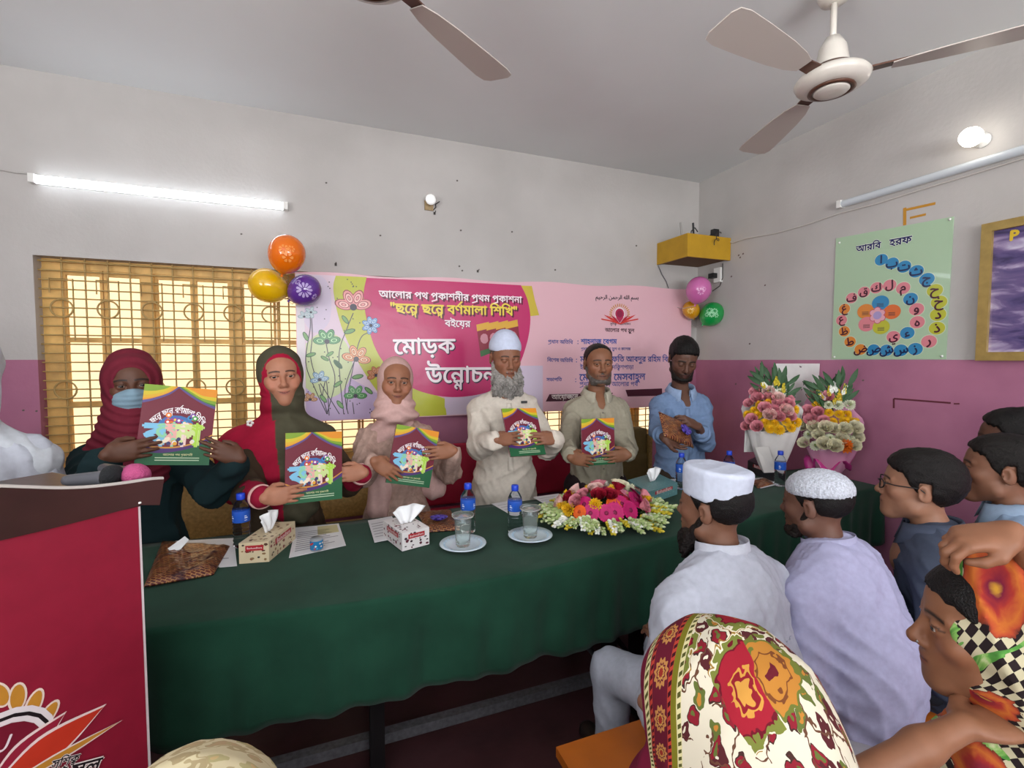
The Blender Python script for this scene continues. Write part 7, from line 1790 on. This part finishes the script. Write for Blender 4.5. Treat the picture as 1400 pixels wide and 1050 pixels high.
def checks():
    m, N, L, b, vec, u, v = scarf_base('check_and_flower_print')
    ck = N.new('ShaderNodeTexChecker'); ck.inputs['Scale'].default_value = 92; ck.inputs['Color1'].default_value = (*C('#bdb596'), 1); ck.inputs['Color2'].default_value = (*C('#241a1c'), 1)
    mp = N.new('ShaderNodeMapping'); mp.inputs['Rotation'].default_value = (0, 0, .6); L.new(vec, mp.inputs[0]); L.new(mp.outputs[0], ck.inputs['Vector'])
    def noise(sc, dist=0, off=(0, 0, 0)):
        mq = N.new('ShaderNodeMapping'); mq.inputs['Location'].default_value = off; L.new(vec, mq.inputs[0]); n = N.new('ShaderNodeTexNoise'); n.inputs['Scale'].default_value = sc; n.inputs['Detail'].default_value = 4; n.inputs['Distortion'].default_value = dist; L.new(mq.outputs[0], n.inputs['Vector']); return n.outputs['Fac']
    g = noise(9, 1.0); gcol = nramp(N, L, noise(40, 1), [(0, '#2a4a24'), (.42, '#4e8a3c'), (.55, '#86b45e'), (.66, '#c9cfa0')], False); col = nmix(N, L, nmath(N, L, 'GREATER_THAN', g, .50), ck.outputs[0], gcol)
    vo = vor(N, L, vec, 13, rnd=.9); sep = N.new('ShaderNodeSeparateColor'); L.new(vo.outputs['Color'], sep.inputs[0]); dd = nmath(N, L, 'ADD', vo.outputs['Distance'], nmath(N, L, 'MULTIPLY', nmath(N, L, 'SUBTRACT', noise(45, 1.2), .5), .28))
    fl_ = nramp(N, L, dd, [(0, '#b8862c'), (.10, '#6a1830'), (.22, '#9a3028'), (.33, '#b8642a'), (.42, '#a8442a'), (.47, '#4a2a24')], False); on = nmath(N, L, 'MULTIPLY', nmath(N, L, 'LESS_THAN', dd, .46), nmath(N, L, 'GREATER_THAN', sep.outputs[1], .25))
    col = nmix(N, L, on, col, fl_); L.new(col, b.inputs['Base Color']); return m
CHK = checks()

# ---- woman in the paisley scarf, near, seen from behind
p = seated('woman under a cream paisley scarf with a maroon border, seen from behind', atD(972, 966, .75), 4, '#744f3d', '#6a3c34', True, turn=(26, 6, 0), k=1.05)
p.head(h=.0055, lid=.8, ears=False); ar = lap_arms(p, .15); p.core(LEGS(-.24)); p.finish(); sz = p.sz
S = SDF(); S.ell((0, .026, .012), (.104, .130, .122), .02); S.ell((0, .02, -.10), (.105, .115, .10), .06); S.cap((-.05, .04, -.20), (-.16, .06, -.33), .10, .10, .07); S.cap((.05, .04, -.20), (.16, .06, -.33), .10, .10, .07); S.cap((0, .08, -.10), (0, .14, -.50), .12, .20, .08, fy=.8); S.cap((0, -.03, -.2), (0, -.10, -.5), .12, .15, .06)
S.ell((0, -.17, -.03), (.068, .11, .095), .015, sub=True)
S.post.append(lambda P: .004 * np.sin(34 * P[:, 0] + 14 * np.sin(P[:, 2] * 7) + 20 * P[:, 1]) * np.clip((-.02 - P[:, 2]) / .1, 0, 1)); S.post.append(wrinkle(81, .003, 34))
def pat1(V): 
    th = np.arctan2(V[:, 0], V[:, 2] + .10); rim = -.098 + .10 * np.clip((-.05 - V[:, 2]) / .3, 0, 1); return np.stack([V[:, 1] - rim, np.where(V[:, 2] > -.1, th * .14, -V[:, 2] * np.sign(V[:, 0]) + np.sign(V[:, 0]) * .14), th * 0], 1)
p.soft_head('paisley_scarf', S, (-.34, -.30, -.62), (.34, .38, .16), .0058, PAIS, '#c9c1ad', pat1)
S = shirt_back(p, ar, '#5a1a2c', .95, 1.0, 83, h=.012, name='dress'); S = SDF(); S.chain([(0, .04, .50), (0, -.22, .47)], [.17, .13], .03); S.chain([(0, -.22, .46), (0, -.22, .08)], [.14, .18], .03); soft('skirt', S, (-.3, -.45, .02), (.3, .3, .72), .02, CLOTH, p.o, '#5a1a2c')
# ---- woman holding up a checked scarf
p = seated('woman in side view lifting a checked and flowered scarf with her raised hand', atD(1362, 862, .86), 34, '#82573f', '#7c4038', True, turn=(6, 4, 0), k=1.08)
p.head(h=.0034, lid=.8, fat=.003, ears=False); sz = p.sz
hw = atD(1382, 728, .80); hp = p.loc(hw); tip = p.loc(atD(1296, 740, .82)); fx = (tip - hp) / np.linalg.norm(tip - hp); toface = p.hc - hp; toface = toface - fx * (toface @ fx); toface /= np.linalg.norm(toface); fz = np.cross(fx, toface)
S = SDF(); E_ = p.loc(atD(1500, 850, .80)); hand_sdf(S, hp, fx, toface, fz if fz[2] > -2 else -fz, E_, (.55, .75, .6), 'pinch', .84); lo, hi = bounds([hp, tip, E_], .07); p.add(S, lo, hi, .0042)
Wl = p.loc(atD(1318, 992, .80)); El = p.loc(atD(1150, 1075, .78)); S = SDF(); fx2 = (Wl - El) / np.linalg.norm(Wl - El); hand_sdf(S, Wl, fx2, np.array([0, 0, -1.0]), np.cross(fx2, [0, 0, -1.0]), El, (.4, .5, .4), 'front', .92, thick=.95); lo, hi = bounds([Wl, El, Wl + fx2 * .18], .06); p.add(S, lo, hi, .0045)
p.core(LEGS()); p.finish(); eyes(p.o, p.R, p.hc, k=p.k)
S = hair_sdf(hair_cut([-.13, -.088, -.06, -.03, .0, .04, .13], [.066, .060, .050, .000, -.06, -.10, -.12]), vol=.002, seed=31, amp=.002); p.soft_head('hair', S, (-.12, -.14, -.14), (.12, .16, .15), .0042, HAIR, '#0e0a0a')
MB().color('#e0dcd0').lathe([(0, -.003), (.003, 0), (0, .003)], 8, Matrix.Translation(Vector(p.R @ (np.array([.0135, -.106, -.034]) * p.k) + p.hc))).build('nose_pin', STEEL, p.o)
S = SDF(); S.frame(p.Rk, p.hc); S.ell((0, .040, .013), (.105, .128, .121), .02); S.ell((0, .05, -.12), (.100, .105, .10), .06); S.frame()
mid = p.loc(atD(1322, 748, .86)); hd = p.hc + p.R @ np.array([0, .03, .10]); S.cap(hd, mid - (mid - hd) * .02, .06, .016, .05); S.cap(p.hc + p.R @ np.array([-.07, .02, .03]), mid, .04, .014, .05)
S.cap((0, p.hc[1] + .05, sz + .02), (-.15, .05, sz - .10), .085, .09, .06); S.cap((0, p.hc[1] + .05, sz + .02), (.15, .05, sz - .10), .085, .09, .06); S.cap((0, .08, sz - .05), (0, .12, sz - .35), .14, .19, .08); S.cap((.06, -.07, sz - .03), (.10, -.14, sz - .24), .075, .09, .05); S.cap((-.06, -.07, sz - .03), (-.10, -.14, sz - .24), .075, .09, .05)
S.frame(p.Rk, p.hc); S.ell((0, -.180, -.014), (.084, .150, .100), .012, sub=True); S.frame()
S.post.append(wrinkle(91, .006, 40)); S.post.append(lambda P: .003 * np.sin(70 * P[:, 2] + 40 * P[:, 0]))
hc_, Rk_ = p.hc, p.Rk
def pat2(V): Q = (V - hc_) @ Rk_; th = np.arctan2(Q[:, 0], Q[:, 2] + .12); return np.stack([Q[:, 1] + .075, np.where(Q[:, 2] > -.08, th * .15, np.sign(Q[:, 0]) * (.1 - Q[:, 2])), th * 0], 1)
soft('checked_scarf', S, (-.36, -.40, sz - .5), (.36, .34, p.hc[2] + .26), .0058, CHK, p.o, '#888888', pat2)
# magenta piping along the lifted edge
edge = [mid + np.array([0, 0, -.006]), hd + (mid - hd) * .55 + p.R @ np.array([-.045, .0, -.02]), p.hc + p.R @ np.array([-.085, -.005, .055]), p.hc + p.R @ np.array([-.098, .0, -.005]), p.hc + p.R @ np.array([-.095, -.005, -.06])]
edge = [Vector(e) for e in edge]; MB().color('#7a2050').tube(edge, .006, 8).build('scarf_piping', CLOTH, p.o)
S = shirt_back(p, [], '#b0aeb8', .95, 1.0, 93, h=.012, name='dress'); S = SDF(); S.chain([(0, .04, .52), (0, -.36, .50)], [.19, .17], .03); S.chain([(0, -.36, .48), (0, -.36, .08)], [.16, .20], .03); soft('skirt', S, (-.3, -.62, .02), (.3, .3, .76), .02, CLOTH, p.o, '#a8a6b0')
# ---- scarf top of someone sitting close at the bottom left
tp = atD(250, 1037, .52); p = seated('person whose cream printed scarf just shows at the bottom edge beside the lectern', (tp.x, tp.y, tp.z - .140), 10, '#744f3d', '#6a3c34', True, k=1.05)
p.head(h=.007, lid=.8, ears=False); p.core(LEGS()); p.finish(); sz = p.sz
S = SDF(); S.ell((0, .022, .012), (.105, .125, .122), .02); S.cap((0, .03, -.12), (0, .06, -.34), .10, .17, .06); S.cap((-.05, .04, -.2), (-.15, .04, -.3), .09, .09, .06); S.cap((.05, .04, -.2), (.15, .04, -.3), .09, .09, .06); S.ell((0, -.15, -.02), (.066, .10, .09), .012, sub=True); S.post.append(wrinkle(95, .004, 36))
p.soft_head('printed_scarf', S, (-.32, -.24, -.52), (.32, .30, .16), .0075, PAIS2, '#c9c1ad', lambda V: np.stack([V[:, 1] + .5, np.arctan2(V[:, 0], V[:, 2] + .1) * .14, V[:, 0] * 0], 1))
S = SDF(); cloth_torso(S, sz, .9, 1, hip=(0, .05), hipz=.56); S.chain([(0, .04, .52), (0, -.34, .50)], [.18, .16], .03); S.chain([(0, -.34, .48), (0, -.34, .08)], [.15, .18], .03); soft('dress', S, (-.36, -.6, .02), (.36, .34, sz + .1), .02, CLOTH, p.o, '#6a5a50')
bench(-.3, .3, -.16, .16, .42, 0, 'short orange bench under the person beside the lectern', tp.x, tp.y - .1)
# ---- person in white at the left edge
p = Person('person in white robes at the left edge behind the lectern', atY(-62, 500, 2.02), math.radians(20), '#744f3d', '#6a3c34', None, True, 1.08); sz = p.sz
p.head(h=.004, lid=.8, ears=False); p.core(legs_standing(sz)); p.finish(); eyes(p.o, p.R, p.hc, p, k=p.k)
S = SDF(); S.frame(p.Rk, p.hc); S.ell((0, .022, .012), (.098, .115, .120), .02); S.ell((0, .0, -.11), (.09, .09, .08), .05); S.frame(); S.cap((-.05, 0, sz), (-.16, .01, sz - .08), .07, .08, .06); S.cap((.05, 0, sz), (.16, .01, sz - .08), .07, .08, .06); S.frame(p.Rk, p.hc); S.ell((0, -.13, -.008), (.056, .10, .08), .01, sub=True); S.frame(); S.post.append(wrinkle(97, .004, 50)); soft('white_headscarf', S, (-.34, -.26, sz - .3), (.34, .24, p.hc[2] + .16), .009, CLOTH, p.o, '#c3c8cf')
S = SDF(); cloth_torso(S, sz, 1.0, 1.05, hem=.1, hemr=.25)
for sg in (-1, 1): S.chain([(sg * .15, .01, sz - .06), (sg * .21, .02, sz - .32), (sg * .10, -.16, sz - .40)], [.075, .075, .055], .03)
S.post.append(wrinkle(98, .008, 44, (1, 1, .4))); soft('white_robe', S, (-.42, -.34, .02), (.42, .34, sz + .12), .012, CLOTH, p.o, '#b9bdc8')
S = SDF()
for sg in (-1, 1): hand_sdf(S, (sg * .10, -.17, sz - .40), np.array([-sg, -.1, 0]) / 1.005, np.array([0, .0, 1.0]), np.array([0, -1.0, 0]), (sg * .21, .02, sz - .32), (.2, .3, .3), 'front', .9)
soft('folded_hands', S, (-.3, -.3, sz - .5), (.3, .1, sz - .2), .007, SKIN, p.o, '#744f3d'); shoes(p.o, sz)

# ------------------------------------------------------------------ trimmings belong to the part they sit on (thing > part > sub-part)
UNDER = {'button': ('shirt', 'kurta'), 'placket': ('shirt', 'kurta'), 'breast_pocket': ('shirt',), 'collar': ('shirt', 'kurta'), 'cuff': ('shirt', 'kurta'), 'rolled_cuff': ('shirt',), 'lace_edge': ('robe',), 'seam': ('kurta',),
         'white_brooch': ('headscarf',), 'clip_microphone': ('kurta',), 'scarf_piping': ('checked_scarf',), 'label_print': ('label',), 'printed_pattern': ('carton',), 'leaf_pattern': ('dish',), 'cover_print': ('front_cover',), 'printed_artwork': ('vinyl_sheet',),
         'wrap_print': ('wrap',), 'printed_letters': ('sheet',), 'printed_lines': ('sheet',), 'printed_panel': ('front_panel',), 'edge_strip': ('apron_board',), 'printed_flower': ('skin',), 'knot': ('skin',), 'brown_ring': ('motor_housing',), 'bottom_cover': ('motor_housing',)}
stem = lambda o: o.name.split('.')[0]
for o in list(bpy.data.objects):
    want = UNDER.get(stem(o))
    if not want or o.parent is None: continue
    for sib in o.parent.children:
        if stem(sib) in want and sib is not o: o.parent = sib; break
